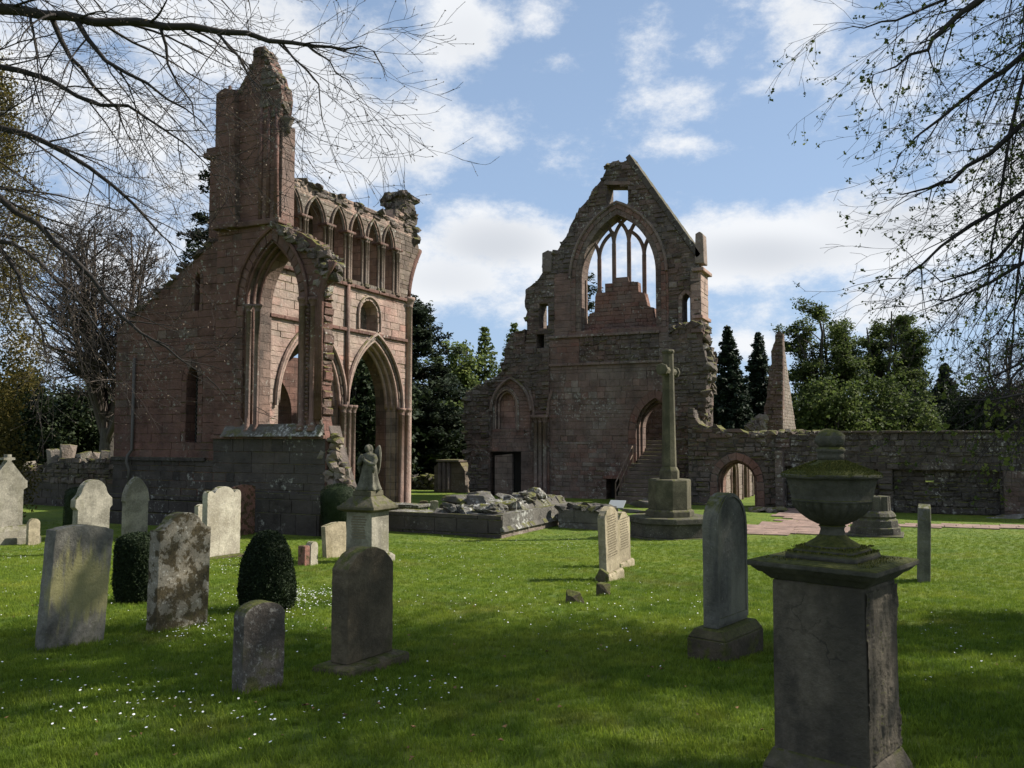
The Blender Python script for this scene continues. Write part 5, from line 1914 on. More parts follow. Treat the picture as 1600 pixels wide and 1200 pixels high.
# ================================================================== urn on its pedestal
def urn_pedestal():
    c = at(1307, 1100, 4.27)
    c = Vector((c.x, c.y, ground_z(c.x, c.y)))
    ang = -17.0
    ped = thing('pedestal', c, 'large dark stone pedestal with flaking side, nearest the camera on the right', 'pedestal', None, R(ang))
    A, B = .228, .208                         # half sizes of the die
    zc = EYE.z - c.z - 183 * 4.27 / F_PX      # top of the cap
    b = MB()
    n = 10
    rg = random.Random(3)
    b.frustum(A, B, .10, A * .985, B * .985, zc - .10)
    b.build('die', 'stone_pedestal', ped, local=True, bevel=.012)
    b = MB()
    b.frustum(A + .045, B + .045, -.15, A + .045, B + .045, .04)
    b.frustum(A + .045, B + .045, .0405, A + .005, B + .005, .13)
    b.build('base_moulding', 'stone_pedestal', ped, local=True, bevel=.01)
    b = MB()
    b.frustum(A + .0, B + .0, zc - .10, A + .035, B + .035, zc - .065)
    b.frustum(A + .045, B + .045, zc - .0645, A + .075, B + .075, zc - .035)
    b.frustum(A + .085, B + .085, zc - .0345, A + .085, B + .085, zc - .008)
    b.frustum(A + .085, B + .085, zc - .0078, A + .05, B + .05, zc)
    b.build('cap', 'stone_urn', ped, local=True, bevel=.006)
    # flaking right-hand side: plates of stone lifting off along ragged vertical cracks
    V, Fq = [], []
    ny_, nz_ = 46, 120
    for j in range(nz_ + 1):
        for i in range(ny_ + 1):
            y = -B * .965 + 2 * B * .965 * i / ny_
            z = .14 + (zc - .26) * j / nz_
            q = mnoise.noise((y * 15 + 3, z * 3.2, 1.7)) + .45 * mnoise.noise((y * 40, z * 13, 5)) + .2 * mnoise.noise((y * 90, z * 60, 2))
            lift = .0 if q < -.12 else (.006 if q < .28 else .011)
            V.append((A * .99 + .001 + lift + .002 * mnoise.noise((y * 30, z * 30, 0)), y, z))
    for j in range(nz_):
        for i in range(ny_):
            k = j * (ny_ + 1) + i
            Fq.append((k, k + 1, k + ny_ + 2, k + ny_ + 1))
    fk = mesh_np('flaking_face', V, Fq, 'stone_pedestal')
    fk.parent = ped
    tag(fk, 'side face flaking off in ragged plates')
    # the urn
    top = Vector((c.x, c.y, c.z + zc))
    urn = thing('stone_urn', top, 'moss-topped stone urn with fluted bowl and carved finial on the big pedestal', 'urn', None, R(ang))
    k = 4.27 / F_PX
    b = MB(); b.frustum(.178, .168, -.002, .173, .163, .032); b.frustum(.150, .142, .0325, .138, .13, .055)
    b.build('foot_slab', 'stone_urn', urn, local=True, bevel=.012)
    prof = [(.125, .05), (.128, .065), (.115, .075), (.085, .092), (.062, .115), (.055, .14), (.058, .15), (.066, .156), (.058, .162)]
    b = MB(); b.lathe(prof, 40); b.build('stem', 'stone_urn', urn, local=True, smooth=True)
    flut = lambda i, q, z: 1 + (.085 * (abs(math.sin(q * 13)) - .5) if z < .272 and z > .17 else 0)
    bowl = [(.045, .158), (.075, .168), (.110, .188), (.145, .215), (.172, .245), (.183, .268), (.186, .276), (.192, .280), (.192, .287), (.188, .290), (.194, .315), (.203, .355), (.212, .385), (.214, .392)]
    b = MB(); b.lathe(bowl, 112, mod=flut); b.build('bowl', 'stone_urn', urn, local=True, smooth=True)
    rg = random.Random(8)
    lid = [(.20, .390), (.232, .392), (.238, .402), (.234, .412), (.200, .426), (.155, .440), (.105, .456), (.070, .470), (.060, .480)]
    b = MB(); b.lathe(lid, 60, mod=lambda i, q, z: 1 + .012 * math.sin(7 * q + i) * (.5 + .5 * math.sin(3 * q)) + .006 * math.sin(17 * q + 2 * i))
    lo = b.build('lid', 'stone_urn', urn, local=True, smooth=True)
    b = MB(); b.lathe([(.06, .478), (.064, .50), (.060, .515), (.068, .520), (.071, .532), (.060, .54), (.050, .545)], 32); b.build('neck', 'stone_urn', urn, local=True, smooth=True)
    b = MB()                                   # finial: a carved flame of leaves
    b.lathe([(.045, .542), (.062, .556), (.068, .575), (.064, .598), (.050, .616), (.030, .628), (.008, .634)], 36, mod=lambda i, q, z: 1 + .10 * math.sin(q * 6 + z * 38) + .06 * math.sin(q * 11 - z * 60))
    b.build('finial', 'stone_urn', urn, local=True, smooth=True)
    # cushions of moss: blades on lid, foot and cap
    V, Fq = [], []
    def tuft(x, y, z, s_):
        q = rg.uniform(0, 6.28)
        dx, dy = math.cos(q) * s_ * .35, math.sin(q) * s_ * .35
        ox, oy = rg.uniform(-.6, .6) * s_, rg.uniform(-.6, .6) * s_
        i = len(V)
        V.extend([(x - dx, y - dy, z - .002), (x + dx, y + dy, z - .002), (x + ox, y + oy, z + s_ * rg.uniform(.5, 1.1))])
        Fq.append((i, i + 1, i + 2))
    for i in range(14000):
        q = rg.uniform(0, 6.283)
        r = .238 * math.sqrt(rg.uniform(.08, 1))
        z = .412 - (r - .234) / (.234 - .06) * .068 if r < .234 else .405
        if mnoise.noise((r * 9 * math.cos(q), r * 9 * math.sin(q), 3)) < -.25: continue
        tuft(r * math.cos(q), r * math.sin(q), z, rg.uniform(.004, .008))
    for i in range(3000):
        x, y = rg.uniform(-.174, .174), rg.uniform(-.164, .164)
        if math.hypot(x, y) < .11: continue
        tuft(x, y, .034 if max(abs(x) / .15, abs(y) / .142) > 1 else .056, rg.uniform(.006, .012))
    for i in range(2200):
        x, y = rg.uniform(-.27, .27), rg.uniform(-.25, .25)
        if mnoise.noise((x * 7, y * 7, 9)) < -.05: continue
        tuft(x, y, .001, rg.uniform(.005, .010))
    mo = mesh_np('moss', V, Fq, 'leaf_golden_moss', None)
    mo.parent = urn
    tag(mo, 'short green-brown moss', None, None, 'stuff')
    return


m = NT('leaf_golden_moss')
m.color(m.ramp(m.island(), [(0, (.032, .042, .008)), (.6, (.085, .092, .018)), (1, (.15, .135, .03))]))
urn_pedestal()


# ================================================================== stone cross on octagonal steps
def octagon(mb, r, z0, z1, r1=None, ph=math.pi / 8, n=8, c=(0, 0)):
    mb.lathe([(r, z0), (r1 or r, z1)], n, (c[0], c[1], 0), phase=ph)


def stone_cross():
    c = onG(1047, 838)
    t = depth(c)
    s_ = t / F_PX
    root = thing('stone_cross', c, 'tall greenish stone cross with short arms on an octagonal stepped base', 'cross')
    zz = lambda py: (838 - py) * s_ - .05
    r0 = 66 * s_
    b = MB(); octagon(b, r0 * 1.0, -.3, zz(838) + .10); b.build('step', 'stone_octagon', root, local=True, bevel=.03)
    b = MB(); octagon(b, r0 * .93, zz(838) + .101, zz(813)); b.build('step', 'stone_octagon', root, local=True, bevel=.02)
    b = MB(); octagon(b, r0 * .99, zz(813) + .001, zz(804)); b.build('step', 'stone_octagon', root, local=True, bevel=.03)
    r1 = 36 * s_
    b = MB(); octagon(b, r1 * 1.05, zz(804) + .001, zz(796)); octagon(b, r1 * 1.05, zz(796) + .001, zz(793), r1 * .92)
    b.build('pedestal_base', 'stone_cross', root, local=True, bevel=.015)
    b = MB(); octagon(b, r1 * .92, zz(793) + .002, zz(749)); octagon(b, r1 * .92, zz(749) + .001, zz(747), r1 * .85)
    b.build('pedestal', 'stone_cross', root, local=True, bevel=.015)
    b = MB(); octagon(b, 15.5 * s_, zz(747) + .001, zz(735)); octagon(b, 15.5 * s_, zz(735) + .001, zz(728), 11.5 * s_); octagon(b, 11.5 * s_, zz(728) + .001, zz(552), 8.6 * s_)
    b.build('shaft', 'stone_cross', root, local=True, bevel=.01)
    b = MB(); octagon(b, 8.6 * s_, zz(552) + .001, zz(549), 10.5 * s_); octagon(b, 10.5 * s_, zz(549) + .001, zz(545.5), 9 * s_)
    b.build('cap', 'stone_cross', root, local=True, bevel=.01)
    za = zz(579)
    for sg in (-1, 1):
        b = MB()
        b.tube([(0, sg * 7 * s_, za), (0, sg * .66, za), (0, sg * .68, za), (0, sg * .80, za), (0, sg * .82, za)], [6.6 * s_, 6.6 * s_, 9.6 * s_, 9.6 * s_, 8.0 * s_], 8)
        b.build('arm', 'stone_cross', root, local=True, bevel=.008)


stone_cross()


# ================================================================== angel on its pedestal
def angel():
    c = onG(574, 878)
    t = depth(c)
    s_ = t / F_PX
    side = 48 * s_ / 2
    zz = lambda py: (878 - py) * s_
    ped = thing('statue_pedestal', c, 'square memorial pedestal with sunlit white side and stepped cap, below the angel', 'pedestal')
    b = MB(); b.frustum(side, side, -.2, side * .97, side * .97, zz(800)); b.build('die', 'stone_palegrey', ped, local=True, bevel=.015)
    b = MB(); b.frustum(side + .09, side + .09, -.2, side + .09, side + .09, .12); b.frustum(side + .09, side + .09, .1205, side, side, .2); b.build('base_moulding', 'stone_palegrey', ped, local=True, bevel=.01)
    b = MB(); b.frustum(side * 1.02, side * 1.02, zz(800) + .001, side + .13, side + .13, zz(796)); b.frustum(side + .13, side + .13, zz(796) + .001, side + .13, side + .13, zz(791))
    b.frustum(side + .11, side + .11, zz(791) + .001, side * .72, side * .72, zz(776)); b.frustum(side * .72, side * .72, zz(776) + .001, side * .70, side * .70, zz(768))
    b.build('cap', 'stone_cross', ped, local=True, bevel=.01)
    rg = random.Random(5)
    b = MB()
    for i in range(9):
        z = zz(806) - i * .052
        x = -side * .6 + rg.uniform(0, .05)
        while x < side * .6 - rg.uniform(0, .08):
            lw = rg.uniform(.008, .022)
            b.box(x, x + lw, -side * .985 - .004, -side * .96, z - .026, z)
            x += lw + .008
    b.build('worn_inscription', 'inscription', ped, local=True, recalc=False)
    H = (768 - 698) * s_
    base = Vector((c.x, c.y, c.z + zz(768)))
    st = thing('angel_statue', base, 'weathered stone angel with folded wings and long robe, standing on the memorial pedestal', 'statue', None, R(-5))
    # robe with hanging folds; the figure looks towards local -Y
    rows = [(0, .30, .26), (.03, .31, .27), (.10, .27, .24), (.22, .235, .205), (.36, .205, .18), (.48, .20, .17), (.56, .175, .145), (.63, .165, .13), (.70, .185, .135), (.755, .20, .13), (.80, .165, .115), (.825, .085, .08), (.845, .06, .06), (.86, .058, .06)]
    b = MB()
    n = 44
    for i, (z, rx, ry) in enumerate(rows):
        for j in range(n):
            q = 2 * math.pi * j / n
            fold = 1 + (.11 * math.sin(9 * q + 2.2 * z) + .06 * math.sin(17 * q - 5 * z)) * max(0, 1 - z / .68) * .9 + .03 * math.sin(6 * q + 14 * z) * (z > .3)
            b.v.append((rx * .92 * fold * math.cos(q) * H + .03 * H * math.sin(z * 3), ry * .92 * fold * math.sin(q) * H, z * H))
    for i in range(len(rows) - 1):
        for j in range(n):
            k = (j + 1) % n
            b.f.append((i * n + j, i * n + k, (i + 1) * n + k, (i + 1) * n + j))
    b.f.append(tuple(reversed(range(n)))); b.f.append(tuple((len(rows) - 1) * n + j for j in range(n)))
    body = b.build('robed_body', 'stone_statue', st, local=True, smooth=True)
    b = MB()                                   # head bowed, with nose, brow and chin
    hc = Vector((.0, -.035 * H, .915 * H))
    m_, n = 14, 20
    for i in range(m_ + 1):
        v = math.pi * i / m_
        for j in range(n):
            q = 2 * math.pi * j / n
            d = Vector((math.sin(v) * math.cos(q), math.sin(v) * math.sin(q), math.cos(v)))
            r = Vector((.060, .074, .085)) * H
            f = 1.0
            face = max(0, -d.y)
            f += .16 * math.exp(-((d.x / .16) ** 2 + ((d.z + .10) / .22) ** 2)) * face      # nose
            f -= .07 * math.exp(-(((abs(d.x) - .36) / .16) ** 2 + ((d.z - .08) / .13) ** 2)) * face  # eye sockets
            f += .05 * math.exp(-((d.x / .3) ** 2 + ((d.z + .75) / .2) ** 2)) * face       # chin
            f += .10 * max(0, d.y) + .06 * max(0, d.z)
            b.v.append(tuple(hc + Vector((d.x * r.x * f, d.y * r.y * f - d.z * .012 * H, d.z * r.z * f))))
    for i in range(m_):
        for j in range(n):
            k = (j + 1) % n
            b.f.append((i * n + j, i * n + k, (i + 1) * n + k, (i + 1) * n + j))
    b.build('head', 'stone_statue', st, local=True, smooth=True)
    b = MB()                                   # hair falling to the shoulders
    b.tube([(0, -.01 * H, 1.0 * H), (0, .03 * H, .965 * H), (0, .05 * H, .91 * H), (0, .055 * H, .85 * H), (0, .07 * H, .78 * H), (0, .09 * H, .70 * H)], [.03 * H, .062 * H, .072 * H, .075 * H, .085 * H, .04 * H], 14)
    b.build('hair', 'stone_statue', st, local=True, smooth=True)
    for sg in (-1, 1):                         # sleeves, forearms crossed on the breast with hands
        b = MB()
        b.tube([(sg * .15 * H, 0, .77 * H), (sg * .205 * H, -.02 * H, .68 * H), (sg * .20 * H, -.06 * H, .58 * H), (sg * .13 * H, -.15 * H, .60 * H), (sg * .03 * H, -.185 * H, .68 * H)],
               [.06 * H, .066 * H, .062 * H, .05 * H, .028 * H], 10)
        b.tube([(sg * .20 * H, -.05 * H, .58 * H), (sg * .19 * H, -.06 * H, .46 * H), (sg * .17 * H, -.07 * H, .36 * H)], [.055 * H, .05 * H, .02 * H], 8)
        b.build('sleeve', 'stone_statue', st, local=True, smooth=True)
        b = MB()
        for k in range(5):
            o_ = (k - 2) * .011 * H
            b.tube([(sg * .035 * H, -.185 * H, .68 * H + o_), (-sg * .01 * H, -.195 * H, .705 * H + o_ * 1.1), (-sg * (.045 - .006 * abs(k - 2)) * H, -.188 * H, .722 * H + o_ * 1.2)], [.012 * H, .010 * H, .006 * H], 6)
        b.build('hand', 'stone_statue', st, local=True, smooth=True)
        b = MB()                               # wing: tapering blade with ribs of feathers
        out = [(.03, .74), (.06, .86), (.11, .95), (.165, 1.0), (.19, .94), (.205, .80), (.20, .66), (.185, .52), (.15, .38), (.125, .33), (.115, .42), (.085, .50), (.06, .58)]
        b.prism([[(sg * x * H, z * H) for x, z in out]], lambda x, z, d: (x, (.10 + .35 * abs(x) / H) * H + d, z), 0, .035 * H)
        for k in range(6):
            u = k / 5
            b.tube([(sg * (.05 + .12 * u) * H, (.10 + .35 * (.05 + .12 * u)) * H + .002, (.80 + .12 * u) * H), (sg * (.09 + .10 * u) * H, (.10 + .35 * (.09 + .1 * u)) * H - .002, (.62 + .06 * u) * H), (sg * (.09 + .09 * u) * H, (.10 + .35 * (.09 + .09 * u)) * H, (.45 + .05 * u) * H)], [.012 * H, .014 * H, .005 * H], 5)
        b.build('wing', 'stone_statue', st, local=True, smooth=True)


angel()


# ================================================================== other stonework on the lawn
def odds():
    rng = random.Random(61)
    c = onG(1368, 836)
    s_ = depth(c) / F_PX
    root = thing('column_base', c, 'clustered column base on square steps, half hidden behind the urn', 'column base')
    z = lambda py: (836 - py) * s_
    b = MB(); b.frustum(40 * s_, 40 * s_, -.2, 40 * s_, 40 * s_, z(833)); b.build('slab', 'stone_octagon', root, local=True, bevel=.02)
    b = MB(); b.lathe([(37 * s_, z(833)), (37 * s_, z(823)), (34 * s_, z(822)), (33 * s_, z(812)), (29 * s_, z(809)), (31 * s_, z(806)), (28 * s_, z(801)), (24 * s_, z(798))], 12, phase=.26); b.build('moulded_base', 'stone_octagon', root, local=True, bevel=.01)
    b = MB()
    for k in range(8):
        q = k * math.pi / 4 + .2
        b.lathe([(8 * s_, z(800)), (7.5 * s_, z(776))], 10, (15 * s_ * math.cos(q), 15 * s_ * math.sin(q), 0))
    b.lathe([(16 * s_, z(800)), (16 * s_, z(777))], 12)
    b.build('shaft_cluster', 'stone_octagon', root, local=True)
    # information panel near the sunlit pair
    c = onG(964, 817)
    s_ = depth(c) / F_PX
    root = thing('information_panel', c, 'small tilted pale information panel on a post, behind the sunlit gravestone pair', 'sign')
    MB().box(-.04, .04, -.04, .04, -.2, .62).build('post', 'iron', root, local=True)
    b = MB(); b.hexa([(-.30, -.20, .55), (.30, -.20, .55), (.30, .20, .80), (-.30, .20, .80), (-.30, -.215, .58), (.30, -.215, .58), (.30, .185, .83), (-.30, .185, .83)]); b.build('panel', 'panel_pale', root, local=True)
    # stones left of the cross
    for i, (px, py, sx, sz, lab) in enumerate(((995, 801, 1.5, .22, 'flat worn stone lying on the grass left of the cross, lower of two'), (1008, 793, 1.6, .38, 'broad block of stone on the grass left of the cross, upper of two'),
                                          (1590, 810, 2.2, .28, 'low stone footing at the right edge in front of the long wall'), (1408, 797, 1.3, .25, 'low dark stone slab right of the urn by the long wall'))):
        c = onG(px, py)
        b = MB(); vs, fs = rock_mesh((0, 0, sz * .4), (sx, .9, sz), random.Random(i + 70), .1); b.v, b.f = vs, fs
        o = b.build('stone_slab', 'low_wall', None, bevel=.03)
        o.location = c
        tag(o, lab, 'stone', 'slabs lying by the ruins')
    for i in range(9):
        c = onG(1180 + i * 4.6, 799 - (i % 2))
        b = MB(); vs, fs = rock_mesh((0, 0, .05), (rng.uniform(.5, .9), .5, .22), rng); b.v, b.f = vs, fs
        o = b.build('kerb_stone', 'rubble_pale', None, bevel=.02)
        o.location = c
        tag(o, 'rough kerb stone below the arched doorway, %s of nine from the left' % ('first', 'second', 'third', 'fourth', 'fifth', 'sixth', 'seventh', 'eighth', 'last')[i], 'stone', 'kerb stones by the arch')
    # graves beyond the low ruin
    for (px, by, ty, wpx, th, kind, mt, lab) in ((662, 803, 783, 13, .3, 'flat', 'stone_brown', 'small square marker beyond the low ruin, left one of two'), (678, 803, 783, 13, .3, 'flat', 'stone_palegrey', 'small square marker beyond the low ruin, right one of two')):
        gravestone('grave_marker', lab, px, by, ty, wpx, th, 30, kind, mt, group='markers beyond the low ruin')
    c = onG(632, 803)
    root = thing('table_tomb', c, 'low flat stone tomb slab beyond the low ruin, beside two markers', 'tomb')
    MB().box(-.95, .85, -.4, .4, -.2, .30).build('body', 'low_wall', root, local=True, bevel=.02)
    MB().box(-1.05, .95, -.48, .48, .303, .42).build('lid', 'low_wall', root, local=True, bevel=.02)


odds()


# ================================================================== vegetation
def rand_dirs(rs, n):
    v = rs.normal(size=(n, 3))
    return v / np.linalg.norm(v, axis=1)[:, None]


def cards(rs, C, size, up=0.0, aspect=1.0, flat=0.0, nrm=None):
    """leaf-sized quads at the points C"""
    n = len(C)
    N_ = rand_dirs(rs, n)
    if nrm is not None:
        N_ = N_ * (1 - up) + nrm * up
    N_[:, 2] += flat * np.sign(N_[:, 2] + 1e-9)
    N_ /= np.linalg.norm(N_, axis=1)[:, None]
    A = np.cross(N_, rand_dirs(rs, n))
    A /= np.linalg.norm(A, axis=1)[:, None]
    B = np.cross(N_, A)
    s = (size * rs.uniform(.6, 1.25, n))[:, None] if np.isscalar(size) else (size * rs.uniform(.7, 1.2, n))[:, None]
    A = A * s
    B = B * s * aspect
    bend = N_ * s * .25
    V = np.stack([C - A * .5, C - B * .45 + bend, C + A * .5, C + B * .45 + bend], 1).reshape(-1, 3)
    Fq = np.arange(4 * n).reshape(n, 4)
    return V, Fq


class Twigs:
    """limbs and twigs as tapering tubes, kept in flat lists"""
    def __init__(s):
        s.V, s.F, s.tips = [], [], []
        s.nv = 0

    def tube(s, pts, r0, r1, n):
        P = np.array(pts)
        m_ = len(P)
        T = np.empty_like(P)
        T[1:-1] = P[2:] - P[:-2]
        T[0] = P[1] - P[0]
        T[-1] = P[-1] - P[-2]
        T /= np.linalg.norm(T, axis=1)[:, None] + 1e-9
        ref = np.array([.31, .17, .93]) if abs(T[0, 2]) < .8 else np.array([.9, .2, .1])
        A = np.cross(T, ref)
        A /= np.linalg.norm(A, axis=1)[:, None] + 1e-9
        B = np.cross(T, A)
        rad = np.linspace(r0, r1, m_)[:, None, None]
        q = np.arange(n) * 2 * math.pi / n
        ring = A[:, None, :] * np.cos(q)[None, :, None] + B[:, None, :] * np.sin(q)[None, :, None]
        V = P[:, None, :] + ring * rad
        s.V.append(V.reshape(-1, 3))
        i = s.nv + np.arange(m_ * n).reshape(m_, n)
        j = np.roll(i, -1, axis=1)
        s.F.append(np.stack([i[:-1], j[:-1], j[1:], i[1:]], -1).reshape(-1, 4))
        s.nv += m_ * n

    def grow(s, rng, p, d, L, r, lvl, cfg):
        """cfg: per level dict(n, jit, grav, kids, ang, ratio)"""
        c = cfg[lvl]
        n = c.get('n', 6)
        pts = [p]
        dd = d.copy()
        for i in range(n):
            dd = dd + np.array([rng.gauss(0, 1), rng.gauss(0, 1), rng.gauss(0, 1)]) * c['jit'] + np.array([0, 0, c['grav']])
            dd /= np.linalg.norm(dd)
            pts.append(pts[-1] + dd * (L / n))
        s.along(rng, pts, r, lvl, cfg)

    def along(s, rng, pts, r, lvl, cfg, start=.12, mind=None):
        c = cfg[lvl]
        last = lvl == len(cfg) - 1
        s.tube(pts, r, max(r * c.get('taper', .25), cfg[-1].get('rmin', .002)), c.get('sides', 3))
        P = np.array(pts)
        seg = np.linalg.norm(P[1:] - P[:-1], axis=1)
        L = seg.sum()
        if last:
            s.tips.append(P[-1]); s.tips.append(P[len(P) // 2]); s.tips.append(P[-2])
            return
        k = max(1, int(round(c['kids'] * (L if c.get('per_m') else 1) * rng.uniform(.8, 1.2))))
        cum = np.concatenate([[0], np.cumsum(seg)]) / L
        for i in range(k):
            t = start + (1 - start) * (i + rng.random()) / k
            j = min(len(P) - 2, int(np.searchsorted(cum, t)) - 1)
            j = max(j, 0)
            f = (t - cum[j]) / (cum[j + 1] - cum[j])
            q = P[j] * (1 - f) + P[j + 1] * f
            T = (P[j + 1] - P[j]) / seg[j]
            o = np.cross(T, np.array([rng.gauss(0, 1), rng.gauss(0, 1), rng.gauss(0, 1)]))
            o /= np.linalg.norm(o) + 1e-9
            if c.get('flat'):
                o[2] *= c['flat']; o /= np.linalg.norm(o) + 1e-9
            a = R(rng.uniform(*c['ang']))
            d = T * math.cos(a) + o * math.sin(a)
            cl = c['ratio'] * L * (1.05 - .65 * t) * rng.uniform(.65, 1.2) if not c.get('abs') else c['abs'] * (1.12 - (.88 if lvl == 0 else .5) * t) * rng.uniform(.6, 1.25)
            s.grow(rng, q, d, cl, max(r * (1 - .7 * t) * c.get('rr', .5), cfg[-1].get('rmin', .002)), lvl + 1, cfg)

    def build(s, name, mat, parent):
        return mesh_np(name, np.concatenate(s.V), np.concatenate(s.F), mat, parent, smooth=True)


def clump_crown(rs, center, rad, nclump, per, size, flat=.8, lumpy=.35, hollow=.35):
    """points gathered in clumps near the surface of a lumpy crown"""
    d = rand_dirs(rs, nclump)
    r = hollow + (1 - hollow) * rs.uniform(0, 1, nclump) ** .45
    lump = 1 + lumpy * np.sin(d[:, 0] * 5.1 + d[:, 2] * 3.3 + center[0]) * np.cos(d[:, 1] * 4.7 + center[1])
    C = np.array(center) + d * (r * lump)[:, None] * np.array(rad)
    cs = size * 4.2 * rs.uniform(.6, 1.3, nclump)
    pts = C[:, None, :] + rs.normal(size=(nclump, per, 3)) * np.stack([cs, cs, cs * flat], 1)[:, None, :] * .42
    return C, pts.reshape(-1, 3)


def broadleaf(name, label, px, base_py, top_py, wpx, t, seed, mat='leaf_broad', nclump=300, per=60, leaf=.30, trunk_r=.32, group='trees beyond the ruins', open_=True):
    rs = np.random.RandomState(seed)
    rng = random.Random(seed)
    p = at(px, base_py, t)
    g = Vector((p.x, p.y, ground_z(p.x, p.y)))
    top = at(px, top_py, t).z
    H = top - g.z
    W = wpx / F_PX * t / 2
    root = thing(name, g, label, 'tree', group)
    tw = Twigs()
    G = np.array(g)
    fork = .30 if open_ else .2
    tw.tube([G + [0, 0, -.3], G + [.1, 0, H * .15], G + [.0, .1, H * fork]], trunk_r * 1.3, trunk_r, 8)
    ends = []
    nl = 9 if open_ else 6
    for i in range(nl):
        q = i / nl * 6.283 + rng.uniform(-.3, .3)
        rr = rng.uniform(.35, .85)
        e = G + np.array([math.cos(q) * W * rr, math.sin(q) * W * rr, H * rng.uniform(.62, .93)])
        s0 = G + np.array([0, 0, H * fork * rng.uniform(.75, 1)])
        m1 = s0 * .55 + e * .45 + np.array([0, 0, H * .06]) + rs.normal(size=3) * W * .06
        pts = [s0, s0 * .75 + m1 * .25 + rs.normal(size=3) * W * .03, m1, m1 * .5 + e * .5 + rs.normal(size=3) * W * .05, e]
        tw.along(rng, pts, trunk_r * .55, 0, [dict(kids=7, ang=(30, 65), ratio=.42, jit=.1, grav=.02, sides=5, rr=.5), dict(n=4, kids=4, ang=(25, 60), ratio=.45, jit=.16, grav=.02, sides=4), dict(n=3, jit=.2, grav=0, sides=3, rmin=.012)])
    tw.build('trunk', 'bark', root)
    tips = np.array(tw.tips)
    pick = tips[rs.randint(0, len(tips), nclump)] + rs.normal(size=(nclump, 3)) * W * .05
    cs = leaf * 3.2 * rs.uniform(.5, 1.2, nclump)
    pts = (pick[:, None, :] + rs.normal(size=(nclump, per, 3)) * np.stack([cs, cs, cs * .6], 1)[:, None, :] * .42).reshape(-1, 3)
    pts = pts[pts[:, 2] > g.z + H * ((.46 + .05 * math.sin(seed)) if open_ else .06)]
    V, Fq = cards(rs, pts, leaf, flat=.5)
    mesh_np('crown', V, Fq, mat, root)
    return root


def bush_tree(name, label, px, base_py, top_py, wpx, t, seed, mat='leaf_dark', nclump=170, per=60, leaf=.26, group='trees beyond the ruins', cat='tree'):
    """evergreen or shrub whose foliage comes to the ground"""
    rs = np.random.RandomState(seed)
    p = at(px, base_py, t)
    g = Vector((p.x, p.y, ground_z(p.x, p.y)))
    H = at(px, top_py, t).z - g.z
    W = wpx / F_PX * t / 2
    root = thing(name, g, label, cat, group)
    tw = Twigs()
    G = np.array(g)
    rng = random.Random(seed)
    for i in range(4):
        e = G + np.array([rng.uniform(-.5, .5) * W, rng.uniform(-.5, .5) * W, H * .8])
        tw.tube([G + rs.normal(size=3) * [.2, .2, 0], (G + e) / 2 + rs.normal(size=3) * .2, e], .16, .04, 6)
    tw.build('trunk', 'bark', root)
    C, pts = clump_crown(rs, G + np.array([0, 0, H * .48]), (W, W * .8, H * .54), nclump, per, leaf, .7, .28, .45)
    pts = pts[pts[:, 2] > g.z + .05]
    V, Fq = cards(rs, pts, leaf, flat=.3)
    mesh_np('crown', V, Fq, mat, root)
    return root


def conifer(name, label, px, base_py, top_py, wpx, t, seed, mat='needle_spruce', tiers=34, card=.34, droop=.25, group='conifers beyond the ruins', thin=1.0, shape=1.0, cedar=False):
    rs = np.random.RandomState(seed)
    rng = random.Random(seed)
    p = at(px, base_py, t)
    g = Vector((p.x, p.y, ground_z(p.x, p.y)))
    H = at(px, top_py, t).z - g.z
    W = wpx / F_PX * t / 2
    root = thing(name, g, label, 'tree', group)
    tw = Twigs()
    G = np.array(g)
    tw.tube([G + [0, 0, -.2], G + [.05, 0, H * .5], G + [0, 0, H * .99]], H * .018 + .08, .02, 7)
    C = []
    for k in range(tiers):
        u = (k + .5) / tiers
        if cedar:
            z = H * (.06 + .93 * u) + rng.uniform(-.3, .3)
            rad = W * (1.05 - .85 * u ** 1.7) * rng.uniform(.6, 1.15)
            nb = rng.randint(5, 8)
        else:
            z = H * (.05 + .94 * u)
            rad = W * (1 - u) ** shape * rng.uniform(.72, 1.2) + .12
            nb = rng.randint(6, 9)
        q0 = rng.uniform(0, 6.28)
        for i in range(nb):
            q = q0 + i * 6.283 / nb + rng.uniform(-.25, .25)
            L = rad * rng.uniform(.6, 1.2)
            dz = (.10 * L if cedar else -droop * L)
            d = np.array([math.cos(q), math.sin(q), 0])
            s0 = G + np.array([0, 0, z + (rng.uniform(-.5, .5) if cedar else 0)])
            tip = s0 + d * L + np.array([0, 0, dz + (0 if cedar else .10 * L)])
            mid = s0 * .5 + tip * .5 + np.array([0, 0, (.04 if cedar else -.05) * L])
            tw.tube([s0, mid, tip], max(.02, .012 * L + .015), .01, 4)
            n = max(6, int((L * (26 if cedar else 22)) * thin / card * .34 + 4))
            f = rs.uniform(.12, 1.02, n) ** .8
            base = s0[None] * ((1 - f) ** 2)[:, None] + mid[None] * (2 * f * (1 - f))[:, None] + tip[None] * (f ** 2)[:, None]
            side = np.cross(d, [0, 0, 1.])
            wd = L * (.34 if cedar else .26) * (1.08 - f) + .08
            off = side[None] * (rs.uniform(-1, 1, n) * wd)[:, None]
            off[:, 2] += rs.normal(size=n) * (.16 if cedar else .08) - (0 if cedar else np.abs(rs.normal(size=n)) * droop * .35)
            C.append(base + off)
    tw.build('trunk', 'bark', root)
    C = np.concatenate(C)
    V, Fq = cards(rs, C, card, flat=1.6 if cedar else .5, aspect=.55)
    mesh_np('crown', V, Fq, mat, root)
    return root


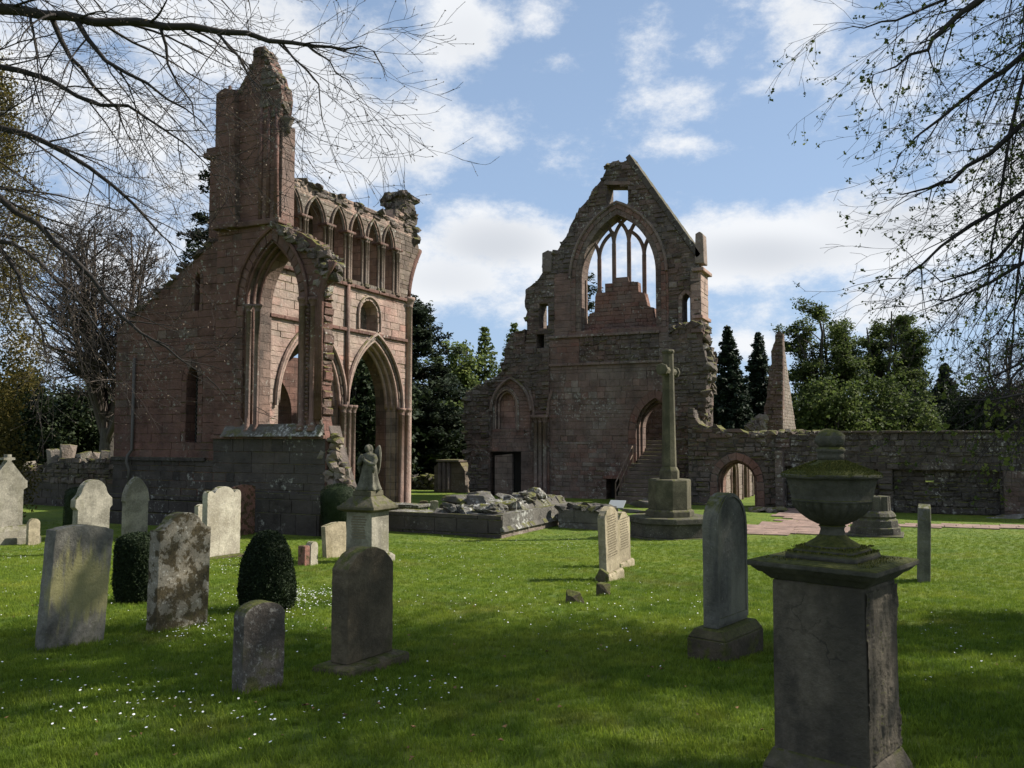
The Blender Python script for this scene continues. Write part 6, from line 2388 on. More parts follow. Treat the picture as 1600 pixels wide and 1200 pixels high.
def bare_tree(name, label, px, base_py, top_py, wpx, t, seed, stems=3, group='trees beyond the ruins'):
    rs = np.random.RandomState(seed)
    rng = random.Random(seed)
    p = at(px, base_py, t)
    g = Vector((p.x, p.y, ground_z(p.x, p.y)))
    H = at(px, top_py, t).z - g.z
    W = wpx / F_PX * t / 2
    root = thing(name, g, label, 'tree', group)
    G = np.array(g)
    tk, tw = Twigs(), Twigs()
    tk.tube([G + [0, 0, -.3], G + [0, 0, H * .12], G + [.1, 0, H * .25]], .42, .34, 8)
    cfg = [dict(kids=15, ang=(30, 70), ratio=.46, jit=.08, grav=.0, sides=6, rr=.5, taper=.2), dict(n=5, kids=8, ang=(25, 55), ratio=.5, jit=.12, grav=.03, sides=4, rr=.55),
           dict(n=4, kids=6, ang=(20, 50), ratio=.55, jit=.16, grav=.04, sides=3, rr=.6), dict(n=3, jit=.18, grav=.04, sides=3, rmin=.013)]
    for i in range(stems * 3):
        q = i * 2.4 + rng.uniform(-.3, .3)
        rr = rng.uniform(.15, 1.0)
        e = G + np.array([math.cos(q) * W * rr, math.sin(q) * W * rr, H * (.98 - .34 * rr * rr)])
        s0 = G + np.array([0, 0, H * rng.uniform(.16, .30)])
        m1 = s0 * .5 + e * .5 + np.array([math.cos(q) * W * .08, math.sin(q) * W * .08, -H * .02])
        pts = [s0, s0 * .7 + m1 * .3, m1, m1 * .5 + e * .5 + rs.normal(size=3) * .2, e]
        tw.along(rng, pts, .19, 0, cfg, .2)
    tk.build('trunk', 'bark', root)
    tw.build('crown', 'twig', root)
    return root


# ---- the far wood that closes the view
def far_wood():
    rs = np.random.RandomState(3)
    V, F_, nv = [], [], 0
    for i in range(150):
        px = -500 + 2600 * (i + rs.uniform(0, 1)) / 150
        t = rs.uniform(120, 175)
        p = at(px, 686, t)
        h = rs.uniform(7, 12)
        w = rs.uniform(4, 7)
        n = 260
        d = rand_dirs(rs, n)
        C = np.array([p.x, p.y, h * .5]) + d * (rs.uniform(.5, 1, n) ** .5)[:, None] * np.array([w, w, h * .52])
        v, f = cards(rs, C, 1.3)
        V.append(v); F_.append(f + nv); nv += len(v)
    tag(mesh_np('far_woodland', np.concatenate(V), np.concatenate(F_), 'leaf_dark'), 'distant belt of dark woodland closing the view behind the ruins', 'woodland', None, 'stuff')


far_wood()

# ---- behind the ruins, left to right
CON = 'conifers beyond the ruins'
bare_tree('bare_tree', 'leafless rounded tree with many fine twigs, behind the broken wall at left', 165, 720, 350, 330, 46, 5, 6)
bush_tree('yew_tree', 'dark evergreen thicket at the left edge behind the broken wall', 20, 740, 585, 150, 52, 7, nclump=220)
bush_tree('yew_tree', 'dark evergreen bush directly below the leafless rounded tree', 120, 740, 610, 120, 56, 8, nclump=200)
bush_tree('yew_tree', 'small dark evergreen showing beside the transept\'s left corner', 195, 740, 628, 80, 60, 9)
bush_tree('yew_tree', 'dark evergreen mass beyond the left picture edge, next to the thicket', -80, 740, 600, 150, 54, 10, nclump=220)
conifer('cedar_tree', 'dark cedar with level branches showing left of the pinnacle', 338, 720, 250, 250, 52, 12, 'needle_cedar', 26, .36, group='cedars', cedar=True, thin=1.7)
conifer('cedar_tree', 'large dark cedar filling the gap between the two ruins', 640, 740, 468, 250, 60, 13, 'needle_cedar', 36, .40, group='cedars', cedar=True, thin=2.0)
conifer('cedar_tree', 'cedar seen through the great gable window', 905, 700, 425, 190, 66, 14, 'needle_cedar', 26, .40, group='cedars', cedar=True, thin=1.3)
bush_tree('yew_tree', 'dark undergrowth below the large cedar between the ruins', 680, 770, 640, 150, 62, 15, nclump=220)
conifer('larch_tree', 'light green larch left of the gable, left one of two', 757, 700, 508, 100, 76, 16, 'leaf_larch', 30, .42, .15, 'larches', .75, .62)
conifer('larch_tree', 'light green larch left of the gable, right one of two', 803, 700, 502, 104, 78, 17, 'leaf_larch', 30, .42, .15, 'larches', .75, .62)
broadleaf('broadleaf_tree', 'small green tree crown between the large cedar and the larches', 712, 720, 530, 70, 74, 18, 'leaf_larch', 120, 50, .34)
conifer('spruce_tree', 'dark pointed spruce just right of the gable', 1140, 700, 507, 118, 74, 21, tiers=40, thin=1.7, shape=.8, card=.42)
conifer('spruce_tree', 'dark pointed spruce left of the wall shard', 1188, 700, 516, 105, 78, 22, tiers=38, thin=1.7, shape=.8, card=.42)
conifer('spruce_tree', 'lower dark spruce behind the broadleaf trees at right', 1425, 700, 535, 120, 84, 23, tiers=34, thin=1.7, shape=.8, card=.42)
conifer('spruce_tree', 'dark spruce with wide lower boughs near the right edge', 1480, 700, 566, 125, 76, 24, tiers=32, thin=1.7, shape=.8, card=.42)
broadleaf('broadleaf_tree', 'tall broadleaf tree with open crown, left one of two right of the shard', 1300, 700, 456, 150, 70, 31, 'leaf_broad', 1300, 24, .19, .42)
broadleaf('broadleaf_tree', 'tall broadleaf tree with open crown, right one of two right of the shard', 1395, 700, 466, 130, 72, 32, 'leaf_broad', 1150, 24, .19, .40)
bush_tree('broadleaf_bush', 'wide green bushy tree below the tall pair, left part', 1290, 720, 604, 130, 64, 33, 'leaf_broad', 240, 60, .26)
bush_tree('broadleaf_bush', 'wide green bushy tree below the tall pair, right part', 1385, 720, 598, 150, 66, 34, 'leaf_broad', 260, 60, .26)
bush_tree('yew_tree', 'dark evergreen shrub behind the long wall near the right edge', 1530, 720, 610, 130, 70, 35, nclump=220)
bare_tree('bare_tree', 'leafless twiggy tree behind the long wall at the right edge', 1590, 720, 520, 190, 68, 36, 3)
bush_tree('yew_tree', 'dark evergreen beyond the right picture edge behind the long wall', 1660, 720, 590, 140, 70, 37, nclump=220)


b_ = bush_tree('yew_tree', 'dark evergreen seen through the transept arches', 560, 740, 560, 170, 50, 38, nclump=260)


# ---- clipped yews
def topiary(label, cx, by, ty, wpx, kind, seed, n=15000):
    rs = np.random.RandomState(seed)
    p = onG(cx, by)
    t = depth(p)
    h = (by - ty) / F_PX * t
    a = wpx / F_PX * t / 2
    p = p + FH * a * .6
    p.z = ground_z(p.x, p.y)
    root = thing('clipped_yew', p, label, 'topiary', 'clipped yews')
    if kind == 'drum':
        pr = [(.80, 0), (.93, .1), (1, .3), (1, .7), (.97, .85), (.85, .95), (.5, 1), (.02, 1.01)]
    elif kind == 'cone':
        pr = [(.82, 0), (.95, .10), (1, .25), (.97, .45), (.87, .65), (.70, .82), (.50, .93), (.28, .985), (.02, 1)]
    else:
        pr = [(.70, 0), (.80, .15), (.86, .4), (.98, .62), (1, .75), (.90, .88), (.62, .97), (.02, 1)]
    prr = [(r * a, z * h) for r, z in pr]
    b = MB()
    b.lathe([(r * .93, z * .97) for r, z in prr], 28, mod=lambda i, q, z: 1 + .03 * math.sin(3 * q + 5 * z) + .02 * math.sin(7 * q - 9 * z))
    b.build('inner_bush', 'yew_clipped', root, local=True, smooth=True)
    Z = np.array([z for r, z in prr]); Rr = np.array([r for r, z in prr])
    seg = np.hypot(np.diff(Z), np.diff(Rr)); wgt = seg * (Rr[1:] + Rr[:-1]); wgt /= wgt.sum()
    k = rs.choice(len(seg), n, p=wgt); f = rs.uniform(0, 1, n)
    r = Rr[k] * (1 - f) + Rr[k + 1] * f; z = Z[k] * (1 - f) + Z[k + 1] * f
    q = rs.uniform(0, 6.283, n)
    m_ = 1 + .04 * np.sin(3 * q + 5 * z) + .03 * np.sin(7 * q - 9 * z) + .02 * np.sin(13 * q + 17 * z) + rs.normal(size=n) * .025 + (rs.uniform(size=n) < .03) * rs.uniform(.02, .10, n)
    C = np.stack([r * m_ * np.cos(q), r * m_ * np.sin(q), z * (1 + rs.normal(size=n) * .008)], 1) + np.array(p)
    nr = np.stack([np.cos(q), np.sin(q), .4 + 0 * q], 1)
    V, Fq = cards(rs, C, .032, aspect=.5)
    mesh_np('foliage', V, Fq, 'yew_clipped', root)


topiary('small clipped yew drum between the streaked slab and the lichen-crusted gravestone', 205, 944, 838, 66, 'drum', 1)
topiary('egg-shaped clipped yew behind the small dark round-topped gravestone', 410, 958, 834, 84, 'cone', 2, 18000)
topiary('round-headed clipped yew left of the angel pedestal', 526, 842, 758, 60, 'ball', 3)
topiary('narrow clipped yew showing as a dark edge left of the shouldered gravestone', 112, 846, 764, 34, 'drum', 4, 9000)


# ---- beech at the left, bare, its limbs reaching over the lawn
def fpt(px, py, t):
    return np.array(at(px, py, t))


def left_beech():
    rng = random.Random(77)
    tr = at(-330, 700, 10.5)
    g = Vector((tr.x, tr.y, ground_z(tr.x, tr.y)))
    root = thing('beech_tree', g, 'leafless beech with long drooping limbs reaching in over the left of the lawn', 'tree', 'beeches framing the view')
    G = np.array(g)
    tk, tw = Twigs(), Twigs()
    tk.tube([G + [0, 0, -.3], G + [0, 0, .6], G + [.05, .05, 3], G + [.1, .1, 6.5], G + [.0, .2, 10], G + [.2, .2, 14]], .55, .20, 12)
    cfg = [dict(kids=4.2, per_m=True, ang=(24, 52), abs=1.95, jit=.05, grav=-.045, sides=6, rr=.40, taper=.04, flat=.7),
           dict(n=8, kids=4.2, per_m=True, ang=(20, 44), abs=.95, jit=.085, grav=-.03, sides=4, rr=.5, taper=.15, flat=.8),
           dict(n=5, kids=5.0, per_m=True, ang=(22, 48), abs=.34, jit=.13, grav=.0, sides=3, rr=.6, taper=.3),
           dict(n=3, jit=.17, grav=.03, sides=3, rmin=.0021)]
    limbs = [
        ([(-330, 60, 10.4), (-160, 5, 9.6), (0, 14, 9.2), (70, 24, 9.1), (150, 35, 9.0), (260, 42, 8.8), (345, 50, 8.7), (420, 64, 8.6), (490, 72, 8.5), (540, 77, 8.4), (585, 80, 8.4)], .075),
        ([(-330, -40, 10.3), (-100, -80, 9.8), (60, -70, 9.4), (180, -45, 9.2), (280, -35, 9.0), (360, -20, 8.9), (430, 0, 8.8)], .06),
        ([(80, 26, 9.1), (110, 90, 9.0), (150, 140, 9.1), (190, 190, 9.2), (225, 240, 9.2)], .030),
        ([(120, 32, 9.0), (165, 95, 8.8), (230, 130, 8.7), (290, 170, 8.6), (330, 210, 8.6)], .030),
        ([(-330, 200, 10.5), (-120, 180, 10.0), (0, 200, 9.7), (70, 222, 9.5), (140, 262, 9.4), (210, 320, 9.2), (255, 370, 9.2), (300, 400, 9.2)], .055),
        ([(-330, 330, 10.6), (-120, 290, 10.2), (-10, 300, 9.9), (60, 350, 9.8), (110, 400, 9.6), (165, 465, 9.4), (220, 520, 9.2), (280, 560, 9.1), (325, 590, 9.1)], .055),
        ([(-330, 260, 10.5), (-150, 330, 10.8), (-20, 380, 10.4), (30, 430, 10.2), (48, 490, 10.1), (70, 550, 10.0), (110, 600, 9.9)], .05),
        ([(-330, 120, 10.5), (-100, 90, 9.4), (30, 110, 9.0), (120, 150, 8.8), (200, 165, 8.7), (290, 225, 8.6), (345, 290, 8.5)], .045),
        ([(-330, 380, 10.6), (-120, 370, 10.3), (20, 380, 10.1), (90, 440, 10.0), (130, 480, 9.9), (180, 560, 9.8)], .045),
        ([(340, 50, 8.7), (375, 90, 8.6), (400, 130, 8.6), (440, 170, 8.5)], .016),
        ([(440, 66, 8.6), (480, 110, 8.5), (500, 160, 8.5), (515, 215, 8.5)], .014),
        ([(480, 71, 8.5), (515, 95, 8.4), (545, 125, 8.4), (570, 150, 8.4)], .012),
        ([(250, 42, 8.8), (262, 100, 8.8), (300, 160, 8.7), (320, 220, 8.7)], .018),
        ([(-330, -200, 10.5), (-150, -330, 10), (100, -400, 9.6), (350, -380, 9.2)], .06),
        ([(-330, -200, 10.5), (-300, -420, 8), (-260, -560, 6.5)], .07),
        ([(-330, 0, 10.5), (-560, -150, 10), (-800, -200, 10)], .07),
    ]
    for L, r in limbs:
        pts = [fpt(*p) for p in L]
        # soften the polyline
        out = [pts[0]]
        for a, b_ in zip(pts[:-1], pts[1:]):
            m1 = (a + b_) / 2 + np.array([rng.gauss(0, .03) for _ in range(3)])
            out += [m1, b_]
        tw.along(rng, out, r, 0, cfg, .05)
    tk.build('trunk', 'bark', root)
    tw.build('branches', 'twig_dark', root)
    rs = np.random.RandomState(4)
    tips = np.array(tw.tips)
    C = tips[rs.uniform(size=len(tips)) < .75]
    V, Fq = cards(rs, C, .024, aspect=.55)
    mesh_np('buds', V, Fq, 'bud', root)


left_beech()


def right_beech():
    rng = random.Random(99)
    tr = at(2050, 700, 10.0)
    g = Vector((tr.x, tr.y, ground_z(tr.x, tr.y)))
    root = thing('beech_tree', g, 'beech coming into small green leaf, its twigs hanging in from the upper right', 'tree', 'beeches framing the view')
    G = np.array(g)
    tk, tw = Twigs(), Twigs()
    tk.tube([G + [0, 0, -.3], G + [0, 0, .6], G + [-.05, .05, 3], G + [-.1, .1, 6.5], G + [.0, .2, 10], G + [.2, .2, 15]], .55, .20, 12)
    cfg = [dict(kids=3.8, per_m=True, ang=(22, 50), abs=2.0, jit=.05, grav=-.05, sides=6, rr=.40, taper=.05, flat=.8),
           dict(n=8, kids=3.8, per_m=True, ang=(20, 44), abs=.9, jit=.085, grav=-.05, sides=4, rr=.5, taper=.15),
           dict(n=5, kids=4.4, per_m=True, ang=(22, 50), abs=.34, jit=.13, grav=-.03, sides=3, rr=.6, taper=.3),
           dict(n=3, jit=.15, grav=-.01, sides=3, rmin=.0021)]
    limbs = [
        ([(2050, -200, 10), (1800, -160, 9.6), (1620, -60, 9.2), (1530, 0, 9.0), (1470, 50, 8.9), (1450, 78, 8.8), (1400, 104, 8.8), (1360, 118, 8.7)], .06),
        ([(1560, -30, 9.1), (1450, 10, 8.9), (1400, 32, 8.8), (1350, 44, 8.8), (1310, 48, 8.8)], .022),
        ([(2050, -60, 10), (1800, -20, 9.7), (1650, 40, 9.4), (1570, 110, 9.3), (1500, 160, 9.2), (1470, 185, 9.1), (1430, 215, 9.0), (1405, 240, 9.0)], .05),
        ([(2050, 60, 10), (1820, 60, 9.6), (1680, 120, 9.3), (1590, 200, 9.1), (1510, 260, 9.0), (1470, 285, 8.9), (1425, 300, 8.9), (1400, 302, 8.9)], .05),
        ([(2050, 160, 10), (1840, 180, 9.8), (1700, 230, 9.5), (1600, 300, 9.3), (1520, 350, 9.1), (1470, 385, 9.0), (1425, 425, 9.0), (1385, 435, 8.9)], .05),
        ([(2050, 200, 10), (1850, 260, 9.5), (1720, 330, 9.2), (1620, 400, 9.0), (1550, 440, 8.9), (1480, 470, 8.8), (1420, 480, 8.7)], .045),
        ([(1700, -60, 9.4), (1620, 60, 9.2), (1580, 200, 9.1), (1560, 330, 9.0), (1545, 430, 9.0), (1540, 520, 8.9)], .028),
        ([(1760, 0, 9.6), (1660, 150, 9.3), (1610, 300, 9.2), (1590, 430, 9.2), (1580, 560, 9.1), (1575, 640, 9.1)], .030),
        ([(2050, 280, 10), (1860, 380, 9.4), (1740, 480, 9.0), (1650, 540, 8.8), (1590, 570, 8.6), (1540, 590, 8.6), (1505, 620, 8.6)], .035),
        ([(1650, 545, 8.8), (1600, 600, 8.7), (1560, 630, 8.6), (1525, 650, 8.6)], .014),
        ([(2050, 330, 10), (1800, 520, 9.2), (1660, 540, 8.7), (1590, 580, 8.5), (1540, 620, 8.4), (1515, 650, 8.4)], .03),
        ([(1720, 200, 9.4), (1640, 330, 9.2), (1600, 450, 9.1), (1560, 520, 9.0), (1510, 560, 9.0)], .022),
        ([(1800, 100, 9.7), (1680, 260, 9.4), (1580, 380, 9.2), (1520, 425, 9.1), (1470, 440, 9.0), (1430, 410, 9)], .03),
        ([(2050, -300, 10), (1850, -420, 9.6), (1600, -430, 9), (1350, -330, 8.6), (1150, -260, 8.3)], .07),
        ([(2050, -420, 10), (1950, -620, 9), (1700, -700, 8), (1400, -650, 7)], .07),
        ([(2050, -300, 10), (2200, -420, 8), (2300, -420, 6.3), (2250, -300, 5.2)], .07),
        ([(2050, -300, 10), (2300, -300, 11), (2500, -350, 12), (2700, -300, 12)], .07),
        ([(2050, -400, 10), (1980, -520, 12), (1850, -520, 14), (1700, -480, 16)], .07),
        ([(2050, -200, 10), (2000, -250, 12), (1900, -200, 14), (1800, -150, 15)], .06),
        ([(2050, -500, 10), (2150, -750, 9.5), (2100, -900, 8)], .07),
        ([(2050, -100, 10), (2250, -60, 8.5), (2400, 50, 7), (2450, 150, 6)], .06),
    ]
    for L, r in limbs:
        pts = [fpt(*p) for p in L]
        out = [pts[0]]
        for a, b_ in zip(pts[:-1], pts[1:]):
            m1 = (a + b_) / 2 + np.array([rng.gauss(0, .03) for _ in range(3)])
            out += [m1, b_]
        tw.along(rng, out, r, 0, cfg, .08)
    tk.build('trunk', 'bark', root)
    tw.build('branches', 'twig_dark', root)
    rs = np.random.RandomState(4)
    tips = np.array(tw.tips)
    C = tips[rs.uniform(size=len(tips)) < .30]
    C = np.repeat(C, 4, 0) + rs.normal(size=(len(C) * 4, 3)) * .015
    V, Fq = cards(rs, C, .038, aspect=.8)
    mesh_np('leaves', V, Fq, 'leaf_spring', root)
    # the low spray in fuller leaf that hangs before the long wall; sunlight put into its leaf colour
    lo = Twigs()
    for L in ([(1760, 520, 8.6), (1660, 580, 8.2), (1590, 620, 8.0), (1530, 650, 7.9), (1490, 672, 7.9)], [(1660, 580, 8.2), (1610, 640, 8.0), (1560, 680, 7.9), (1525, 725, 7.9)], [(1700, 560, 8.4), (1640, 610, 8.1), (1600, 660, 8.0), (1580, 700, 8.0)], [(1600, 615, 8.0), (1550, 625, 7.9), (1500, 625, 7.9)]):
        pts = [fpt(*p_) for p_ in L]
        lo.along(rng, pts, .014, 0, [dict(kids=4.5, per_m=True, ang=(25, 55), abs=.5, jit=.08, grav=-.02, sides=4, rr=.5, taper=.2), dict(n=4, kids=4, per_m=True, ang=(25, 55), abs=.22, jit=.12, grav=-.03, sides=3, rr=.6), dict(n=3, jit=.15, grav=-.02, sides=3, rmin=.002)], .35)
    lo.build('low_branches', 'twig_dark', root)
    tp = np.array(lo.tips)
    tp = np.repeat(tp, 2, 0) + rs.normal(size=(len(tp) * 2, 3)) * .02
    V, Fq = cards(rs, tp, .055, aspect=.8)
    mesh_np('low_leaves', V, Fq, 'leaf_sunlit', root)
    # unseen crown above and right of the picture, thickened to shade the lawn
    hi = Twigs()
    k = 0
    tries = 0
    while k < 34 and tries < 400:
        tries += 1
        q = rng.uniform(0, 6.283)
        rr = rng.uniform(2.5, 6.8)
        s0 = G + np.array([0, 0, rng.uniform(6.0, 11.5)])
        e = np.array([G[0] + math.cos(q) * rr, G[1] + math.sin(q) * rr, g.z + rng.uniform(8.2, 14.5)])
        pts = [s0 * (1 - f) + e * f + np.array([0, 0, .8 * math.sin(f * 3.1)]) for f in (0, .2, .4, .6, .8, 1)]
        ok = True
        for p_ in pts + [e + np.array([0, 0, -1.6])]:
            if depth(p_) > .5:
                a_ = proj(p_)
                if -60 < a_[0] < 1690 and a_[1] > -70:
                    ok = False
        if not ok:
            continue
        k += 1
        hi.along(rng, pts, .07, 0, [dict(kids=3.0, per_m=True, ang=(30, 60), abs=1.5, jit=.06, grav=-.01, sides=5, rr=.42, taper=.1), dict(n=6, kids=3.4, per_m=True, ang=(25, 50), abs=.6, jit=.1, grav=-.02, sides=3, rr=.5), dict(n=3, jit=.15, grav=-.01, sides=3, rmin=.003)], .15)
    hi.build('upper_branches', 'twig_dark', root)
    tips = np.array(hi.tips)
    C = tips[rs.uniform(size=len(tips)) < .8]
    C = np.repeat(C, 4, 0) + rs.normal(size=(len(C) * 4, 3)) * .06
    V, Fq = cards(rs, C, .075, aspect=.8)
    mesh_np('upper_leaves', V, Fq, 'leaf_spring', root)


right_beech()


# ---- trees standing out of frame to the right that shade the near lawn
def shade_tree(label, lat, dep, H, W, seed, nclump, name='shade_tree'):
    p = RT * lat + FH * dep
    g = Vector((p.x, p.y, ground_z(p.x, p.y)))
    rs = np.random.RandomState(seed)
    rng = random.Random(seed)
    root = thing(name, g, label, 'tree', 'trees to the right of the lawn')
    G = np.array(g)
    tw = Twigs()
    tw.tube([G + [0, 0, -.3], G + [0, 0, H * .2], G + [.1, 0, H * .35]], .5, .4, 8)
    for i in range(12):
        q = i * 2.4
        rr = rng.uniform(.3, .9)
        e = G + np.array([math.cos(q) * W * rr, math.sin(q) * W * rr, H * rng.uniform(.5, .95)])
        s0 = G + np.array([0, 0, H * rng.uniform(.25, .36)])
        pts = [s0, s0 * .6 + e * .4 + rs.normal(size=3) * .3, e]
        tw.along(rng, pts, .2, 0, [dict(kids=7, ang=(30, 65), ratio=.42, jit=.1, grav=.0, sides=5), dict(n=4, kids=4, ang=(25, 60), ratio=.45, jit=.16, grav=.0, sides=3), dict(n=3, jit=.2, grav=0, sides=3, rmin=.01)])
    tw.build('trunk', 'bark', root)
    tips = np.array(tw.tips)
    pick = tips[rs.randint(0, len(tips), nclump)] + rs.normal(size=(nclump, 3)) * W * .05
    pts = (pick[:, None, :] + rs.normal(size=(nclump, 40, 3)) * np.array([.32, .32, .2])).reshape(-1, 3)
    V, Fq = cards(rs, pts, .16)
    mesh_np('crown', V, Fq, 'leaf_broad', root)


shade_tree('leafy tree standing out of the picture to the right, shading the near lawn', 15.5, 9.0, 13, 5.4, 201, 900)
shade_tree('second leafy tree out of the picture to the right, nearer the viewer', 13.5, 3.0, 12, 5.2, 202, 900)


# ---- golden evergreen at the left edge
def golden():
    rs = np.random.RandomState(6)
    p = at(-60, 720, 31)
    g = Vector((p.x, p.y, ground_z(p.x, p.y)))
    root = thing('cypress_tree', g, 'golden-green evergreen column just showing along the left picture edge', 'tree', None)
    G = np.array(g)
    tw = Twigs(); tw.tube([G, G + [0, 0, 8], G + [0, 0, 16.5]], .35, .05, 7); tw.build('trunk', 'bark', root)
    C = []
    for k in range(700):
        z = rs.uniform(.3, 17.5)
        q = rs.uniform(0, 6.283)
        w = (2.25 if z > 7 else 1.75 + .05 * z) * (1 - max(0, z - 11) / 8.5) * rs.uniform(.6, 1.05) * (1 + .14 * math.sin(z * 1.3))
        c = G + np.array([math.cos(q) * w, math.sin(q) * w, z])
        C.append(c + rs.normal(size=(60, 3)) * np.array([.24, .24, .42]))
    V, Fq = cards(rs, np.concatenate(C), .15, aspect=.5)
    mesh_np('crown', V, Fq, 'leaf_golden', root)


golden()


# ================================================================== grass and daisies
def grass():
    rs = np.random.RandomState(12)
    # tuft of blades, the unit that the lawn repeats
    V, Fq = [], []
    for i in range(16):
        q = rs.uniform(0, 6.283); r = rs.uniform(0, .045)
        x, y = r * math.cos(q), r * math.sin(q)
        h = rs.uniform(.018, .042); w = rs.uniform(.0012, .0022)
        a = rs.uniform(0, 6.283); lx, ly = math.cos(a) * h * rs.uniform(.2, .9), math.sin(a) * h * rs.uniform(.2, .9)
        sx, sy = -math.sin(a) * w, math.cos(a) * w
        i0 = len(V)
        V += [(x - sx, y - sy, -.004), (x + sx, y + sy, -.004), (x + lx * .45 - sx * .8, y + ly * .45 - sy * .8, h * .65), (x + lx * .45 + sx * .8, y + ly * .45 + sy * .8, h * .65), (x + lx, y + ly, h)]
        Fq += [(i0, i0 + 1, i0 + 3, i0 + 2), (i0 + 2, i0 + 3, i0 + 4, i0 + 4)]
    me = bpy.data.meshes.new('grass_tuft')
    me.from_pydata(V, [], [tuple(dict.fromkeys(f)) for f in Fq])
    me.materials.append(MATS['grass_blade'])
    tuft = bpy.data.objects.new('grass_tuft', me)        # never linked: only the unit of the lawn
    # lawn sheet carrying the blades
    lat = np.arange(-22, 24.01, .4)
    dep = np.arange(2.4, 38.01, .4)
    Vg, dens = [], []
    for d in dep:
        for l in lat:
            p = RT * l + FH * d
            Vg.append((p.x, p.y, ground_z(p.x, p.y) + .018 * mnoise.noise((p.x * .9, p.y * .9, 0)) + .03 * mnoise.noise((p.x * .25, p.y * .25, 3)) - .004))
            vis = abs(l) < d * .66 + .8
            blk = (p.x < -15 and p.y > 22) or p.y > 39.5
            dens.append((520 if d < 7 else 520 * (7 / d) ** 1.6) * min(1, max(0, (36 - d) / 12)) if vis and not blk else 0)
    nx, ny = len(lat), len(dep)
    i = np.arange(nx * ny).reshape(ny, nx)
    Fg = np.stack([i[:-1, :-1], i[:-1, 1:], i[1:, 1:], i[1:, :-1]], -1).reshape(-1, 4)
    o = mesh_np('grass', Vg, Fg, 'lawn')
    at_ = o.data.attributes.new('dens', 'FLOAT', 'POINT')
    at_.data.foreach_set('value', np.array(dens, np.float32))
    tag(o, 'short mown green grass covering the lawn', 'grass', None, 'stuff')
    ng = bpy.data.node_groups.new('grass_blades', 'GeometryNodeTree')
    ng.interface.new_socket('Geometry', in_out='INPUT', socket_type='NodeSocketGeometry')
    ng.interface.new_socket('Geometry', in_out='OUTPUT', socket_type='NodeSocketGeometry')
    N, L = ng.nodes.new, ng.links.new
    gi, go = N('NodeGroupInput'), N('NodeGroupOutput')
    dist = N('GeometryNodeDistributePointsOnFaces')
    na = N('GeometryNodeInputNamedAttribute'); na.data_type = 'FLOAT'; na.inputs['Name'].default_value = 'dens'
    L(na.outputs['Attribute'], dist.inputs['Density'])
    L(gi.outputs[0], dist.inputs['Mesh'])
    oi = N('GeometryNodeObjectInfo'); oi.inputs['Object'].default_value = tuft
    inst = N('GeometryNodeInstanceOnPoints')
    L(dist.outputs['Points'], inst.inputs['Points'])
    L(oi.outputs['Geometry'], inst.inputs['Instance'])
    rv = N('FunctionNodeRandomValue'); rv.data_type = 'FLOAT_VECTOR'
    rv.inputs[0].default_value = (-.15, -.15, 0); rv.inputs[1].default_value = (.15, .15, 6.283)
    L(rv.outputs[0], inst.inputs['Rotation'])
    rv2 = N('FunctionNodeRandomValue'); rv2.data_type = 'FLOAT'
    rv2.inputs[2].default_value = .7; rv2.inputs[3].default_value = 1.5
    L(rv2.outputs[1], inst.inputs['Scale'])
    jn = N('GeometryNodeJoinGeometry')
    L(inst.outputs[0], jn.inputs[0])
    L(gi.outputs[0], jn.inputs[0])
    L(jn.outputs[0], go.inputs[0])
    md = o.modifiers.new('blades', 'NODES'); md.node_group = ng
    # daisies
    rng = random.Random(15)
    V, Fq = [], []
    spots = []
    for (px, py, sx, sy, n) in ((460, 935, 90, 14, 420), (430, 965, 60, 30, 120), (350, 880, 60, 20, 120), (670, 822, 50, 6, 160), (690, 860, 110, 30, 160), (90, 920, 130, 60, 90), (180, 1080, 140, 50, 60), (620, 1090, 120, 40, 40),
                                (300, 985, 60, 20, 80), (1330, 1020, 40, 8, 24), (1500, 1010, 70, 60, 40), (900, 850, 90, 12, 120), (760, 920, 160, 50, 120), (60, 870, 70, 14, 80), (1000, 960, 200, 70, 90), (300, 1130, 250, 40, 40)):
        for i in range(int(n * 1.5)):
            q = rng.gauss(px, sx * .6), rng.gauss(py, sy * .6)
            if 800 < q[1] < 1230:
                spots.append(onG(*q))
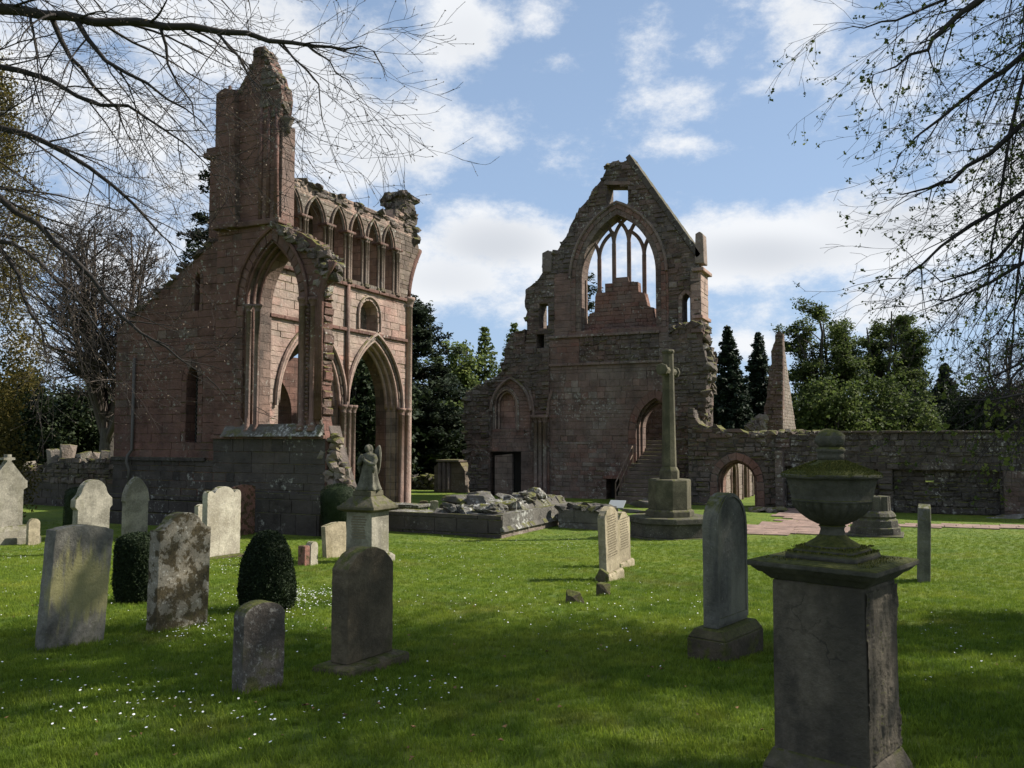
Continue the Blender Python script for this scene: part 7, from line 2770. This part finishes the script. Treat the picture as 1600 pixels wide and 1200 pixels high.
    for p in spots:
        r = rng.uniform(.005, .0095)
        z = ground_z(p.x, p.y) + .045
        tx, ty = rng.uniform(-.4, .4), rng.uniform(-.4, .4)
        i0 = len(V)
        for k in range(6):
            a = k * math.pi / 3
            x, y = r * math.cos(a), r * math.sin(a)
            V.append((p.x + x, p.y + y, z + x * tx + y * ty))
        Fq.append(tuple(range(i0, i0 + 6)))
    o = mesh_np('daisies', V, Fq, 'petal')
    tag(o, 'tiny white daisies scattered over the lawn', 'daisies', None, 'stuff')

    # longer blades left by the mower round the feet of the stones
    V, Fq = [], []
    for (p, w, th, a) in FOOT + [(onG(1307, 1195), .6, .55, -.3), (onG(574, 878), .9, .9, 0), (onG(1047, 838), 2.3, 2.3, .4), (onG(205, 944), .5, .3, .4), (onG(410, 958), .6, .3, .4)]:
        n = int(260 * (w + th)) if depth(p) < 14 else int(140 * (w + th))
        for i in range(n):
            u = rng.uniform(-1, 1) * (w + th)
            if abs(u) < w: lx, ly = u * .5, rng.choice((-.02, th + .02))
            else: lx, ly = math.copysign(w / 2 + .02, u), rng.uniform(0, th)
            lx += rng.gauss(0, .02); ly += rng.gauss(0, .025)
            x, y = p.x + lx * math.cos(a) - ly * math.sin(a), p.y + lx * math.sin(a) + ly * math.cos(a)
            z = ground_z(x, y)
            h = rng.uniform(.03, .095); q = rng.uniform(0, 6.28); ww = .0028
            dx, dy = math.cos(q), math.sin(q); bnd = h * rng.uniform(.1, .6)
            i0 = len(V)
            V += [(x - dy * ww, y + dx * ww, z - .01), (x + dy * ww, y - dx * ww, z - .01), (x + dx * bnd, y + dy * bnd, z + h)]
            Fq.append((i0, i0 + 1, i0 + 2))
    tag(mesh_np('long_grass', V, Fq, 'grass_blade'), 'longer grass blades round the feet of the stones', 'grass', None, 'stuff')
    # a few fallen leaves
    rs = np.random.RandomState(31)
    C = []
    for i in range(90):
        p = onG(rng.uniform(0, 1600), 870 + 330 * rng.random() ** .8)
        C.append((p.x, p.y, p.z + .035))
    V, Fq = cards(rs, np.array(C), .035, flat=3.0, aspect=.7)
    tag(mesh_np('fallen_leaves', V, Fq, 'dead_leaf'), 'few dry brown leaves fallen on the lawn', 'leaves', None, 'stuff')


m = NT('dead_leaf')
m.color(m.ramp(m.island(), [(0, (.10, .055, .025)), (1, (.26, .15, .07))]))
grass()
